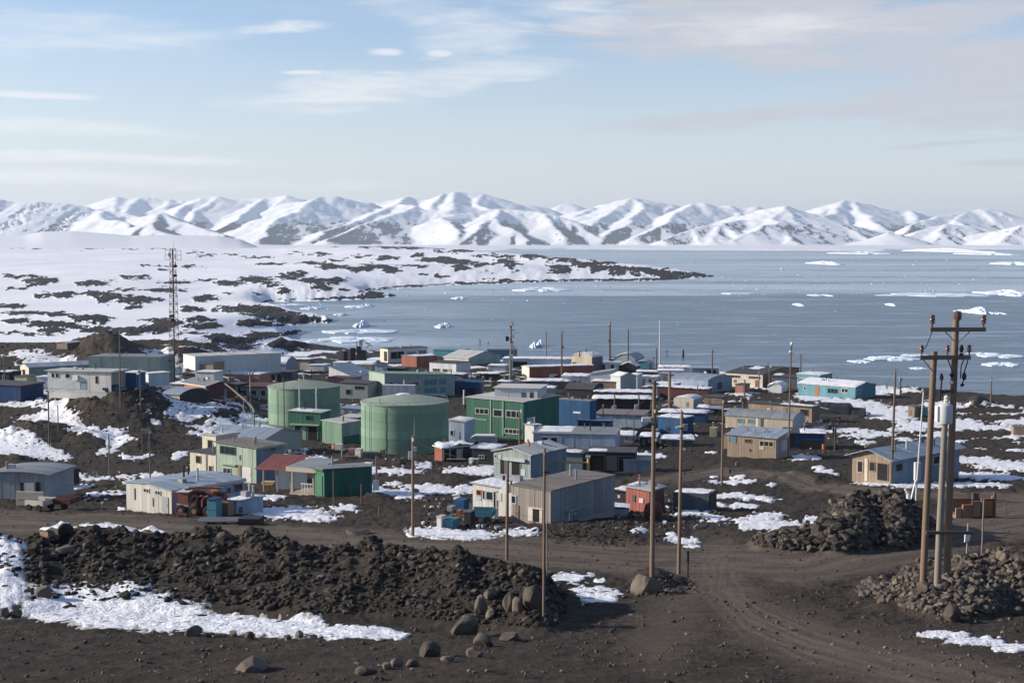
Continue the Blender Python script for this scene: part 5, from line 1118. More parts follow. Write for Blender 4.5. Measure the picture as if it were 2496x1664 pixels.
B('rust_container', 'rust red container with snowy top near the shore', 'container', 1016, 894, 979, 1066, 21, 42, 'monoR', 2, 'rust', 'roof_blue', 'rust', nF=4, nR=6, snow=[(.1, 1, .2, 1)], sthick=.12, group=G_N)
B('cream_house', 'cream house with black picture windows at the shore end', 'house', 946, 884, 927, 1015, 30, 55, 'flat', 0, 'cream', 'roof_dark', 'palegrey', nF=3, over=.3, group=G_N, D=16, win=[('R', .06, .40, .25, .80, 'w', 'palegrey', 'painted_interior_shade'), ('R', .48, .72, .05, .72, 'b', 'teal', '', .03, 'door'), ('R', .76, .96, .4, .8, 'w', 'palegrey'), ('F', .5, .9, .1, .8, 'b', 'black')])
B('cabin', 'small white cabin with two aerials at the waterline', 'cabin', 1188, 862, 1168, 1193, 10, 20, 'flat', 0, 'white', 'white', D=4)
B('shore_shed', 'long dark green flat shed at the waterline', 'shed', 1258, 872, 1188, 1264, 16, 4, 'flat', 0, 'tealdark', 'roof_dark', D=6)
# back centre and right
B('red_barrack', 'long red barrack with snow roof and cream end', 'barrack', 1290, 926, 1272, 1388, 25, 62, 'monoR', 3, 'cream', 'white', 'rust', nR=10, snow='full', sthick=.25, group=G_N, D=22, win=[('R', .30, .42, .02, .42, 'b', 'white', '', .25, 'cooler'), ('R', .52, .54, .0, .4, 'b', 'palegrey')])
beige_ = B('beige_hall', 'beige box hall with rounded snow roof at the shore', 'hall', 1443, 908, 1393, 1469, 34, 36, 'barrelF', 7, 'beige', 'white', 'darkgrey', nF=6, snow=[(0, 1, .05, .9)], sthick=.2, group=G_N, win=[('F', .05, .26, .40, .62, 'w', 'beige')])
B('long_shed', 'long low pale shed with snow roof left of the beige box hall', 'shed', 1390, 898, 1226, 1396, 20, 6, 'flat', 0, 'paleblue', 'white', D=7, snow='full', sthick=.25, win=[('F', .15, .36, .1, .7, 'g', 'grey')])
B('snowy_hut', 'flat snow-topped hut on posts below the long red barrack', 'hut', 1390, 948, 1284, 1398, 16, 6, 'flat', 0, 'darkgrey', 'white', D=6, snow='full', sthick=.3, group=G_F)
B('white_house', 'white house with two small windows and snow cap', 'house', 1434, 947, 1370, 1440, 26, 8, 'flat', 0, 'palegrey', 'white', D=7, snow='full', sthick=.3, win=[('F', .60, .70, .35, .65, 'w', 'grey'), ('F', .42, .54, .35, .65, 'w', 'grey')])
B('grey_gable_house', 'pale grey house with sloping roof right of the white snow-capped house', 'house', 1490, 940, 1436, 1500, 24, 14, 'monoF', -9, 'palegrey', 'roof_grey', D=9)
B('brown_shack', 'brown shack with tan board under snow near the pale grey house', 'shack', 1507, 955, 1442, 1534, 22, 16, 'flat', 0, 'brown', 'white', D=5, snow=[(0, .4, 0, 1)], win=[('F', .14, .30, .1, .8, 'b', 'tan')])
B('purple_shed', 'purple-grey shed with pointed roof behind the brown shack', 'shed', 1512, 956, 1488, 1537, 34, 60, 'gableR', 8, 'palegrey', 'roof_pale', 'grey', D=5, snow=[(0, .5, .1, .9)])
B('pale_hut', 'pale square hut with icy roof right of the purple-grey shed', 'hut', 1554, 948, 1534, 1562, 30, 20, 'flat', 0, 'palegrey', 'white', D=5, snow='full', sthick=.2)
B('round_hall', 'grey-green round-roofed hall at the shore behind the masts', 'hall', 1548, 892, 1496, 1558, 14, 20, 'barrelF', 13, 'greygreen', 'roof_blue', D=12, snow=[(.0, .5, 0, .7)], sthick=.15)
B('round_hall', 'smaller dark teal round-roofed hall right of the grey-green one', 'hall', 1582, 900, 1548, 1588, 13, 14, 'barrelF', 5, 'tealdark', 'roof_blue', D=8)
B('arched_house', 'white house with black arched openings beside the beige hall', 'house', 1508, 906, 1462, 1516, 18, 14, 'flat', 0, 'white', 'white', D=6, snow='full', sthick=.15, win=[('F', .06, .28, .05, .85, 'g', 'white'), ('F', .58, .76, .05, .85, 'g', 'white')])
B('black_gable', 'black gabled boat shed at the shore', 'shed', 1552, 908, 1510, 1558, 14, 16, 'gableF', 9, 'black', 'white', D=6, snow=[(0, 1, .0, .6)], sthick=.15)
B('shore_store', 'pale store with straight snow roof right of the white mast', 'store', 1684, 912, 1606, 1690, 14, 6, 'flat', 0, 'palegrey', 'white', D=7, snow='full', sthick=.3)
B('shore_store', 'slate store with dark doors at the shore below the crossarm pole', 'store', 1752, 918, 1686, 1760, 18, 8, 'flat', 0, 'bluegrey', 'roof_blue', D=8, win=[('F', .48, .9, .05, .8, 'g', 'slate')])
B('low_hut', 'low snowed-in hut between the slate store and cream house', 'hut', 1800, 922, 1756, 1806, 9, 8, 'flat', 0, 'bluegrey', 'white', D=5, snow='full', sthick=.3, group=G_F)
B('white_cabin', 'white cabin with flat snow roof under the black tripod mast', 'cabin', 1666, 922, 1604, 1672, 16, 6, 'flat', 0, 'palegrey', 'white', D=5, snow='full', sthick=.3, group=G_F)
# the left side
B('slab_hall', 'grey slab-sided hall of tall flat panels at upper left', 'hall', 392, 934, 217, 402, 56, 6, 'flat', 0, 'greygreen', 'roof_grey', nF=6, panel='wall_panel', D=9, over=.05, group=G_N, win=[('F', .82, .94, .05, .28, 'b', 'brown')])
B('cream_barrack', 'long cream barrack with white-edged roof and row of windows', 'barrack', 271, 954, 117, 306, 41, 18, 'monoF', -2, 'offwhite', 'roof_pale', 'greybrown', nF=12, over=.5, trim='offwhite', group=G_N,
  win=[('F', .06, .12, .62, .88, 'w', 'white'), ('F', .13, .19, .62, .88, 'w', 'white'), ('F', .28, .37, .62, .88, 'w', 'white'), ('F', .42, .50, .55, .80, 'b', 'white', '', .4, 'cooler'), ('F', .00, .52, .05, .50, 'b', 'palegrey', '', .02, 'lower_board'), ('F', .54, .62, .05, .48, 'b', 'slate'), ('F', .76, .80, .4, .8, 'w', 'brown')])
B('grey_shed', 'grey gabled shed with cream end behind the long cream barrack', 'shed', 71, 925, 50, 150, 26, 56, 'gableF', 7, 'cream', 'roof_blue', 'greygreen', D=16, group=G_N, nF=4, win=[('F', .30, .60, .25, .75, 'w', 'brown')])
B('cabin', 'khaki cabin at the left end of the cream barrack yard', 'cabin', 66, 945, 36, 76, 24, 18, 'flat', 0, 'khaki', 'roof_dark', D=4, nF=4)
B('container', 'pale blue container beside the khaki cabin', 'container', 117, 946, 90, 124, 24, 10, 'flat', 0, 'paleblue', 'white', D=4, snow=[(0, .8, 0, .8)], sthick=.1)
B('blue_shed', 'bright blue shed with snow lid behind the cream barrack end', 'shed', 332, 948, 300, 340, 34, 12, 'flat', 0, 'blue', 'white', D=4, nF=4, snow='full', sthick=.15)
B('container', 'white container with lit end right of the bright blue shed', 'container', 362, 938, 345, 386, 24, 44, 'flat', 0, 'white', 'white', 'paleblue', D=5, nR=3)
B('blue_shed', 'dark blue metal shed cut by the left edge', 'shed', 50, 978, -60, 56, 37, 16, 'monoF', 2, 'deepblue', 'roof_dark', D=8, nF=12, trim='maroon')
B('tent_hut', 'tan canvas-sided hut half behind a dark knoll', 'hut', 164, 852, 138, 178, 14, 24, 'barrelF', 2, 'tan', 'roof_pale', D=6)
B('grey_block', 'light grey flat-topped block above the red barn', 'building', 476, 903, 447, 567, 30, 60, 'flat', 0, 'offwhite', 'roof_pale', 'palegrey', D=24, over=.1, group=G_N)
B('red_long_house', 'long dusty pink-red house with curling snow roof', 'house', 632, 938, 522, 662, 22, 14, 'monoF', 0, 'pinkred', 'white', D=7, nF=10, snow='full', sthick=.3, group=G_N, win=[('F', .18, .24, .4, .75, 'w', 'brown')])
B('brown_shack', 'brown lean-roofed shack left of the pink-red house', 'shack', 520, 912, 476, 530, 18, 24, 'monoF', -7, 'tan', 'roof_brown', D=5)
B('white_shed', 'white shed with peeling paint between shack and pink-red house', 'shed', 522, 932, 476, 530, 22, 14, 'flat', 0, 'white', 'white', D=5)
B('arched_hall', 'grey arched hall with snow along its roof', 'hall', 696, 906, 596, 706, 17, 12, 'barrelR', 13, 'bluegrey', 'roof_blue', D=10, snow=[(.05, .5, .1, 1)], sthick=.2, group=G_N)
B('black_tower', 'black box tower standing between the snow roofs', 'tower', 624, 915, 610, 628, 34, 14, 'flat', 0, 'black', 'roof_dark', D=3)
B('open_shed', 'dark open-fronted shed with white posts behind the pink-red house', 'shed', 712, 936, 624, 722, 26, 8, 'flat', 0, 'darkgrey', 'roof_dark', D=6, over=.3, win=[('F', .42, .54, .05, .8, 'g', 'palegrey'), ('F', .58, .72, .05, .8, 'g', 'palegrey')])
B('dark_hut', 'dark hut with one cream panel on the stony shore', 'hut', 754, 903, 702, 760, 24, 14, 'flat', 0, 'darkgrey', 'white', D=5, snow='full', sthick=.2, win=[('F', .56, .96, .0, .72, 'b', 'beige', '', .05, 'wall_panel')])
B('red_barn', 'red barn with dark gable end and long grey roof', 'barn', 503, 970, 440, 572, 28, 50, 'gableR', 10, 'orange', 'roof_grey', 'maroon', nF=7, nR=9, over=.3, trim='offwhite', group=G_N, win=[('R', .62, .72, .0, .7, 'd', 'bluegrey')])
B('maroon_house', 'maroon-roofed house with shaded veranda behind the tanks', 'house', 657, 975, 548, 684, 32, 10, 'monoF', -1, 'grey', 'maroon', D=8, over=.8, win=[('F', .58, .72, .3, .75, 'w', 'offwhite'), ('F', .34, .48, .05, .7, 'g', 'grey'), ('F', .80, .92, .3, .75, 'w', 'offwhite')])
B('cream_store', 'low cream store with grey humped roof in the snow', 'store', 438, 977, 396, 486, 15, 24, 'barrelR', 10, 'cream', 'roof_blue', 'black', D=9)
B('shed', 'grey-white plank shed with bowed roof cut by the left road bend', 'shed', 118, 1218, -30, 128, 60, 8, 'barrelF', 6, 'grey', 'roof_grey', D=6, nF=13, panel='plank', over=.25, group=G_N, win=[('F', .55, .60, .05, .7, 'b', 'black'), ('F', .80, .88, .15, .75, 'w', 'darkgrey'), ('F', .62, .78, 0, .68, 'b', 'offwhite', '', .02, 'door')])
B('tarped_store', 'dark tarped store right behind the grey-white plank shed', 'store', 140, 1190, 122, 150, 30, 20, 'barrelF', 4, 'tarp', 'tarp', D=4)

# more low sheds that crowd the back rows
for u_, v_, uL_, uR_, h_, ang_, rf_, ri_, wl_, rm_, sn_, lab in (
 (1128, 930, 1088, 1136, 14, 14, 'monoF', 2, 'darkgrey', 'roof_dark', 'full', 'dark shed with snow lid right of the white flat block'), (1214, 926, 1160, 1224, 13, 8, 'flat', 0, 'black', 'white', 'full', 'black hut under thick snow before the tallest radio mast'), (1232, 905, 1190, 1240, 12, 10, 'flat', 0, 'grey', 'white', 'full', 'grey hut with snow lid left of the long red barrack'),
 (1262, 950, 1212, 1272, 15, 12, 'monoF', 2, 'brown', 'roof_dark', [(0, .6, .1, .9)], 'brown shed with patchy snow above the green hall'), (1350, 962, 1300, 1360, 14, 9, 'flat', 0, 'greybrown', 'white', 'full', 'grey-brown hut with snow lid behind the green hall roof'), (1420, 930, 1392, 1430, 14, 20, 'flat', 0, 'tan', 'roof_brown', None, 'little tan hut between white house and beige box hall'),
 (1600, 940, 1560, 1608, 18, 16, 'flat', 0, 'paleblue', 'white', 'full', 'pale blue hut with snow lid left of the thick pale pole'), (1648, 930, 1610, 1656, 15, 12, 'monoF', 2, 'grey', 'roof_blue', None, 'grey hut with slate roof above the maroon snow-roofed shed'), (1600, 920, 1552, 1610, 12, 8, 'flat', 0, 'darkgrey', 'white', 'full', 'dark hut with snow lid below the tall white mast'),
 (1760, 985, 1716, 1772, 16, 24, 'flat', 0, 'brown', 'roof_dark', None, 'flat brown shed left of the tan board house'), (1756, 1012, 1700, 1768, 15, 12, 'monoF', 2, 'black', 'roof_blue', [(0, .5, .1, 1)], 'black shed with half snowed roof left of the long beige hut'), (1600, 1086, 1560, 1606, 20, 10, 'flat', 0, 'black', 'roof_blue', 'full', 'black store under snow beside the dark blue tool store'),
 (1690, 1088, 1612, 1698, 16, 6, 'flat', 0, 'darkgrey', 'white', 'full', 'dark low table-like store before the bright blue hut'), (884, 1012, 830, 890, 14, 14, 'monoF', 2, 'slate', 'roof_blue', None, 'slate shed with slanting roof left of the large tank'), (872, 1030, 828, 880, 12, 16, 'flat', 0, 'black', 'roof_pale', None, 'dark lean shed with pale lid between the two tanks'),
 (806, 966, 768, 816, 16, 20, 'flat', 0, 'darkgrey', 'roof_dark', None, 'dark shed right behind the rear tank'), (790, 905, 752, 800, 13, 16, 'flat', 0, 'grey', 'white', 'full', 'grey hut with snow lid left of the white blue-roofed hall'), (842, 898, 812, 850, 12, 16, 'flat', 0, 'paleblue', 'white', 'full', 'pale hut with snow lid behind the white blue-roofed hall'),
 (905, 905, 876, 912, 14, 14, 'flat', 0, 'greybrown', 'roof_pale', None, 'grey-brown cabin left of the small blue cabin'), (1052, 880, 1020, 1060, 11, 10, 'flat', 0, 'white', 'white', 'full', 'white low cabin behind the rust red container'), (580, 958, 548, 590, 18, 20, 'flat', 0, 'black', 'roof_dark', None, 'black shed beside the dark gable of the red barn'),
 (446, 950, 412, 452, 12, 18, 'flat', 0, 'greybrown', 'white', 'full', 'grey-brown hut with snow lid under the lattice tower'), (418, 915, 392, 424, 14, 20, 'flat', 0, 'white', 'white', 'full', 'white snow-lidded hut behind the lattice tower foot'), (22, 935, -10, 30, 24, 14, 'flat', 0, 'black', 'roof_dark', [(.1, .9, .1, .9)], 'black shed at the far left under the crooked pole'),
 (1508, 1030, 1446, 1516, 12, 8, 'flat', 0, 'paleblue', 'white', 'full', 'pale wall strip with snow lid right of the blue block'), (1545, 1078, 1500, 1552, 16, 10, 'flat', 0, 'paleblue', 'white', 'full', 'snow-lidded pale store at the right end of the long blue hall')):
    B('shed' if 'shed' in lab else 'store' if 'store' in lab else 'hut' if 'hut' in lab else 'cabin' if 'cabin' in lab else 'wall', lab, 'shed' if 'shed' in lab else 'hut' if 'hut' in lab else 'store', u_, v_, uL_, uR_, h_, ang_, rf_, ri_, wl_, rm_, D=5, snow=sn_, sthick=.22, win=[('F', .15, .32, .05, .75, 'd', 'brown'), ('F', .5, .7, .4, .75, 'w', 'palegrey')] if h_ > 13 else ())
# ------------------------------------------------------------ poles and masts
def near_pole(label, u, vb, ut, vt, wpx, mat):
    p = P(u, vb); mp = m_per_px(p); H_ = top_z(p, vt)-p.z; r = wpx*mp/2; lean = (ut-u)*mp-p.x*(0.0)
    root = thing('utility_pole', label, 'utility pole', tuple(p), 0, 'three poles of the nearby transformer group')
    MB().tube([(0, 0, -1.0), (lean*.3, 0, H_*.3), (lean*.62, 0, H_*.62), (lean, 0, H_)], r, 14, r*.80).build('pole_shaft', mat, root, smooth=True)
    return root, p, mp, H_, r, lean
def insul(root, x, y, z, s=1.0):
    prof = [(0, 0), (.035, 0), (.035, .12), (.10, .14), (.085, .20), (.04, .21), (.11, .25), (.09, .31), (.04, .32), (.10, .36), (.075, .42), (.03, .44), (0, .45)]
    MB().lathe([(a*s, z+b*s) for a, b in prof], 10, (x, y)).build('insulator', 'ceramic', root, smooth=True)
def arm_(root, x0, x1, y, z, th): MB().box(x0, x1, y-th/2, y+th/2, z-th*.7, z+th*.7).build('crossarm', 'wood', root)
ra_, pa, mpa, Ha, rpa, la = near_pole('left wooden pole of the near group, short with a crossarm and three insulators', 2249, 1424, 2266, 856, 18, 'polewood')
za = top_z(pa, 870)-pa.z; xa = la*za/Ha; yA = -rpa-.08
arm_(ra_, xa-38*mpa, xa+83*mpa, yA, za, .13)
for dx_ in (-34, 28, 80): insul(ra_, xa+dx_*mpa, yA, za+.11, 1.0)
MB().bar((xa-30*mpa, yA, za-.1), (xa-4*mpa, -rpa, top_z(pa, 906)-pa.z), .05).build('brace', 'steel', ra_)
MB().tube([(xa+14*mpa, -rpa, za-.9), (xa+15*mpa, -rpa-.1, za-1.0), (xa+13*mpa, -rpa, za-1.9)], .035, 6).build('cable', 'cable', ra_)
MB().lathe([(0, za-1.05), (.07, za-1.0), (.09, za-.85), (.03, za-.7), (0, za-.68)], 8, (xa+16*mpa, -rpa)).build('fuse', 'black', ra_)
rb_, pb, mpb, Hb, rpb, lb = near_pole('right wooden pole of the near group, the tallest with a top crossarm', 2307, 1408, 2317, 778, 19, 'polewood')
zb = top_z(pb, 802)-pb.z; xb = lb*zb/Hb; yB = -rpb-.08
arm_(rb_, xb-66*mpb, xb+67*mpb, yB, zb, .13)
for dx_ in (-61, 62): insul(rb_, xb+dx_*mpb, yB, zb+.10, 1.25)
for s in (-1, 1): MB().bar((xb+s*29*mpb, yB, zb-.1), (xb+s*5*mpb, -rpb, top_z(pb, 832)-pb.z), .045).build('brace', 'steel', rb_)
MB().lathe([(0, Hb-.05), (.16, Hb-.02), (.19, Hb+.15), (.17, Hb+.33), (0, Hb+.38)], 10, (lb+.06, 0)).build('pole_cap', 'ceramic', rb_, smooth=True)
MB().tube([(xb-61*mpb, yB, zb-.1), (xb-74*mpb, yB+.02, zb-.75), (xb-84*mpb, yB+.05, top_z(pb, 852)-pb.z)], .02, 5).build('jumper_wire', 'cable', rb_)
for k, (dx_, v0, v1) in enumerate(((10, 838, 858), (10, 858, 868), (-12, 905, 918), (-12, 925, 936), (18, 905, 925), (14, 932, 940))):
    z0, z1 = top_z(pb, v1)-pb.z, top_z(pb, v0)-pb.z
    MB().lathe([(0, z0), (.06, z0+.02), (.11, (z0+z1)/2), (.05, z1-.03), (0, z1)], 8, (xb+dx_*mpb, -rpb-.1)).build('fuse', 'black' if k != 3 else 'palegrey', rb_, smooth=True)
for pts in (((-22, 874), (-14, 896), (-8, 912)), ((16, 874), (10, 890), (9, 920)), ((26, 876), (19, 900), (15, 930), (10, 940)), ((-40, 951), (-20, 953), (-6, 953)), ((-6, 945), (-16, 949), (-38, 957))):
    MB().tube([(xb+a*mpb, -rpb-.12, top_z(pb, v)-pb.z) for a, v in pts], .028, 5).build('cable', 'cable', rb_)
rc_, pc, mpc, Hc, rpc, lc = near_pole('middle grey pole of the near group carrying a white transformer drum', 2284, 1426, 2296, 990, 18, 'polegrey')
z0, z1 = top_z(pc, 1031)-pc.z, top_z(pc, 986)-pc.z; xt = lc*.95; rt = 17*mpc
t_ = MB().lathe([(0, z0), (rt*.9, z0), (rt, z0+.08), (rt, z1-.06), (rt*.95, z1), (rt*.5, z1+.09), (0, z1+.12)], 20, (xt-2*mpc, -rt*.4)).build('transformer_drum', 'palegrey', rc_, smooth=True)
MB().box(xt-rt*1.25-2*mpc, xt-rt*.9-2*mpc, -rt*.8, .15, z0+.1, z1-.05).build('cooling_fin', 'white', t_)
MB().lathe([(0, z1+.08), (.09, z1+.1), (.13, z1+.2), (.09, z1+.25), (.12, z1+.32), (.05, z1+.42), (0, z1+.42)], 8, (xt, -rt*.4)).build('bushing', 'offwhite', t_, smooth=True)
MB().box(-33*mpa, 75*mpa, -.35, -.27, top_z(pc, 1298)-pc.z, top_z(pc, 1290)-pc.z).build('tie_board', 'wood', rc_)
G_P = 'wooden poles in the yard nearest the road'; G_FP = 'thin poles along the shore'
pole('utility_pole', 'tall wooden pole with lamp rising from the boulder by the road', 'utility pole', 1589, 1404, 926, 13, 'polewood', 1592, lamp=(.80, -16), gear=[('box', .80, -5, 10, 'grey'), ('knob', .845, 2, 8, 'offwhite'), ('arm', .985, 0, 9, 'wood'), ('knob', .70, 6, 8, 'steel')], group=G_P)
pole('utility_pole', 'wooden pole with white dish beside the black bollard', 'utility pole', 1654, 1398, 1002, 10, 'polewood', 1659, gear=[('dish', .90, -8, 18, 'offwhite'), ('box', .905, 8, 11, 'grey'), ('arm', .84, 0, 10, 'steel')], group=G_P)
pole('utility_pole', 'dark-topped pole standing in front of the pale board annex', 'utility pole', 1235, 1364, 1122, 8, 'polewood', 1238, gear=[('arm', .80, 4, 8, 'cable'), ('knob', .78, 9, 7, 'cable')], group=G_P, taper=.8)
pole('utility_pole', 'slim pole from the rubble bank crossing the grey-brown hut', 'utility pole', 1325, 1500, 1092, 7, 'polewood', 1327, gear=[('knob', .97, 0, 6, 'steel'), ('arm', .86, 4, 6, 'cable')], group=G_P, taper=.9)
pole('guy_pole', 'hair-thin grey pole right beside the slim rubble bank pole', 'utility pole', 1334, 1408, 1160, 3, 'polegrey', 1332)
pole('utility_pole', 'pale wooden pole with glass-grey lamp at the snow strip by the road', 'utility pole', 1006, 1306, 1062, 8, 'polewood', 1008, gear=[('whip', .99, 3, 46, 'steel'), ('knob', .965, 1, 9, 'offwhite'), ('box', .87, 5, 8, 'galv'), ('box', .80, 4, 7, 'steel')], group=G_P, taper=.85)
pole('utility_pole', 'bare straight pole left of the brown plank hut', 'utility pole', 1759, 1182, 976, 6, 'polewood', 1761, gear=[('knob', .99, 0, 7, 'beige')])
pole('lamp_mast', 'tall slim mast with two white lamps right of the brown plank hut', 'mast', 1921, 1116, 836, 5, 'polewood', 1925, gear=[('ball', .995, 1, 9, 'white'), ('ball', .925, -2, 8, 'white'), ('arm', .915, 0, 8, 'steel'), ('arm', .96, 0, 7, 'steel'), ('whip', 1.0, 1, 10, 'steel')])
pole('utility_pole', 'dark rough pole at the corner of the weathered wooden house', 'utility pole', 2172, 1180, 898, 8, 'wood', 2178, gear=[('knob', .985, 2, 6, 'steel'), ('arm', .29, 3, 7, 'cable')], taper=.55)
pole('stub_pole', 'short split pole against the weathered wooden house', 'pole', 2181, 1176, 1076, 6, 'polegrey', 2179)
q_ = pole('white_mast', 'thin white leaning mast with a cabinet at its foot', 'mast', 2231, 1222, 950, 4, 'white', 2246, gear=[('arm', .985, 0, 5, 'steel'), ('knob', 1.0, -3, 6, 'white')], taper=.8)
mp_ = m_per_px(q_.location); MB().box(-.5*mp_, 13*mp_, .1, .7, top_z(q_.location, 1172)-q_.location.z, top_z(q_.location, 1128)-q_.location.z).build('cabinet', 'palegrey', q_)
MB().bar((0, 0, 2.2), (-14*mp_, -.4, .15), .12).build('strut', 'white', q_)
for u_, vt, vb, w_, lab in ((12, 866, 942, 4, 'crooked wooden pole at the far left edge'), (120, 953, 1086, 4, 'plain dark pole standing on the left snow slope'), (142, 987, 1052, 3, 'thin stick pole behind the dark left pole'), (103, 1155, 1214, 5, 'dark pole in front of the grey-white plank shed'),
  (267, 1058, 1160, 4, 'black pole below the left earth mound'), (347, 1045, 1112, 3, 'left one of the pair of poles under a white canopy'), (366, 1040, 1166, 4, 'right one of the pair of poles under a white canopy'), (294, 841, 996, 4, 'pole with brackets in front of the grey slab hall'),
  (343, 906, 1000, 4, 'pole with spiky white lamp near the white container'), (813, 1147, 1238, 3, 'thin pole in front of the dark green shed'), (855, 1183, 1208, 6, 'stub post in the shade of the dark green shed'), (881, 1180, 1228, 4, 'short pole below the dark green shed'), (918, 1110, 1196, 5, 'dark pole holding the white board'),
  (925, 1233, 1262, 5, 'short stump post with a snow cap in the open yard'), (1267, 1001, 1086, 6, 'bristling pole rising from the long pale blue hall'), (731, 940, 1062, 4, 'thin pipe mast left in front of the rear tank'), (772, 946, 1062, 4, 'thin antenna mast right in front of the rear tank'),
  (1632, 905, 1000, 8, 'thick pale pole before the maroon snow-roofed shed'), (1498, 958, 1006, 4, 'pole carrying a small tank under the snow roof, left one'), (1557, 958, 1010, 4, 'pole carrying a small tank under the snow roof, right one'), (1131, 950, 985, 5, 'white standpipe beside the green hall'),
  (1815, 925, 968, 4, 'leaning lamp pole in front of the cream house'), (1811, 978, 1010, 4, 'short pole left of the tan board house'), (1875, 893, 946, 3, 'dark pole right in front of the cream house'), (2415, 920, 986, 4, 'lone rusty pole on the far right shore')):
    gear = {12: [('arm', .96, 0, 12, 'white')], 294: [('arm', .96, 3, 7, 'steel'), ('knob', .85, 5, 6, 'steel'), ('whip', 1, 0, 40, 'steel')], 343: [('knob', .99, -3, 12, 'offwhite'), ('whip', 1, 3, 16, 'offwhite')], 347: [('arm', .98, 10, 12, 'white')], 366: [('knob', .9, 3, 6, 'steel')], 1267: [('arm', .97, 0, 8, 'offwhite'), ('arm', .90, 3, 7, 'offwhite'), ('knob', 1.0, 4, 8, 'offwhite'), ('whip', 1, -2, 8, 'wood')],
            731: [('knob', .2, 0, 5, 'steel')], 772: [('arm', .92, 0, 8, 'palegrey'), ('arm', .45, 4, 12, 'white'), ('knob', .98, 2, 8, 'steel')], 1815: [('arm', .99, -8, 8, 'white')], 2415: [('knob', .92, 0, 6, 'steel'), ('whip', 1, 0, 14, 'steel')], 1498: [('box', .28, 0, 8, 'palegrey')], 1557: [('box', .35, -6, 9, 'palegrey')]}.get(u_, ())
    pole('pole', lab, 'pole', u_, vb, vt, w_, 'wood' if u_ not in (731, 772, 1131, 1632) else ('palegrey' if u_ != 1632 else 'polewood'), gear=gear, taper=.85, n=8)
for u_, vt, vb, w_, arm, lab in ((1331, 808, 884, 4, 0, 'pale forked pole on the shore left of the beige box hall'), (1369, 805, 942, 5, 0, 'tall dark pole beside the white snow-capped house'), (1486, 785, 897, 6, 1, 'thick mast with brackets beside the beige box hall'), (1531, 802, 892, 4, 0, 'slender dark pole behind the round-roofed halls'),
  (1600, 848, 900, 4, 0, 'short dark pole left of the tall white mast'), (1593, 870, 906, 3, 8, 'small pole with crossarm left of the tall white mast'), (1608, 780, 902, 4, 0, 'tall white mast on the shore'), (1625, 852, 892, 3, 5, 'thin pole with tiny crossarm right of the tall white mast'), (1665, 852, 896, 6, 6, 'black tripod mast above the snow huts'),
  (1736, 852, 920, 4, 6, 'shore pole with a small crossarm'), (1697, 872, 896, 3, 0, 'stub aerial between the shore stores'), (1951, 863, 940, 4, 5, 'dark pole at the left end of the teal hall'), (1787, 890, 914, 3, 4, 'small T-shaped pole above the cream house'), (1802, 897, 914, 3, 0, 'short black stack above the cream house'),
  (1170, 827, 862, 3, 3, 'aerial on the white waterline cabin, left one'), (1190, 833, 860, 3, 0, 'aerial on the white waterline cabin, right one'), (2194, 920, 962, 5, 0, 'yellow-based beacon post on the shore'), (2162, 936, 950, 3, 0, 'tiny beacon on the shore path'), (1253, 845, 876, 3, 4, 'small latticed aerial at the dark shore shed')):
    gear = [('arm', .93, 0, arm, 'wood')] if arm else []
    if u_ == 1486: gear = [('arm', .92, -3, 5, 'steel'), ('knob', .6, -4, 6, 'steel'), ('knob', .98, 0, 8, 'steel'), ('arm', .25, 8, 6, 'cable'), ('whip', 1, 0, 28, 'steel'), ('box', .12, 4, 12, 'black')]
    if u_ == 1369: gear = [('knob', .97, 2, 6, 'steel'), ('whip', 1, 0, 10, 'steel'), ('knob', .7, 3, 5, 'cable')]
    if u_ == 1665: gear = [('arm', .7, 0, 5, 'black'), ('arm', .45, 0, 7, 'black'), ('box', .1, 0, 10, 'black')]
    if u_ == 2194: gear = [('box', .9, 0, 6, 'steel'), ('box', .2, 0, 6, 'yellow')]
    pole('mast' if u_ in (1486, 1608, 1665) else 'pole', lab, 'mast' if u_ in (1486, 1608, 1665) else 'pole', u_, vb, vt, w_, {1608: 'white', 1665: 'black', 1331: 'polegrey'}.get(u_, 'wood'), gear=gear, taper=.7, n=7, group=None)
r_ = pole('radio_mast', 'tallest radio mast in the middle of the town with a long whip aerial', 'mast', 1244, 938, 785, 7, 'polegrey', 1246, gear=[('whip', .99, 0, 62, 'steel'), ('knob', .97, 3, 8, 'steel'), ('knob', .93, -3, 7, 'steel'), ('arm', .88, 3, 7, 'steel'), ('box', .74, -9, 8, 'cable'), ('arm', .74, -4, 6, 'steel'), ('knob', .78, 5, 7, 'steel'), ('knob', .68, 4, 6, 'steel'), ('box', .62, 3, 8, 'offwhite'), ('box', .45, 1, 9, 'palegrey')], taper=.6)
# lattice tower
p = P(426, 932); mp = m_per_px(p); H_ = top_z(p, 606)-p.z; w0, w1 = 15*mp, 6.5*mp
lt = thing('lattice_tower', 'tall rusty lattice radio tower with antenna frames on the left', 'tower', tuple(p), math.radians(20))
def lw(z): return w0+(w1-w0)*min(1, z/(H_*.92))**0.8
for sx, sy in ((-1, -1), (1, -1), (1, 1), (-1, 1)):
    MB().tube([(sx*lw(z), sy*lw(z), z) for z in np.linspace(-.5, H_, 9)], .11, 5).build('leg', 'rusty', lt)
mb = MB(); nlev = 17
for i in range(nlev):
    z_0, z_1 = H_*i/nlev, H_*(i+1)/nlev
    for (ax, ay), (bx, by) in (((-1, -1), (1, -1)), ((1, -1), (1, 1)), ((1, 1), (-1, 1)), ((-1, 1), (-1, -1))):
        A_ = lambda s, t, z: (s*lw(z), t*lw(z), z)
        mb.bar(A_(ax, ay, z_1), A_(bx, by, z_1), .08); mb.bar(A_(ax, ay, z_0), A_(bx, by, z_1), .06); mb.bar(A_(bx, by, z_0), A_(ax, ay, z_1), .06)
tag(mb.build('bracing', 'rusty', lt), kind='stuff')
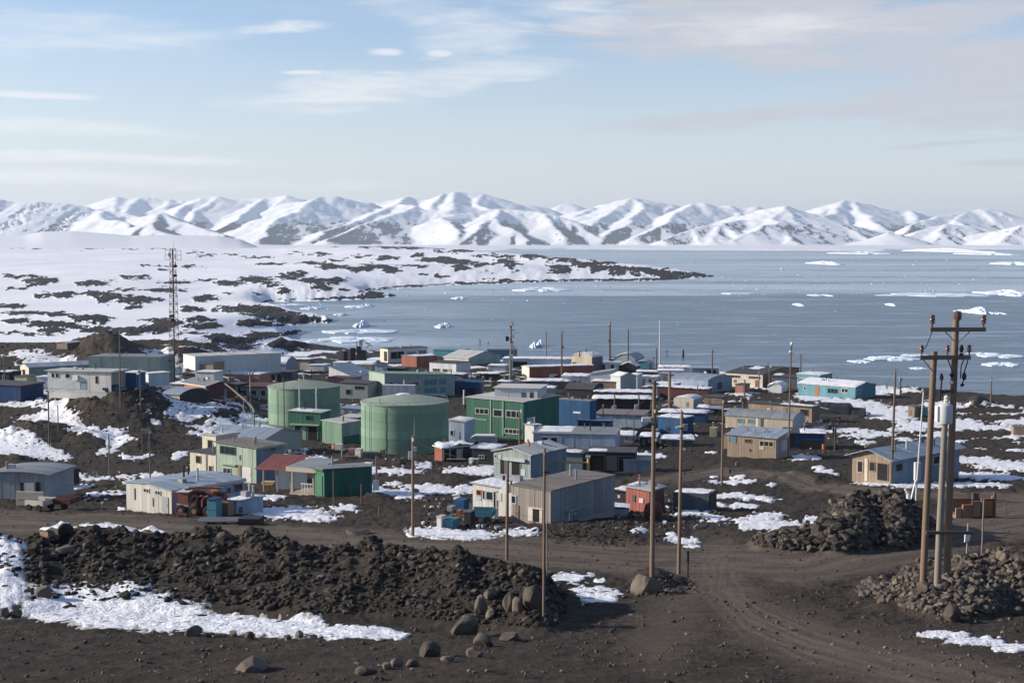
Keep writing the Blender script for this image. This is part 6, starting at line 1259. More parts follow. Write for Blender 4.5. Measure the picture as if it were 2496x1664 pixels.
MB().tube([(0, 0, -.3), (0, 0, H_)], .16, 6).build('cable_riser', 'darkgrey', lt)
MB().tube([(.2, 0, H_), (.2, 0, H_+1.5)], .05, 5, .02).build('aerial', 'steel', lt)
for sx, zz, w_ in ((-1.0, .955, 1.0), (1.2, .95, .9)):
    mb = MB(); x0 = sx*w1*1.9
    for a, b in (((-w_*.5, 0, -1.1), (-w_*.5, 0, 1.1)), ((w_*.5, 0, -1.1), (w_*.5, 0, 1.1)), ((-w_*.5, 0, -1.1), (w_*.5, 0, -1.1)), ((-w_*.5, 0, 1.1), (w_*.5, 0, 1.1)), ((-w_*.5, 0, 0), (w_*.5, 0, 0))): mb.bar((x0+a[0], 0, H_*zz+a[2]), (x0+b[0], 0, H_*zz+b[2]), .09)
    mb.build('antenna_frame', 'palegrey' if sx < 0 else 'rusty', lt)
MB().box(-1.1, -.5, -.6, -.4, H_*.94, H_*.97).build('antenna_panel', 'offwhite', lt)
for zz, sx in ((.87, .5), (.80, .4), (.50, -.9), (.47, -.5), (.17, -1.2)):
    s = .55; z = H_*zz; MB().lathe([(0, z-.3), (.4, z-.25), (.55, z), (.4, z+.28), (0, z+.32)], 10, (sx*w0*.55, -lw(z)-.2)).build('drum_antenna', 'black' if zz != .17 else 'tan', lt, smooth=True)
# curved pipe boom beside the tanks
p = P(621, 1054); mp = m_per_px(p)
b_ = thing('pipe_boom', 'long rusty-white pipe boom bending down to the snow left of the tanks', 'boom', tuple(p))
zz = lambda v: top_z(p, v)-p.z
MB().tube([((u-621)*mp, (621-u)*mp*.3, zz(v)) for u, v in ((545, 936), (562, 948), (580, 962), (597, 975), (611, 987), (618, 996), (620, 1005))], .16, 7, .2).build('boom_pipe', 'beige', b_, smooth=True)
MB().tube([(-1*mp, 0, zz(1003)), (0, 0, -.4)], .1, 7).build('post', 'wood', b_)
for pts in (((598, 978), (608, 990), (613, 1005), (615, 1030)), ((583, 980), (592, 996), (594, 1004)), ((594, 975), (593, 1000)), ((590, 990), (600, 1008), (610, 1022))):
    MB().tube([((u-621)*mp, .3, zz(v)) for u, v in pts], .07, 5).build('hose', 'offwhite', b_)
p = P(610, 985); mp = m_per_px(p); l_ = thing('floodlight_mast', 'slim mast with a wide floodlight bar above the maroon-roofed house', 'mast', tuple(p)); zt = top_z(p, 914)-p.z
MB().tube([(0, 0, -.4), (0, 0, zt)], .10, 7, .07).build('pole_shaft', 'palegrey', l_)
MB().box(-13*mp, 16*mp, -.1, .1, zt, zt+.14).build('light_bar', 'offwhite', l_)
for k in range(3): MB().box(-9*mp+k*7*mp, -4*mp+k*7*mp, -.25, -.1, zt+.1, zt+.7).build('floodlight', 'white', l_)
p = P(1676, 1406); mp = m_per_px(p); t_ = thing('bollard', 'black marker bollard with a flared head beside the pole', 'bollard', tuple(p)); hh = top_z(p, 1340)-p.z
MB().tube([(0, 0, -.3), (.02, 0, hh*.55), (0, 0, hh*.6)], .045, 8).build('post', 'black', t_); MB().lathe([(0, hh*.52), (.06, hh*.53), (.085, hh*.62), (.07, hh*.8), (.09, hh*.95), (0, hh)], 10).build('bollard_head', 'black', t_, smooth=True)
for u_, vb, vt, mat, lab in ((2356, 1358, 1275, 'galv', 'white pennant stake on the near right rubble'), (2393, 1355, 1217, 'polegrey', 'bare grey stake right of the pennant stake')):
    p = P(u_, vb); hh = top_z(p, vt)-p.z; t_ = thing('stake', lab, 'stake', tuple(p)); MB().tube([(0, 0, -.4), (.05, 0, hh)], .05, 7).build('rod', mat if u_ > 2360 else 'steel', t_)
    if u_ < 2360: MB().prism([(-.12, hh*.45), (.12, hh*.5), (.16, hh*.68), (-.1, hh*.72)], 'y', -.05, .05).build('pennant', 'white', t_)
# ------------------------------------------------------------ vehicles, bins and yard things
def boxthing(name, label, cat, u, v, wpx, hpx, dep, mat, ang=20, lid=None, group=None, bands=0, slats=0):
    p = P(u, v); mp = m_per_px(p); a = math.radians(ang); w, h = wpx*mp, hpx*mp
    t = thing(name, label, cat, tuple(p), -a, group)
    MB().box(-w/2, w/2, 0, dep, -.3, h).build('body', mat, t)
    if lid: MB().box(-w/2-.05, w/2+.05, -.06, dep+.05, h+.002, h+.09).build('lid', lid, t)
    for i in range(bands): z = h*(i+1)/(bands+1); MB().box(-w/2-.025, w/2+.025, -.03, -.002, z-.035, z+.035).build('band', mat, t)
    for i in range(slats): x = -w/2+w*(i+.5)/slats; MB().box(x-w/slats*.42, x+w/slats*.42, -.03, -.002, -.1, h-.02).build('slat', mat, t)
    return t
def drum(label, u, v, wpx, hpx, mat, lying=False, ang=0, group=None):
    p = P(u, v); mp = m_per_px(p); r, h = wpx*mp/2, hpx*mp
    t = thing('drum', label, 'drum', tuple(p), math.radians(ang), group)
    prof = [(0, 0), (r, 0), (r, h*.32), (r*1.05, h*.34), (r, h*.36), (r, h*.66), (r*1.05, h*.68), (r, h*.70), (r, h), (r*.93, h-.02), (0, h-.02)]
    mb = MB().lathe([(a, b-.1) for a, b in prof], 16)
    if lying: mb.v = [(z, y, x+r*.95) for x, y, z in mb.v]
    mb.build('drum_shell', mat, t, smooth=True)
    MB().lathe([(0, h-.1), (r*.18, h-.1), (r*.18, h-.05), (0, h-.05)], 8, (r*.5, 0)).build('bung', 'steel', t) if not lying else None
    return t
# rusty red wreck
p = P(470, 1256); mp = m_per_px(p); w_ = thing('wrecked_truck', 'rusty red wrecked truck body with torn roof frames beside the metal shed', 'truck', tuple(p), -math.radians(14))
MB().box(-40*mp, -12*mp, .0, 2.2, 28*mp, 56*mp).build('cab', 'rust', w_); MB().box(-42*mp, -10*mp, -.12, 2.3, 56*mp+.002, 58*mp).build('cab_roof', 'palegrey', w_)
MB().box(-10*mp, 62*mp, 1.6, 2.3, 12*mp, 50*mp).build('body_side', 'maroon', w_); MB().box(-42*mp, 62*mp, .1, 2.1, 10*mp, 18*mp).build('chassis', 'maroon', w_)
MB().bar((-42*mp, -.06, 27*mp), (-12*mp, -.06, 23*mp), .1).build('bumper', 'palegrey', w_)
for k, x in enumerate((-4, 12, 28)):
    mb = MB(); mb.tube([((x-6)*mp, .2, 20*mp), ((x-5)*mp, .2, 38*mp), ((x+1)*mp, .3, 46*mp), ((x+8)*mp, .3, 48*mp), ((x+12)*mp, .5, 40*mp)], .09, 6); mb.build('frame_hoop', 'rust' if k else 'tan', w_)
for a, b in (((-30, 60), (30, 66)), ((-20, 64), (50, 60)), ((-10, 57), (40, 67)), ((0, 66), (60, 64))): MB().bar((a[0]*mp, .7, a[1]*mp), (b[0]*mp, 1.2, b[1]*mp), .16).build('roof_rail', 'rust', w_)
MB().box(0, 55*mp, .5, 2.2, 61*mp, 62.5*mp).build('roof_panel', 'darkgrey', w_)
MB().lathe([(0, 54*mp), (.18, 55*mp), (.30, 60*mp), (.36, 62*mp), (0, 63*mp)], 12, (52*mp, .5)).build('lamp_bowl', 'orange', w_, smooth=True)
for x in (-30, 6, 44):
    mb = MB().lathe([(0, -.18), (.48, -.18), (.55, -.1), (.55, .1), (.48, .18), (0, .18)], 16); mb.v = [(a+x*mp, c-.02, b+.42) for a, b, c in mb.v]; wh = mb.build('wheel', 'rubber', w_, smooth=True)
    mb = MB().lathe([(0, -.2), (.24, -.2), (.24, .2), (0, .2)], 10); mb.v = [(a+x*mp, c-.04, b+.42) for a, b, c in mb.v]; mb.build('rim', 'rusty', wh)
MB().bar((-36*mp, -.4, 7*mp), (-8*mp, -.5, 4*mp), .22).build('tow_bar', 'maroon', w_)
boxthing('locker', 'tall dark teal steel locker beside the red wreck', 'locker', 516, 1262, 24, 44, 1.2, 'tealdark', 14, 'deepblue', bands=1)
boxthing('crate', 'brown-black crate between teal locker and pale blue shed', 'crate', 543, 1258, 28, 34, 1.4, 'brown', 12, slats=5)
def flatbed(name, label, u, v, wpx, hpx, mat, bedmat, ang, wheels=2, sides=True):
    p = P(u, v); mp = m_per_px(p); L = wpx*mp; h = hpx*mp; t = thing(name, label, 'trailer', tuple(p), -math.radians(ang))
    MB().box(-L, 0, 0, 2.0, h*.45, h*.62).build('bed', bedmat, t)
    if sides: MB().box(-L, 0, -.06, 0, h*.5, h).build('side_board', mat, t); MB().box(-L, 0, 2.0, 2.06, h*.5, h).build('side_board', mat, t); MB().box(0.002, .06, -.06, 2.06, h*.5, h).build('tail_board', mat, t)
    for i in range(wheels):
        x = -L*(.22+.56*i/max(1, wheels-1)); mb = MB().lathe([(0, -.12), (h*.3, -.12), (h*.34, 0), (h*.3, .12), (0, .12)], 14); mb.v = [(a+x, c-.02, b+h*.3) for a, b, c in mb.v]; mb.build('wheel', 'rubber', t, smooth=True)
    MB().bar((-L, 1, h*.5), (-L-.9, 1, h*.4), .1).build('drawbar', 'steel', t)
    return t
flatbed('trailer', 'dark flatbed trailer with high sides in front of the plank shed', 170, 1242, 64, 26, 'maroon', 'darkgrey', 12)
flatbed('trailer', 'cream trailer box with chipped paint at the left road edge', 104, 1246, 50, 26, 'cream', 'darkgrey', 18)
boxthing('panel_wall', 'cream panel wall behind the cream trailer box', 'wall panel', 72, 1232, 70, 34, .25, 'cream', 8, bands=1)
flatbed('trailer', 'long low dark trailer frame below the teal locker', 612, 1277, 132, 12, 'darkgrey', 'darkgrey', -2, 3, False)
boxthing('skip', 'old scrap bin of dark metal below the pale blue shed', 'bin', 606, 1280, 52, 16, 1.6, 'black', 6, bands=1)
# pickup
def pickup(label, u, v, wpx, mat, ang):
    p = P(u, v); mp = m_per_px(p); t = thing('pickup_truck', label, 'pickup truck', tuple(p), -math.radians(ang)); s = wpx*mp/5.0
    mb = MB(); mb.prism([(-5, .5), (0, .5), (0, .95), (-.2, 1.05), (-1.4, 1.1), (-1.9, 1.75), (-3.1, 1.75), (-3.2, 1.05), (-5, 1.05)], 'y', 0, 1.8); mb.v = [(a*s, b*s, c*s) for a, b, c in mb.v]; bd = mb.build('body', mat, t)
    mb = MB(); mb.prism([(-1.5, 1.15), (-1.95, 1.68), (-3.05, 1.68), (-3.1, 1.15)], 'y', -.01, 1.81); mb.v = [(a*s, b*s, c*s) for a, b, c in mb.v]; mb.build('side_window', 'window_glass', t)
    for x in (-.95, -4.0):
        for y in (.0, 1.8):
            mb = MB().lathe([(0, -.12), (.3, -.12), (.36, 0), (.3, .12), (0, .12)], 14); mb.v = [((a+x)*s, (c+y)*s, (b+.36)*s) for a, b, c in mb.v]; mb.build('wheel', 'rubber', t, smooth=True)
    MB().box(-.06*s, .04*s, .1*s, .4*s, .75*s, .9*s).build('headlight', 'white', t); MB().box(-.06*s, .04*s, 1.4*s, 1.7*s, .75*s, .9*s).build('headlight', 'white', t)
pickup('dark blue pickup truck parked at the long cream barrack', 300, 957, 54, 'deepblue', 10)
pickup('silver-grey pickup truck parked in the clutter right of the lattice tower', 560, 982, 40, 'grey', 8)
# yard of bins left of the grey-brown hut
boxthing('freezer', 'tall white cabinet with open lid at the road edge of the yard', 'cabinet', 1070, 1290, 12, 30, .8, 'white', 24, 'beige')
boxthing('dumpster', 'dark green bin right behind the tall white cabinet', 'bin', 1090, 1288, 30, 22, 1.4, 'tealdark', 20)
boxthing('dumpster', 'blue crate with white sack on it in the yard', 'crate', 1118, 1240, 28, 22, 1.4, 'blue', 20, bands=1)
boxthing('sack', 'white bulging sack on top of the blue crate', 'sack', 1110, 1230, 11, 18, .7, 'white', 30)
drum('big black drum lying against the pale board annex', 1150, 1250, 28, 24, 'black', True, 20)
boxthing('bin', 'tall black bin in the middle of the yard', 'bin', 1139, 1282, 17, 34, 1.0, 'black', 20, 'darkgrey')
flatbed('trailer', 'dark green trailer with pale rail in front of the annex', 1198, 1276, 54, 30, 'tealdark', 'black', 8)
drum('white barrel with green rim by the annex wall', 1206, 1262, 17, 28, 'white')
boxthing('generator', 'orange engine block on a stand beside the black bin', 'engine', 1117, 1262, 10, 18, .7, 'orange', 10)
drum('pale pink drum between the bins', 1152, 1252, 10, 10, 'pinkred', True, 40)
boxthing('crate', 'low grey crate at the left side of the bins', 'crate', 1096, 1246, 14, 12, .9, 'grey', 20, slats=3)
drum('small white water drum at the corner of the bins', 1165, 1288, 9, 13, 'white')
for k, (u_, v_, c_) in enumerate(((1126, 1286, 'rust'), (1178, 1286, 'slate'), (1100, 1282, 'grey'))): drum(['rust-coloured drum at the foot of the tall black bin', 'slate blue drum under the green trailer', 'grey drum right of the tall white cabinet'][k], u_, v_, 9, 12, c_, k == 2, 15)
t_ = boxthing('roof_tank', 'x', 'tank', 1228, 1262, 14, 14, .9, 'white', 30); t_.location.z += 68*m_per_px(P(1228, 1262)); adopt(t_, annex_)
# boards, sign and frames
p = P(918, 1200); mp = m_per_px(p); t_ = thing('signboard', 'blank white board mounted on the dark pole', 'board', (p.x, p.y-.35, p.z)); MB().box(-8*mp, 7*mp, -.06, 0, 7*mp, 32*mp).build('board', 'white', t_); MB().box(-7*mp, -6*mp, 0.002, .08, -.4, 30*mp).build('post', 'wood', t_)
p = P(1434, 1160); mp = m_per_px(p); t_ = thing('goal_frame', 'yellow pipe frame like a goal post before the black bays', 'frame', tuple(p), -.15)
MB().tube([(0, 0, -.3), (0, 0, 45*mp)], .17, 8).build('post', 'yellow', t_); MB().tube([(-56*mp, 0, -.3), (-56*mp, 0, 34*mp)], .12, 8).build('post', 'yellow', t_); MB().tube([(-84*mp, 0, 34*mp), (0, 0, 33*mp)], .12, 8).build('beam', 'yellow', t_); MB().box(-.35, .25, -.3, .3, 45*mp+.002, 50*mp).build('lamp_head', 'galv', t_)
p = P(2372, 1262); mp = m_per_px(p); t_ = thing('scrap_skip', 'rusty orange steel skip with bent side plates on the right road', 'skip', tuple(p), math.radians(8))
for k, (x0, x1, z0, z1) in enumerate(((-46, -30, -2, 26), (-29, -4, 0, 34), (-3, 18, 6, 42), (19, 46, 8, 48), (47, 52, 4, 54))): MB().box(x0*mp, x1*mp, -.1-.12*(k % 2), .05, z0*mp-.1, z1*mp).build('side_plate', 'rusty' if k % 2 else 'tan', t_)
MB().box(-44*mp, 50*mp, .06, 1.8, 0, 8*mp).build('floor_plate', 'rusty', t_); MB().box(-44*mp, 50*mp, 1.8, 1.9, 0, 40*mp).build('back_plate', 'rusty', t_); MB().box(-4*mp, 10*mp, -.3, -.2, 46*mp, 62*mp).build('number_plate', 'darkgrey', t_); MB().box(-6*mp, -4*mp, -.25, -.1, 10*mp, 64*mp).build('post', 'wood', t_); MB().box(50*mp, 55*mp, -.25, -.05, -.2, 62*mp).build('post', 'wood', t_)
MB().tube([(-46*mp, -.2, 44*mp), (0, -.25, 46*mp), (52*mp, -.2, 44*mp), (84*mp, -.1, 42*mp)], .035, 5).build('cable', 'cable', t_); MB().tube([(84*mp, 0, -.3), (84*mp, 0, 45*mp)], .05, 6).build('post', 'wood', t_)
p = P(2214, 1222); mp = m_per_px(p); t_ = thing('vent_pipe', 'white bent pipe with a spout on the right rubble heap', 'pipe', tuple(p)); MB().tube([(0, 0, -.3), (.02, 0, 20*mp), (-.1, 0, 24*mp), (-8*mp, 0, 32*mp)], .2, 9, .1).build('pipe', 'offwhite', t_, smooth=True)
for u_, v_, w_, lab in ((2200, 1266, 14, 'white sack lying on the right rubble heap'), (2232, 1258, 16, 'pinkish white sack right on the right rubble heap')):
    p = P(u_, v_); mp = m_per_px(p); t_ = thing('sack', lab, 'sack', tuple(p)); boulder_mesh('sack_body', u_, (w_*mp, w_*mp*.8, w_*mp*.8), 'white', t_, 2)
p = P(668, 1184); mp = m_per_px(p); t_ = thing('dinghy', 'yellow dinghy-like trough under the red carport', 'dinghy', tuple(p), -.2); MB().prism([(-34*mp, 9*mp), (0, 9*mp), (-4*mp, 1*mp), (-30*mp, 0)], 'y', 0, 1.0).build('hull', 'yellow', t_); MB().box(-30*mp, -2*mp, .08, .92, 9*mp, 9*mp+.03).build('thwart', 'beige', t_)
p = P(1175, 1084); mp = m_per_px(p); t_ = thing('caravan', 'white rounded caravan with blue side in front of the maroon container', 'caravan', tuple(p), -.1)
MB().prism([(-34*mp, .3), (34*mp, .3), (34*mp, 19*mp), (28*mp, 22*mp), (-20*mp, 22*mp), (-30*mp, 15*mp), (-34*mp, 6*mp)], 'y', 0, 2.2).build('body', 'paleblue', t_); MB().prism([(34*mp, 19*mp), (29*mp, 23*mp), (-19*mp, 23*mp), (-28*mp, 17*mp), (-20*mp, 20*mp), (28*mp, 20*mp)], 'y', -.06, 2.26).build('caravan_roof', 'white', t_); MB().box(-4*mp, 14*mp, -.05, 0, 1*mp, 9*mp).build('hatch', 'black', t_)
for x in (-14, 16):
    mb = MB().lathe([(0, -.1), (.3, -.1), (.34, 0), (.3, .1), (0, .1)], 12); mb.v = [(a+x*mp, c, b+.3) for a, b, c in mb.v]; mb.build('wheel', 'rubber', t_, smooth=True)
p = P(1112, 1127); mp = m_per_px(p); t_ = thing('bench', 'long low bench with tan top before the red-ended hut', 'bench', tuple(p), -.05); MB().box(-24*mp, 24*mp, 0, .6, 7*mp, 8.5*mp).build('bench_top', 'tan', t_)
for x in (-20, 0, 20): MB().box(x*mp-.05, x*mp+.05, .05, .55, -.3, 7*mp).build('leg', 'wood', t_)
p = P(1154, 1136); mp = m_per_px(p); t_ = thing('covered_table', 'trestle table draped with a white sheet beside the bench', 'table', tuple(p), -.2); MB().box(-11*mp, 11*mp, 0, .9, 17*mp, 18*mp).build('table_top', 'palegrey', t_); MB().prism([(-12*mp, 18.5*mp), (-2*mp, 18.5*mp), (-3*mp, 9*mp), (-7*mp, 5*mp), (-11*mp, 8*mp)], 'y', -.06, .95).build('sheet', 'white', t_)
for x in (-9, 9): MB().box(x*mp-.05, x*mp+.05, .02, .1, -.3, 17*mp).build('leg', 'tan', t_); MB().box(x*mp-.05, x*mp+.05, .8, .88, -.3, 17*mp).build('leg', 'tan', t_)
p = P(1488, 1254); mp = m_per_px(p); t_ = thing('covered_boat', 'boat under a snowy sheet behind the grey-brown hut end', 'boat', tuple(p), -.1)
MB().prism([(-46*mp, 14*mp), (46*mp, 14*mp), (40*mp, -.3), (-30*mp, -.3)], 'y', 0, 2.0).build('hull', 'slate', t_); V_, F_ = snow_pad([(-48*mp, 13*mp), (0, 18*mp), (47*mp, 14*mp)], 'y', -.1, 2.1, [(0, 1, 0, 1)], 5, .12); snow_edge(mesh_obj('snow_cover', V_, F_, MATS['snow'], t_, smooth=True))
MB().lathe([(0, 0), (.75, .1), (.85, .6), (.7, 1.2), (.3, 1.4), (0, 1.45)], 18).build('tank_body', 'maroon', thing('tank', 'dark maroon rounded tank below the coral red shed', 'tank', tuple(P(1592, 1262)))) 
# round the foot of the large tank
p = P(852, 1116); mp = m_per_px(p); t_ = thing('hand_cart', 'tubular hand cart with pale rail left of the large tank', 'cart', tuple(p)); mb = MB(); mb.tube([(-19*mp, 0, -.2), (-19*mp, 0, 18*mp), (-12*mp, 0, 22*mp), (16*mp, .3, 20*mp)], .06, 6); mb.build('rail', 'palegrey', t_); MB().box(-18*mp, 20*mp, 0, 1.0, 2*mp, 4*mp).build('deck', 'wood', t_)
boxthing('crate', 'white crate at the foot of the large tank', 'crate', 872, 1113, 15, 18, 1.0, 'white', 20, 'offwhite')
boxthing('tarp_bundle', 'orange-red bundle beside the white crate', 'bundle', 856, 1104, 15, 11, .9, 'coral', 10)
boxthing('engine', 'grey engine block with pipes right of the white crate', 'engine', 905, 1116, 44, 14, 1.2, 'darkgrey', 6, bands=2)
drum('white bent drum standing above the engine block', 898, 1096, 9, 14, 'white')
boxthing('crate', 'brown crate at the right end of the engine block', 'crate', 931, 1112, 8, 16, .8, 'brown', 10)
drum('coral float drum by the green shed', 812, 1094, 12, 10, 'coral', True, 30); boxthing('barrow', 'white and pink barrow by the green shed', 'barrow', 824, 1096, 18, 14, .8, 'offwhite', 12)
boxthing('panel', 'white propped panel right of the pale yard pole', 'panel', 1000, 1120, 9, 20, .12, 'white', -14)
# right hand odds and ends
drum('orange gas canister with a white cap on the right yard', 2008, 1094, 9, 14, 'orange'); boxthing('cabinet', 'narrow dark cabinet on legs behind the orange canister', 'cabinet', 2034, 1066, 9, 30, .7, 'black', 10)
drum('black drum on the snow beside the dark blue shed', 2020, 1048, 15, 14, 'black'); drum('dark rusty drum in the snow before the weathered house', 2110, 1094, 10, 9, 'brown', True)
boxthing('trailer_box', 'small khaki trailer box left of the brown plank hut', 'trailer', 1738, 1064, 17, 22, 1.6, 'khaki', 14, slats=3)
drum('black pointed buoy lying in the open yard', 1779, 1152, 6, 11, 'black'); drum('red and grey pump on the track below the plank hut', 1796, 1134, 8, 10, 'rust')
for u_, w_, h_, up in ((1413, 3, 12, 39), (1446, 4, 9, 38)): t_ = boxthing('flue', 'x', 'flue', u_, 906, w_, h_, .35, 'black', 0); t_.location.z += up*m_per_px(P(u_, 906)); adopt(t_, beige_)
# dark wrecked machine on the shore
p = P(872, 878); mp = m_per_px(p); t_ = thing('wrecked_crane', 'dark wrecked crane with tangled booms on the stony shore', 'crane', tuple(p))
for x, w_, h in ((-30, 9, 22), (-12, 12, 30), (2, 10, 34), (14, 14, 24)): MB().box((x-w_/2)*mp, (x+w_/2)*mp, 0, 1.6, -.3, h*mp).build('hull_plate', 'black', t_)
for a, b in (((8, 20), (12, 52)), ((12, 50), (30, 40)), ((12, 46), (36, 34)), ((-2, 28), (-3, 44)), ((20, 30), (28, 36))): MB().bar((a[0]*mp, .3, a[1]*mp), (b[0]*mp, .6, b[1]*mp), .22).build('boom', 'rust' if a[0] == 8 else 'black', t_)
MB().box(4*mp, 12*mp, -.2, .4, 36*mp, 50*mp).build('cab', 'greygreen', t_)
# snow-capped timbers on the bank, nearest left
for (ua, va), (ub, vb), lab in (((192, 1287), (328, 1300), 'long timber under a white snow cap on the rubble bank'), ((355, 1297), (402, 1307), 'short timber under snow on the rubble bank'), ((104, 1300), (124, 1302), 'short snow-topped beam end at the left of the bank')):
    pa_ = P(ua, va); pb_ = Vector((x_at(ub, vb, pa_.y-.6), pa_.y-.6, z_at(ub, vb, pa_.y-.6))); pm = (pa_+pb_)/2; d = pb_-pa_; t_ = thing('timber', lab, 'timber', tuple(pm+Vector((0, 0, .12))), math.atan2(d.y, d.x)); t_.rotation_euler.y = -math.asin(d.z/d.length); L = d.length
    MB().box(-L/2, L/2, -.18, .18, -.25, .06).build('beam', 'brown', t_); V_, F_ = snow_pad([(-.3, -.06), (.3, -.06)], 'x', -L/2, L/2, [(0, 1, 0, 1)], int(ua), .20); snow_edge(mesh_obj('snow_cap', V_, F_, MATS['snow'], t_, smooth=True))
# drums and crates lost between the back huts, each named by its neighbour
_r = random.Random(21); _used = set()
_bl = BLD
def beside(p):
    c = sorted(((o.location-p).length, l) for o, l in _bl)
    return [l for _, l in c[:6]]
def own_label(head, p):
    for rel in ('beside the', 'behind the', 'close to the'):
        for l in beside(p):
            t = head+' '+rel+' '+l
            if len(t.split()) <= 16 and t not in _used: _used.add(t); return t
    return head+' among the back huts'
_names = dict(black='black', brown='brown', maroon='maroon', grey='grey', tan='tan', offwhite='white', slate='slate blue')
for i in range(60):
    u_ = _r.choice([_r.uniform(560, 1000), _r.uniform(1070, 1560), _r.uniform(1560, 1900)]); v_ = _r.uniform(905, 1000) if u_ < 1560 else _r.uniform(960, 1060)
    p = P(u_, v_)
    if i % 2: c_ = _r.choice(['black', 'brown', 'maroon']); drum(own_label(_names[c_]+' drum', p), u_, v_, _r.uniform(7, 10), _r.uniform(8, 12), c_, _r.random() < .5, _r.uniform(0, 180), 'drums between the back huts')
    else: c_ = _r.choice(['brown', 'grey', 'tan', 'offwhite', 'black', 'slate']); boxthing('crate', own_label('small '+_names[c_]+' crate', p), 'crate', u_, v_, _r.uniform(9, 18), _r.uniform(6, 11), _r.uniform(.8, 1.6), c_, _r.uniform(-40, 40), group='crates between the back huts')
# scrap racks in the yard right of the pale green building
for i in range(16):
    u_ = 1080+(i % 8)*27+_r.uniform(-6, 6); v_ = (922 if i < 8 else 944)+_r.uniform(-5, 5); p = P(u_, v_); mp = m_per_px(p)
    t_ = thing('scrap_rack', own_label('rusty scrap rack', p) if i % 2 else own_label('dark timber rack', p), 'rack', tuple(p), _r.uniform(-.6, .6), 'scrap racks in the yard'); w_ = _r.uniform(18, 30)*mp; h_ = _r.uniform(10, 18)*mp
    for x in (-w_/2, w_/2): MB().box(x-.1, x+.1, 0, .2, -.4, h_*_r.uniform(.8, 1.2)).build('post', 'wood', t_)
    for k in range(4): MB().bar((-w_*.6, .1+.3*k, h_*(.2+.2*k)), (w_*.6, .2+.3*k, h_*(.2+.2*k)+_r.uniform(-.4, .4)), _r.uniform(.15, .4)).build('rail', _r.choice(['rusty', 'brown', 'black', 'wood', 'offwhite']), t_)
    if i % 3 == 0: V_, F_ = snow_pad([(-.6, h_*.9), (.9, h_*.9)], 'x', -w_/2, w_/2, [(0, 1, 0, 1)], 40+i, .25); snow_edge(mesh_obj('snow_cap', V_, F_, MATS['snow'], t_, smooth=True))
# sagging service cables between poles
for i, (u0, b0, t0, u1, b1, t1, lab) in enumerate(((1589, 1404, 930, 1654, 1398, 1004, 'cable from the tall lamp pole to the dish pole'), (1654, 1398, 1006, 1759, 1182, 980, 'cable from the dish pole to the bare straight pole'), (1759, 1182, 980, 1921, 1116, 862, 'cable from the bare straight pole to the two-lamp mast'), (1921, 1116, 862, 2172, 1180, 902, 'cable from the two-lamp mast to the dark rough pole'),
   (1006, 1306, 1072, 1267, 1086, 1008, 'cable from the snow strip pole to the bristling pole'), (1267, 1086, 1008, 1589, 1404, 960, 'cable from the bristling pole to the tall lamp pole'), (294, 996, 850, 343, 1000, 910, 'cable from the bracket pole to the spiky lamp pole'), (120, 1086, 958, 294, 996, 860, 'cable from the dark left pole to the bracket pole'), (1369, 942, 812, 1486, 897, 795, 'cable from the dark tall pole to the bracket mast'),
   (1736, 920, 858, 1875, 946, 898, 'cable from the crossarm shore pole to the cream house pole'), (1875, 946, 898, 1951, 940, 870, 'cable from the cream house pole to the teal hall pole'), (1244, 938, 800, 1331, 884, 812, 'cable from the tallest radio mast to the forked pole'), (1006, 1306, 1066, 625, 1177, 1096, 'cable from the snow strip pole to the light green house'), (1759, 1182, 985, 1892, 1118, 1072, 'cable from the bare straight pole to the brown plank hut'), (2172, 1180, 905, 2085, 971, 948, 'cable from the dark rough pole to the teal hall'), (1235, 1364, 1130, 1006, 1306, 1072, 'cable from the dark-topped pole to the snow strip pole'), (103, 1214, 1160, 309, 1234, 1185, 'cable from the plank shed pole to the metal shed'))):
    A_, Bq = P(u0, b0), P(u1, b1); A_.z = top_z(A_, t0); Bq.z = top_z(Bq, t1); n = 14; sag = (Bq-A_).length*.022
    mb = MB().tube([A_.lerp(Bq, k/n)-Vector((0, 0, sag*4*(k/n)*(1-k/n))) for k in range(n+1)], .013, 4); o = mb.build('power_cable', 'cable'); tag(o, lab, 'cable', 'service cables over the town')

for u_, vt, vb, w_, lab in ((693, 922, 1052, 3, 'thin pipe standing at the left side of the rear tank'), (742, 915, 1040, 3, 'white overflow pipe rising above the rear tank roof'), (1062, 905, 960, 3, 'slim pole at the right end of the pale green building'), (1100, 900, 955, 3, 'slim pole among the scrap racks'), (1178, 915, 970, 3, 'slim pole right of the dark blue low shed'), (1415, 915, 968, 3, 'slim pole above the black round-topped shed'), (1470, 985, 1046, 3, 'thin pole before the tan flat-roofed hut'),
  (1545, 1010, 1090, 3, 'thin pole at the end of the long pale blue hall'), (1700, 935, 990, 3, 'thin pole in front of the pale blue hall'), (985, 925, 972, 3, 'white pole before the pale corrugated screen'), (760, 900, 945, 3, 'thin aerial behind the rear tank'), (560, 895, 950, 3, 'thin aerial over the red barn'), (1850, 905, 950, 3, 'thin aerial on the cream house'), (1960, 1030, 1092, 3, 'thin post at the low black and blue shed'), (2034, 1040, 1100, 3, 'thin post right of the orange canister')):
    pole('pole', lab, 'pole', u_, vb, vt, w_, 'wood' if u_ not in (742, 985) else 'white', gear=[('arm', .93, 0, 5, 'steel')] if u_ % 2 else [('knob', .96, 0, 5, 'steel')], taper=.8, n=6)

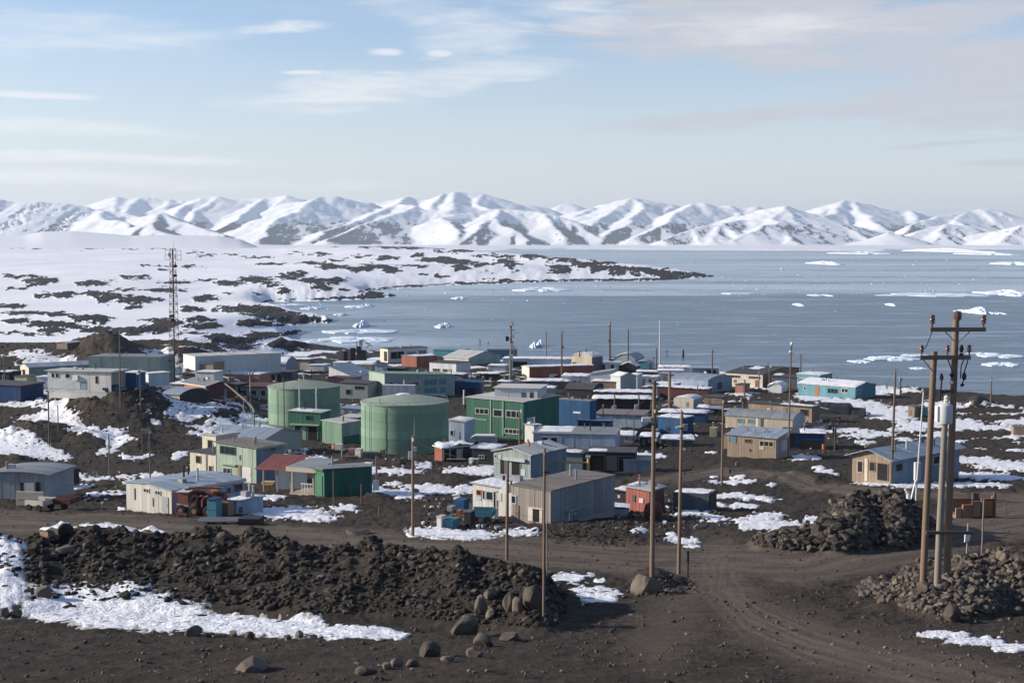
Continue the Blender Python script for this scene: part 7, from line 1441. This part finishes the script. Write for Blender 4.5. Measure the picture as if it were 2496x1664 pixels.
# litter nobody could count: boards, pipes and scrap between the huts
def litter(name, label, mat, n, seed, rects, lmin, lmax):
    r = random.Random(seed); mb = MB()
    for i in range(n):
        q = r.choice(rects); u_, v_ = r.uniform(q[0], q[1]), r.uniform(q[2], q[3]); p = P(u_, v_); mp = m_per_px(p); L = r.uniform(lmin, lmax)*mp; a = r.uniform(0, 3.14); t = r.uniform(.05, .22); tilt = r.uniform(-.25, .5)
        d = Vector((math.cos(a), math.sin(a), tilt))*L/2; c = p+Vector((0, 0, .1+abs(d.z)*.8)); mb.bar(c-d, c+d, t*r.uniform(.6, 2.2), t)
    o = mb.build(name, mat); tag(o, label, 'litter', kind='stuff')
_rc = [(560, 900, 905, 1000), (1070, 1300, 905, 965), (1300, 1620, 905, 1010), (1560, 1900, 930, 1060), (1440, 1700, 1000, 1110), (660, 1000, 1045, 1125), (1030, 1220, 1215, 1290), (1500, 1760, 1200, 1290), (100, 330, 1150, 1230), (330, 560, 930, 1010), (1900, 2120, 1010, 1110)]
for k, (mat, n) in enumerate((('wood', 330), ('darkgrey', 260), ('maroon', 140), ('grey', 220), ('black', 330), ('offwhite', 110))): litter('scrap_litter', ['weathered boards strewn between the huts', 'dark sheet scrap strewn between the huts', 'maroon scrap strewn between the huts', 'grey pipes and sheets strewn between the huts', 'black scrap strewn between the huts', 'pale scraps strewn between the huts'][k], mat, n, 70+k, _rc, 3, 11)
# ------------------------------------------------------------ rubble and boulders
def scatter(rect, n, smin, smax, seed, test, power=2.2, minh=None):
    rs = np.random.RandomState(seed); out = []
    k = 0
    while len(out) < n and k < n*6:
        k += 1
        u, v = rs.uniform(rect[0], rect[1]), rs.uniform(rect[2], rect[3])
        if not test(u, v): continue
        p = P(u, v)
        if minh is not None and float(gz(p.x, p.y)[0]-_bil(Zn_plain, Y_NEAR, A_COL, np.array([p.x]), np.array([p.y]))[0]) < minh: continue
        s = (smin+(smax-smin)*rs.uniform(0, 1)**power)
        out.append((np.array(p), s*m_per_px(p), s, u, v))
    return out
def heap_thing(name, label, rect, n, smin, smax, seed, test, meshes, mat, nparts=300, c=None, minh=None, power=3.6):
    st = scatter(rect, n, smin, smax, seed, test, power, minh); st.sort(key=lambda a: -a[2])
    cen = P(*c); root = thing(name, label, 'rubble', tuple(cen)); rs = random.Random(seed)
    for p, s, spx, u, v in st[:nparts]:
        o = bpy.data.objects.new('stone', rs.choice(meshes)); COL.objects.link(o); o.parent = root
        o.location = Vector(p)-cen+Vector((0, 0, s*.05)); o.scale = (s*rs.uniform(.85, 1.25), s*rs.uniform(.8, 1.1), s*rs.uniform(.75, 1.1)); o.rotation_euler = (rs.uniform(-.7, .7), rs.uniform(-.7, .7), rs.uniform(0, 6.28))
    rest = st[nparts:]
    o = joined_stones('small_stones', [p-np.array(cen)+np.array([0, 0, s*.1]) for p, s, *_ in rest], [s*1.1 for _, s, *_ in rest], mat, root, seed, meshes); o['kind'] = 'stuff'
    return root
_bu = [q[0] for q in BERM]; _bv = [q[1] for q in BERM]; _bh = BERM_H
def in_berm(u, v):
    yb = np.interp(u, _bu, _bv); h = np.interp(u, _bu, _bh)
    return yb-h*1.0 < v < yb+66+6*math.sin(u*.03) and u < 1400-(v-1380)*.2
SNOWSET = [q for q in SNOW if q[1] > 1270]
def on_snow(u, v): return any(((u-a)/(c*1.1))**2+((v-b)/(d*1.15))**2 < 1 for a, b, c, d in SNOWSET)
heap_thing('rubble_bank', 'long bank of dark rubble running along the road in the foreground', (-150, 1450, 1280, 1530), 6500, 3.5, 27, 31, lambda u, v: not on_snow(u, v), STONES+STONES[:6]+STONES_B[:2], 'stone_dark', c=(650, 1430), minh=.22, power=4.4)
heap_thing('rubble_heap', 'tall heap of dark rubble beside the road fork on the right', (1800, 2320, 1180, 1356), 2200, 5, 34, 32, lambda u, v: not on_snow(u, v), STONES+STONES_B[:3], 'stone_dark', c=(2085, 1335), minh=.25, power=3.0)
heap_thing('rubble_heap', 'low heap of brown rubble round the feet of the three poles', (2060, 2600, 1340, 1600), 2400, 4, 34, 33, lambda u, v: not on_snow(u, v), STONES_B+STONES[:5], 'stone_brown', c=(2300, 1500), minh=.2)
heap_thing('rubble_heap', 'small stony heap at the foot of the tall lamp pole', (1530, 1700, 1398, 1455), 240, 6, 18, 34, lambda u, v: ((u-1610)/85)**2+((v-1428)/26)**2 < 1, STONES+STONES_B[:3], 'stone_dark', 80, c=(1600, 1440))
heap_thing('rubble_strip', 'strip of stones and clods in front of the grey-brown hut', (1330, 1800, 1262, 1345), 420, 4, 15, 35, lambda u, v: ((u-1480)/190)**2+((v-1300)/32)**2 < 1 and not on_snow(u, v), STONES, 'stone_dark', 120, c=(1480, 1300))
G_B = 'boulders round the end of the rubble bank'
BOULD = [(1132, 1545, 76, 50, 'big rounded brown boulder at the right end foot of the rubble bank'), (1046, 1598, 72, 40, 'flat-topped brown boulder lowest in front of the rubble bank'), (1178, 1574, 58, 34, 'dark slab boulder right of the big rounded boulder'), (968, 1624, 38, 24, None), (943, 1630, 30, 20, None), (1005, 1624, 34, 24, None),
 (1300, 1484, 66, 74, 'tall pale split boulder high on the rubble bank end'), (1240, 1490, 34, 54, None), (1172, 1496, 36, 52, None), (1262, 1492, 32, 50, None), (1195, 1460, 40, 32, None), (1195, 1506, 32, 26, None), (1570, 1448, 82, 54, 'large pale boulder at the base of the tall lamp pole'),
 (471, 1548, 54, 24, 'dark boulder on the lower edge of the foreground snow strip'), (568, 1552, 26, 20, None), (607, 1556, 28, 20, None), (729, 1556, 28, 22, None), (700, 1558, 24, 16, None), (157, 1306, 50, 34, 'dark snow-capped boulder at the left end of the bank crest'), (82, 1350, 40, 34, 'black boulder between the two left snow patches'), (157, 1352, 50, 30, 'brown faced boulder on the left bank'), (104, 1456, 50, 34, 'rounded boulder at the snow edge on the left'), (548, 1312, 42, 18, 'grey rounded boulder on the crest of the rubble bank'), (10, 1500, 28, 24, 'dark boulder cut by the left edge on the snow'),
 (1160, 1600, 50, 26, None), (1240, 1560, 60, 22, None), (1090, 1612, 40, 18, None), (890, 1646, 60, 26, None),
 (612, 1636, 110, 34, 'half-buried tan rock slab in the bare foreground'), (2322, 1512, 48, 44, 'tan squared boulder on the near right slope'), (2446, 1366, 40, 30, 'rounded grey boulder at the far end of the near right heap'), (2253, 1446, 34, 36, 'pinkish boulder at the foot of the left near pole'), (2400, 1480, 34, 28, 'dark boulder on the near right slope'), (2482, 1500, 26, 30, 'pale boulder at the right edge'), (2150, 1470, 22, 16, 'pale stone at the left end of the near right heap'),
 (870, 1302, 78, 12, 'tan flat rock beside the road behind the bank'), (1995, 1300, 36, 34, 'pale split boulder on the left shoulder of the right rubble heap'), (2378, 990, 22, 20, 'small brown boulder on the snow by the shore')]
for i, (u_, v_, w_, h_, lab) in enumerate(BOULD):
    p = P(u_, v_); mp = m_per_px(p); t_ = boulder_mesh('boulder', 100+i, (w_*mp, w_*mp*.8, h_*mp*1.25), 'stone_brown' if i not in (2, 18, 19) else 'stone_dark'); t_.location = p+Vector((0, w_*mp*.15, h_*mp*.28)); t_.rotation_euler = (0, 0, i*1.3)
    if lab: tag(t_, lab, 'boulder')
    else: tag(t_, 'brown boulder among the loose blocks along the foot of the rubble bank', 'boulder', G_B)
# loose stones over the open foreground, part of the ground
gobj = bpy.data.objects['ground']; rs_ = random.Random(9)
def open_fg(u, v): return not on_snow(u, v) and not (in_berm(u, v)) and (v > 1530 or u > 1280)
st = scatter((-300, 2800, 1440, 1690), 5200, 2.5, 17, 41, open_fg, 5.0); st.sort(key=lambda a: -a[2])
for p, s, spx, u, v in st[:260]:
    o = bpy.data.objects.new('stone', rs_.choice(STONES[:5]+STONES_B)); COL.objects.link(o); o.parent = gobj; o.location = Vector(p)+Vector((0, 0, s*.15)); o.scale = (s, s*.9, s*.8); o.rotation_euler = (rs_.uniform(-.5, .5), rs_.uniform(-.5, .5), rs_.uniform(0, 6.28))
o = joined_stones('gravel', [p+np.array([0, 0, s*.1]) for p, s, *_ in st[260:]], [s for _, s, *_ in st[260:]], 'stone_brown', None, 5, GRIT); tag(o, 'loose gravel strewn over the bare foreground', 'gravel', kind='stuff')
st = scatter((-300, 2800, 1330, 1690), 9000, 1.6, 6, 43, open_fg, 2.5)
o = joined_stones('gravel', [p for p, s, *_ in st], [s for _, s, *_ in st], 'stone_brown', None, 7, GRIT); tag(o, 'fine grit strewn over the bare foreground and road', 'gravel', kind='stuff')
st2 = scatter((-50, 700, 840, 1135), 2200, 2.5, 11, 44, lambda u, v: not on_snow(u, v), 3.0)
o = joined_stones('gravel', [p+np.array([0, 0, s*.15]) for p, s, *_ in st2], [s for _, s, *_ in st2], 'stone_dark', None, 8, GRIT); tag(o, 'loose stones on the dark mounds at the left', 'gravel', kind='stuff')
st = scatter((-100, 2600, 930, 1440), 4200, 2.2, 10, 42, lambda u, v: not on_snow(u, v), 3.0)
o = joined_stones('gravel', [p+np.array([0, 0, s*.1]) for p, s, *_ in st], [s for _, s, *_ in st], 'stone_dark', None, 6, GRIT); tag(o, 'loose stones strewn over the town ground', 'gravel', kind='stuff')
# ------------------------------------------------------------ drifting ice
def on_sea(u, v): d = ray(u, v); t = -CAMZ/d[2]; return Vector((d[0]*t, d[1]*t, 0))
def floe(u, v, wpx, rows, hpx, seed, label=None, group=None, hump=0.0, parent=None):
    p = on_sea(u, v); mp = m_per_px(p); rs = np.random.RandomState(seed); rx = wpx*mp/2; ry = (on_sea(u, v-rows/2).y-on_sea(u, v+rows/2).y)/2; h = hpx*mp
    n, m = 28, 6; V_ = []; F_ = []
    ph = rs.uniform(0, 50)
    for j in range(m):
        f = 1-j/(m-1)
        for i in range(n):
            q = 2*math.pi*i/n; w = 1+.45*float(fbm(np.array([math.cos(q)*1.6+ph]), np.array([math.sin(q)*1.6]), 3)[0])
            z = h*(0.45+.55*min(1, 2.2*(1-f)))+h*hump*math.exp(-((f*math.cos(q)-.25)**2+(f*math.sin(q))**2)*6)+h*.35*rs.uniform(-1, 1)*(j > 0)
            V_.append((math.cos(q)*rx*f*w, math.sin(q)*ry*f*w, max(z, .05)))
    k = len(V_); V_ += [(math.cos(2*math.pi*i/n)*rx*1.02*(1+.45*float(fbm(np.array([math.cos(2*math.pi*i/n)*1.6+ph]), np.array([math.sin(2*math.pi*i/n)*1.6]), 3)[0])), math.sin(2*math.pi*i/n)*ry*1.02*(1+.45*float(fbm(np.array([math.cos(2*math.pi*i/n)*1.6+ph]), np.array([math.sin(2*math.pi*i/n)*1.6]), 3)[0])), -.4) for i in range(n)]
    for j in range(m-1): F_ += [(j*n+i, j*n+(i+1) % n, (j+1)*n+(i+1) % n, (j+1)*n+i) for i in range(n)]
    F_ += [(k+i, k+(i+1) % n, (i+1) % n, i) for i in range(n)]
    o = mesh_obj('ice_floe', V_, F_, MATS['sea_ice']); o.location = p
    return tag(o, label, 'ice floe', group)
FL = [(1320, 707, 132, 8, 4, 'long flat floe off the dark headland shore', .6), (875, 809, 165, 9, 4, 'upper long white floe near the town shore', .5), (870, 828, 180, 14, 4, 'broad broken floe nearest the town shore', .4), (880, 795, 34, 6, 6, 'small peaked floe left of the bay centre', 1.4), (1081, 796, 34, 6, 5, 'lone rounded floe in the middle of the bay', .7), (1300, 846, 14, 5, 6, 'left of two little bergs by the forked pole', 1.2), (1315, 843, 16, 5, 7, 'right of two little bergs by the forked pole', 1.2),
 (2385, 762, 50, 6, 7, 'domed white iceberg right of the open water', 1.0), (2360, 759, 60, 6, 3, 'flat turquoise-edged floe under the domed iceberg', .2), (2430, 764, 40, 4, 2, 'thin floe right of the domed iceberg', .2), (2098, 882, 50, 6, 3, 'short bright floe left of the near group of poles', .3), (2170, 875, 110, 9, 4, 'long bright floe behind the short bright floe', .5), (2230, 866, 70, 6, 2, 'thin ragged floe behind the left near pole', .2), (2440, 868, 110, 8, 3, 'ragged floe at the right edge below the poles', .3), (2440, 889, 90, 7, 4, 'low white floe right of the tall near pole', .5), (2400, 862, 70, 5, 2, 'thin floe strip right of the tall near pole', .2), (2240, 898, 40, 5, 2, 'small faint floe behind the transformer pole', .2),
 (2100, 618, 120, 3, 3, 'far white floe strip under the right mountains', .4), (2295, 613, 60, 4, 4, 'far domed iceberg under the right mountains', .8), (2400, 620, 80, 3, 3, 'far flat floe right of the domed iceberg', .2), (2472, 644, 60, 4, 4, 'white tabular berg at the right edge', .2), (2010, 643, 60, 4, 4, 'far thin floe in the skim ice', .4), (2280, 719, 230, 7, 3, 'long brash band edge right of the headland', .3), (2450, 717, 90, 9, 6, 'jumbled white brash pile at the right edge', .7), (1945, 744, 16, 4, 3, 'tiny floe in the open water, left of two', .6), (2170, 744, 14, 4, 3, 'tiny floe in the open water, right of two', .6), (2000, 720, 60, 4, 2, 'thin floe at the edge of the skim ice', .2), (1800, 716, 70, 3, 2, 'thin floe strip right off the dark headland', .2),
 (890, 747, 40, 4, 4, 'small floe off the second headland, right one', .5), (870, 749, 60, 3, 3, 'low floe off the second headland, left one', .3), (1120, 727, 34, 4, 3, 'small floe off the first dark point', .5), (700, 743, 80, 3, 2, 'thin floe strip along the inner bay', .2), (760, 752, 50, 4, 3, 'low floe in the inner bay', .4), (830, 768, 30, 3, 3, 'little floe beyond the lower headland', .4), (770, 833, 60, 5, 3, 'pale floe touching the stony shore', .4)]
for i, (u_, v_, w_, r_, h_, lab, hp) in enumerate(FL): floe(u_, v_, w_, r_, h_, 200+i, lab, 'ice floes on the bay', hp)
_n = np.random.RandomState(8); pts, szs = [], []
for i in range(900):
    if i < 650: u_, v_ = _n.uniform(700, 2900), 612+110*_n.uniform(0, 1)**.7
    else: u_, v_ = _n.uniform(620, 2600), _n.uniform(722, 850)
    s_ = shore_dist(np.array([u_]), np.array([v_]))[0]
    if s_ > -6 or (i >= 650 and (s_ < -120 and _n.uniform() < .85)): continue
    p = on_sea(u_, v_); mp = m_per_px(p); pts.append(np.array(p)+np.array([0, 0, .1])); szs.append(mp*_n.uniform(2.5, 9))
ic = [stone_mesh(300+i, 16, 'sea_ice', .16) for i in range(6)]
o = joined_stones('brash_ice', pts, szs, 'sea_ice', None, 9, ic); tag(o, 'small bits of brash ice floating all over the bay', 'brash ice', kind='stuff')
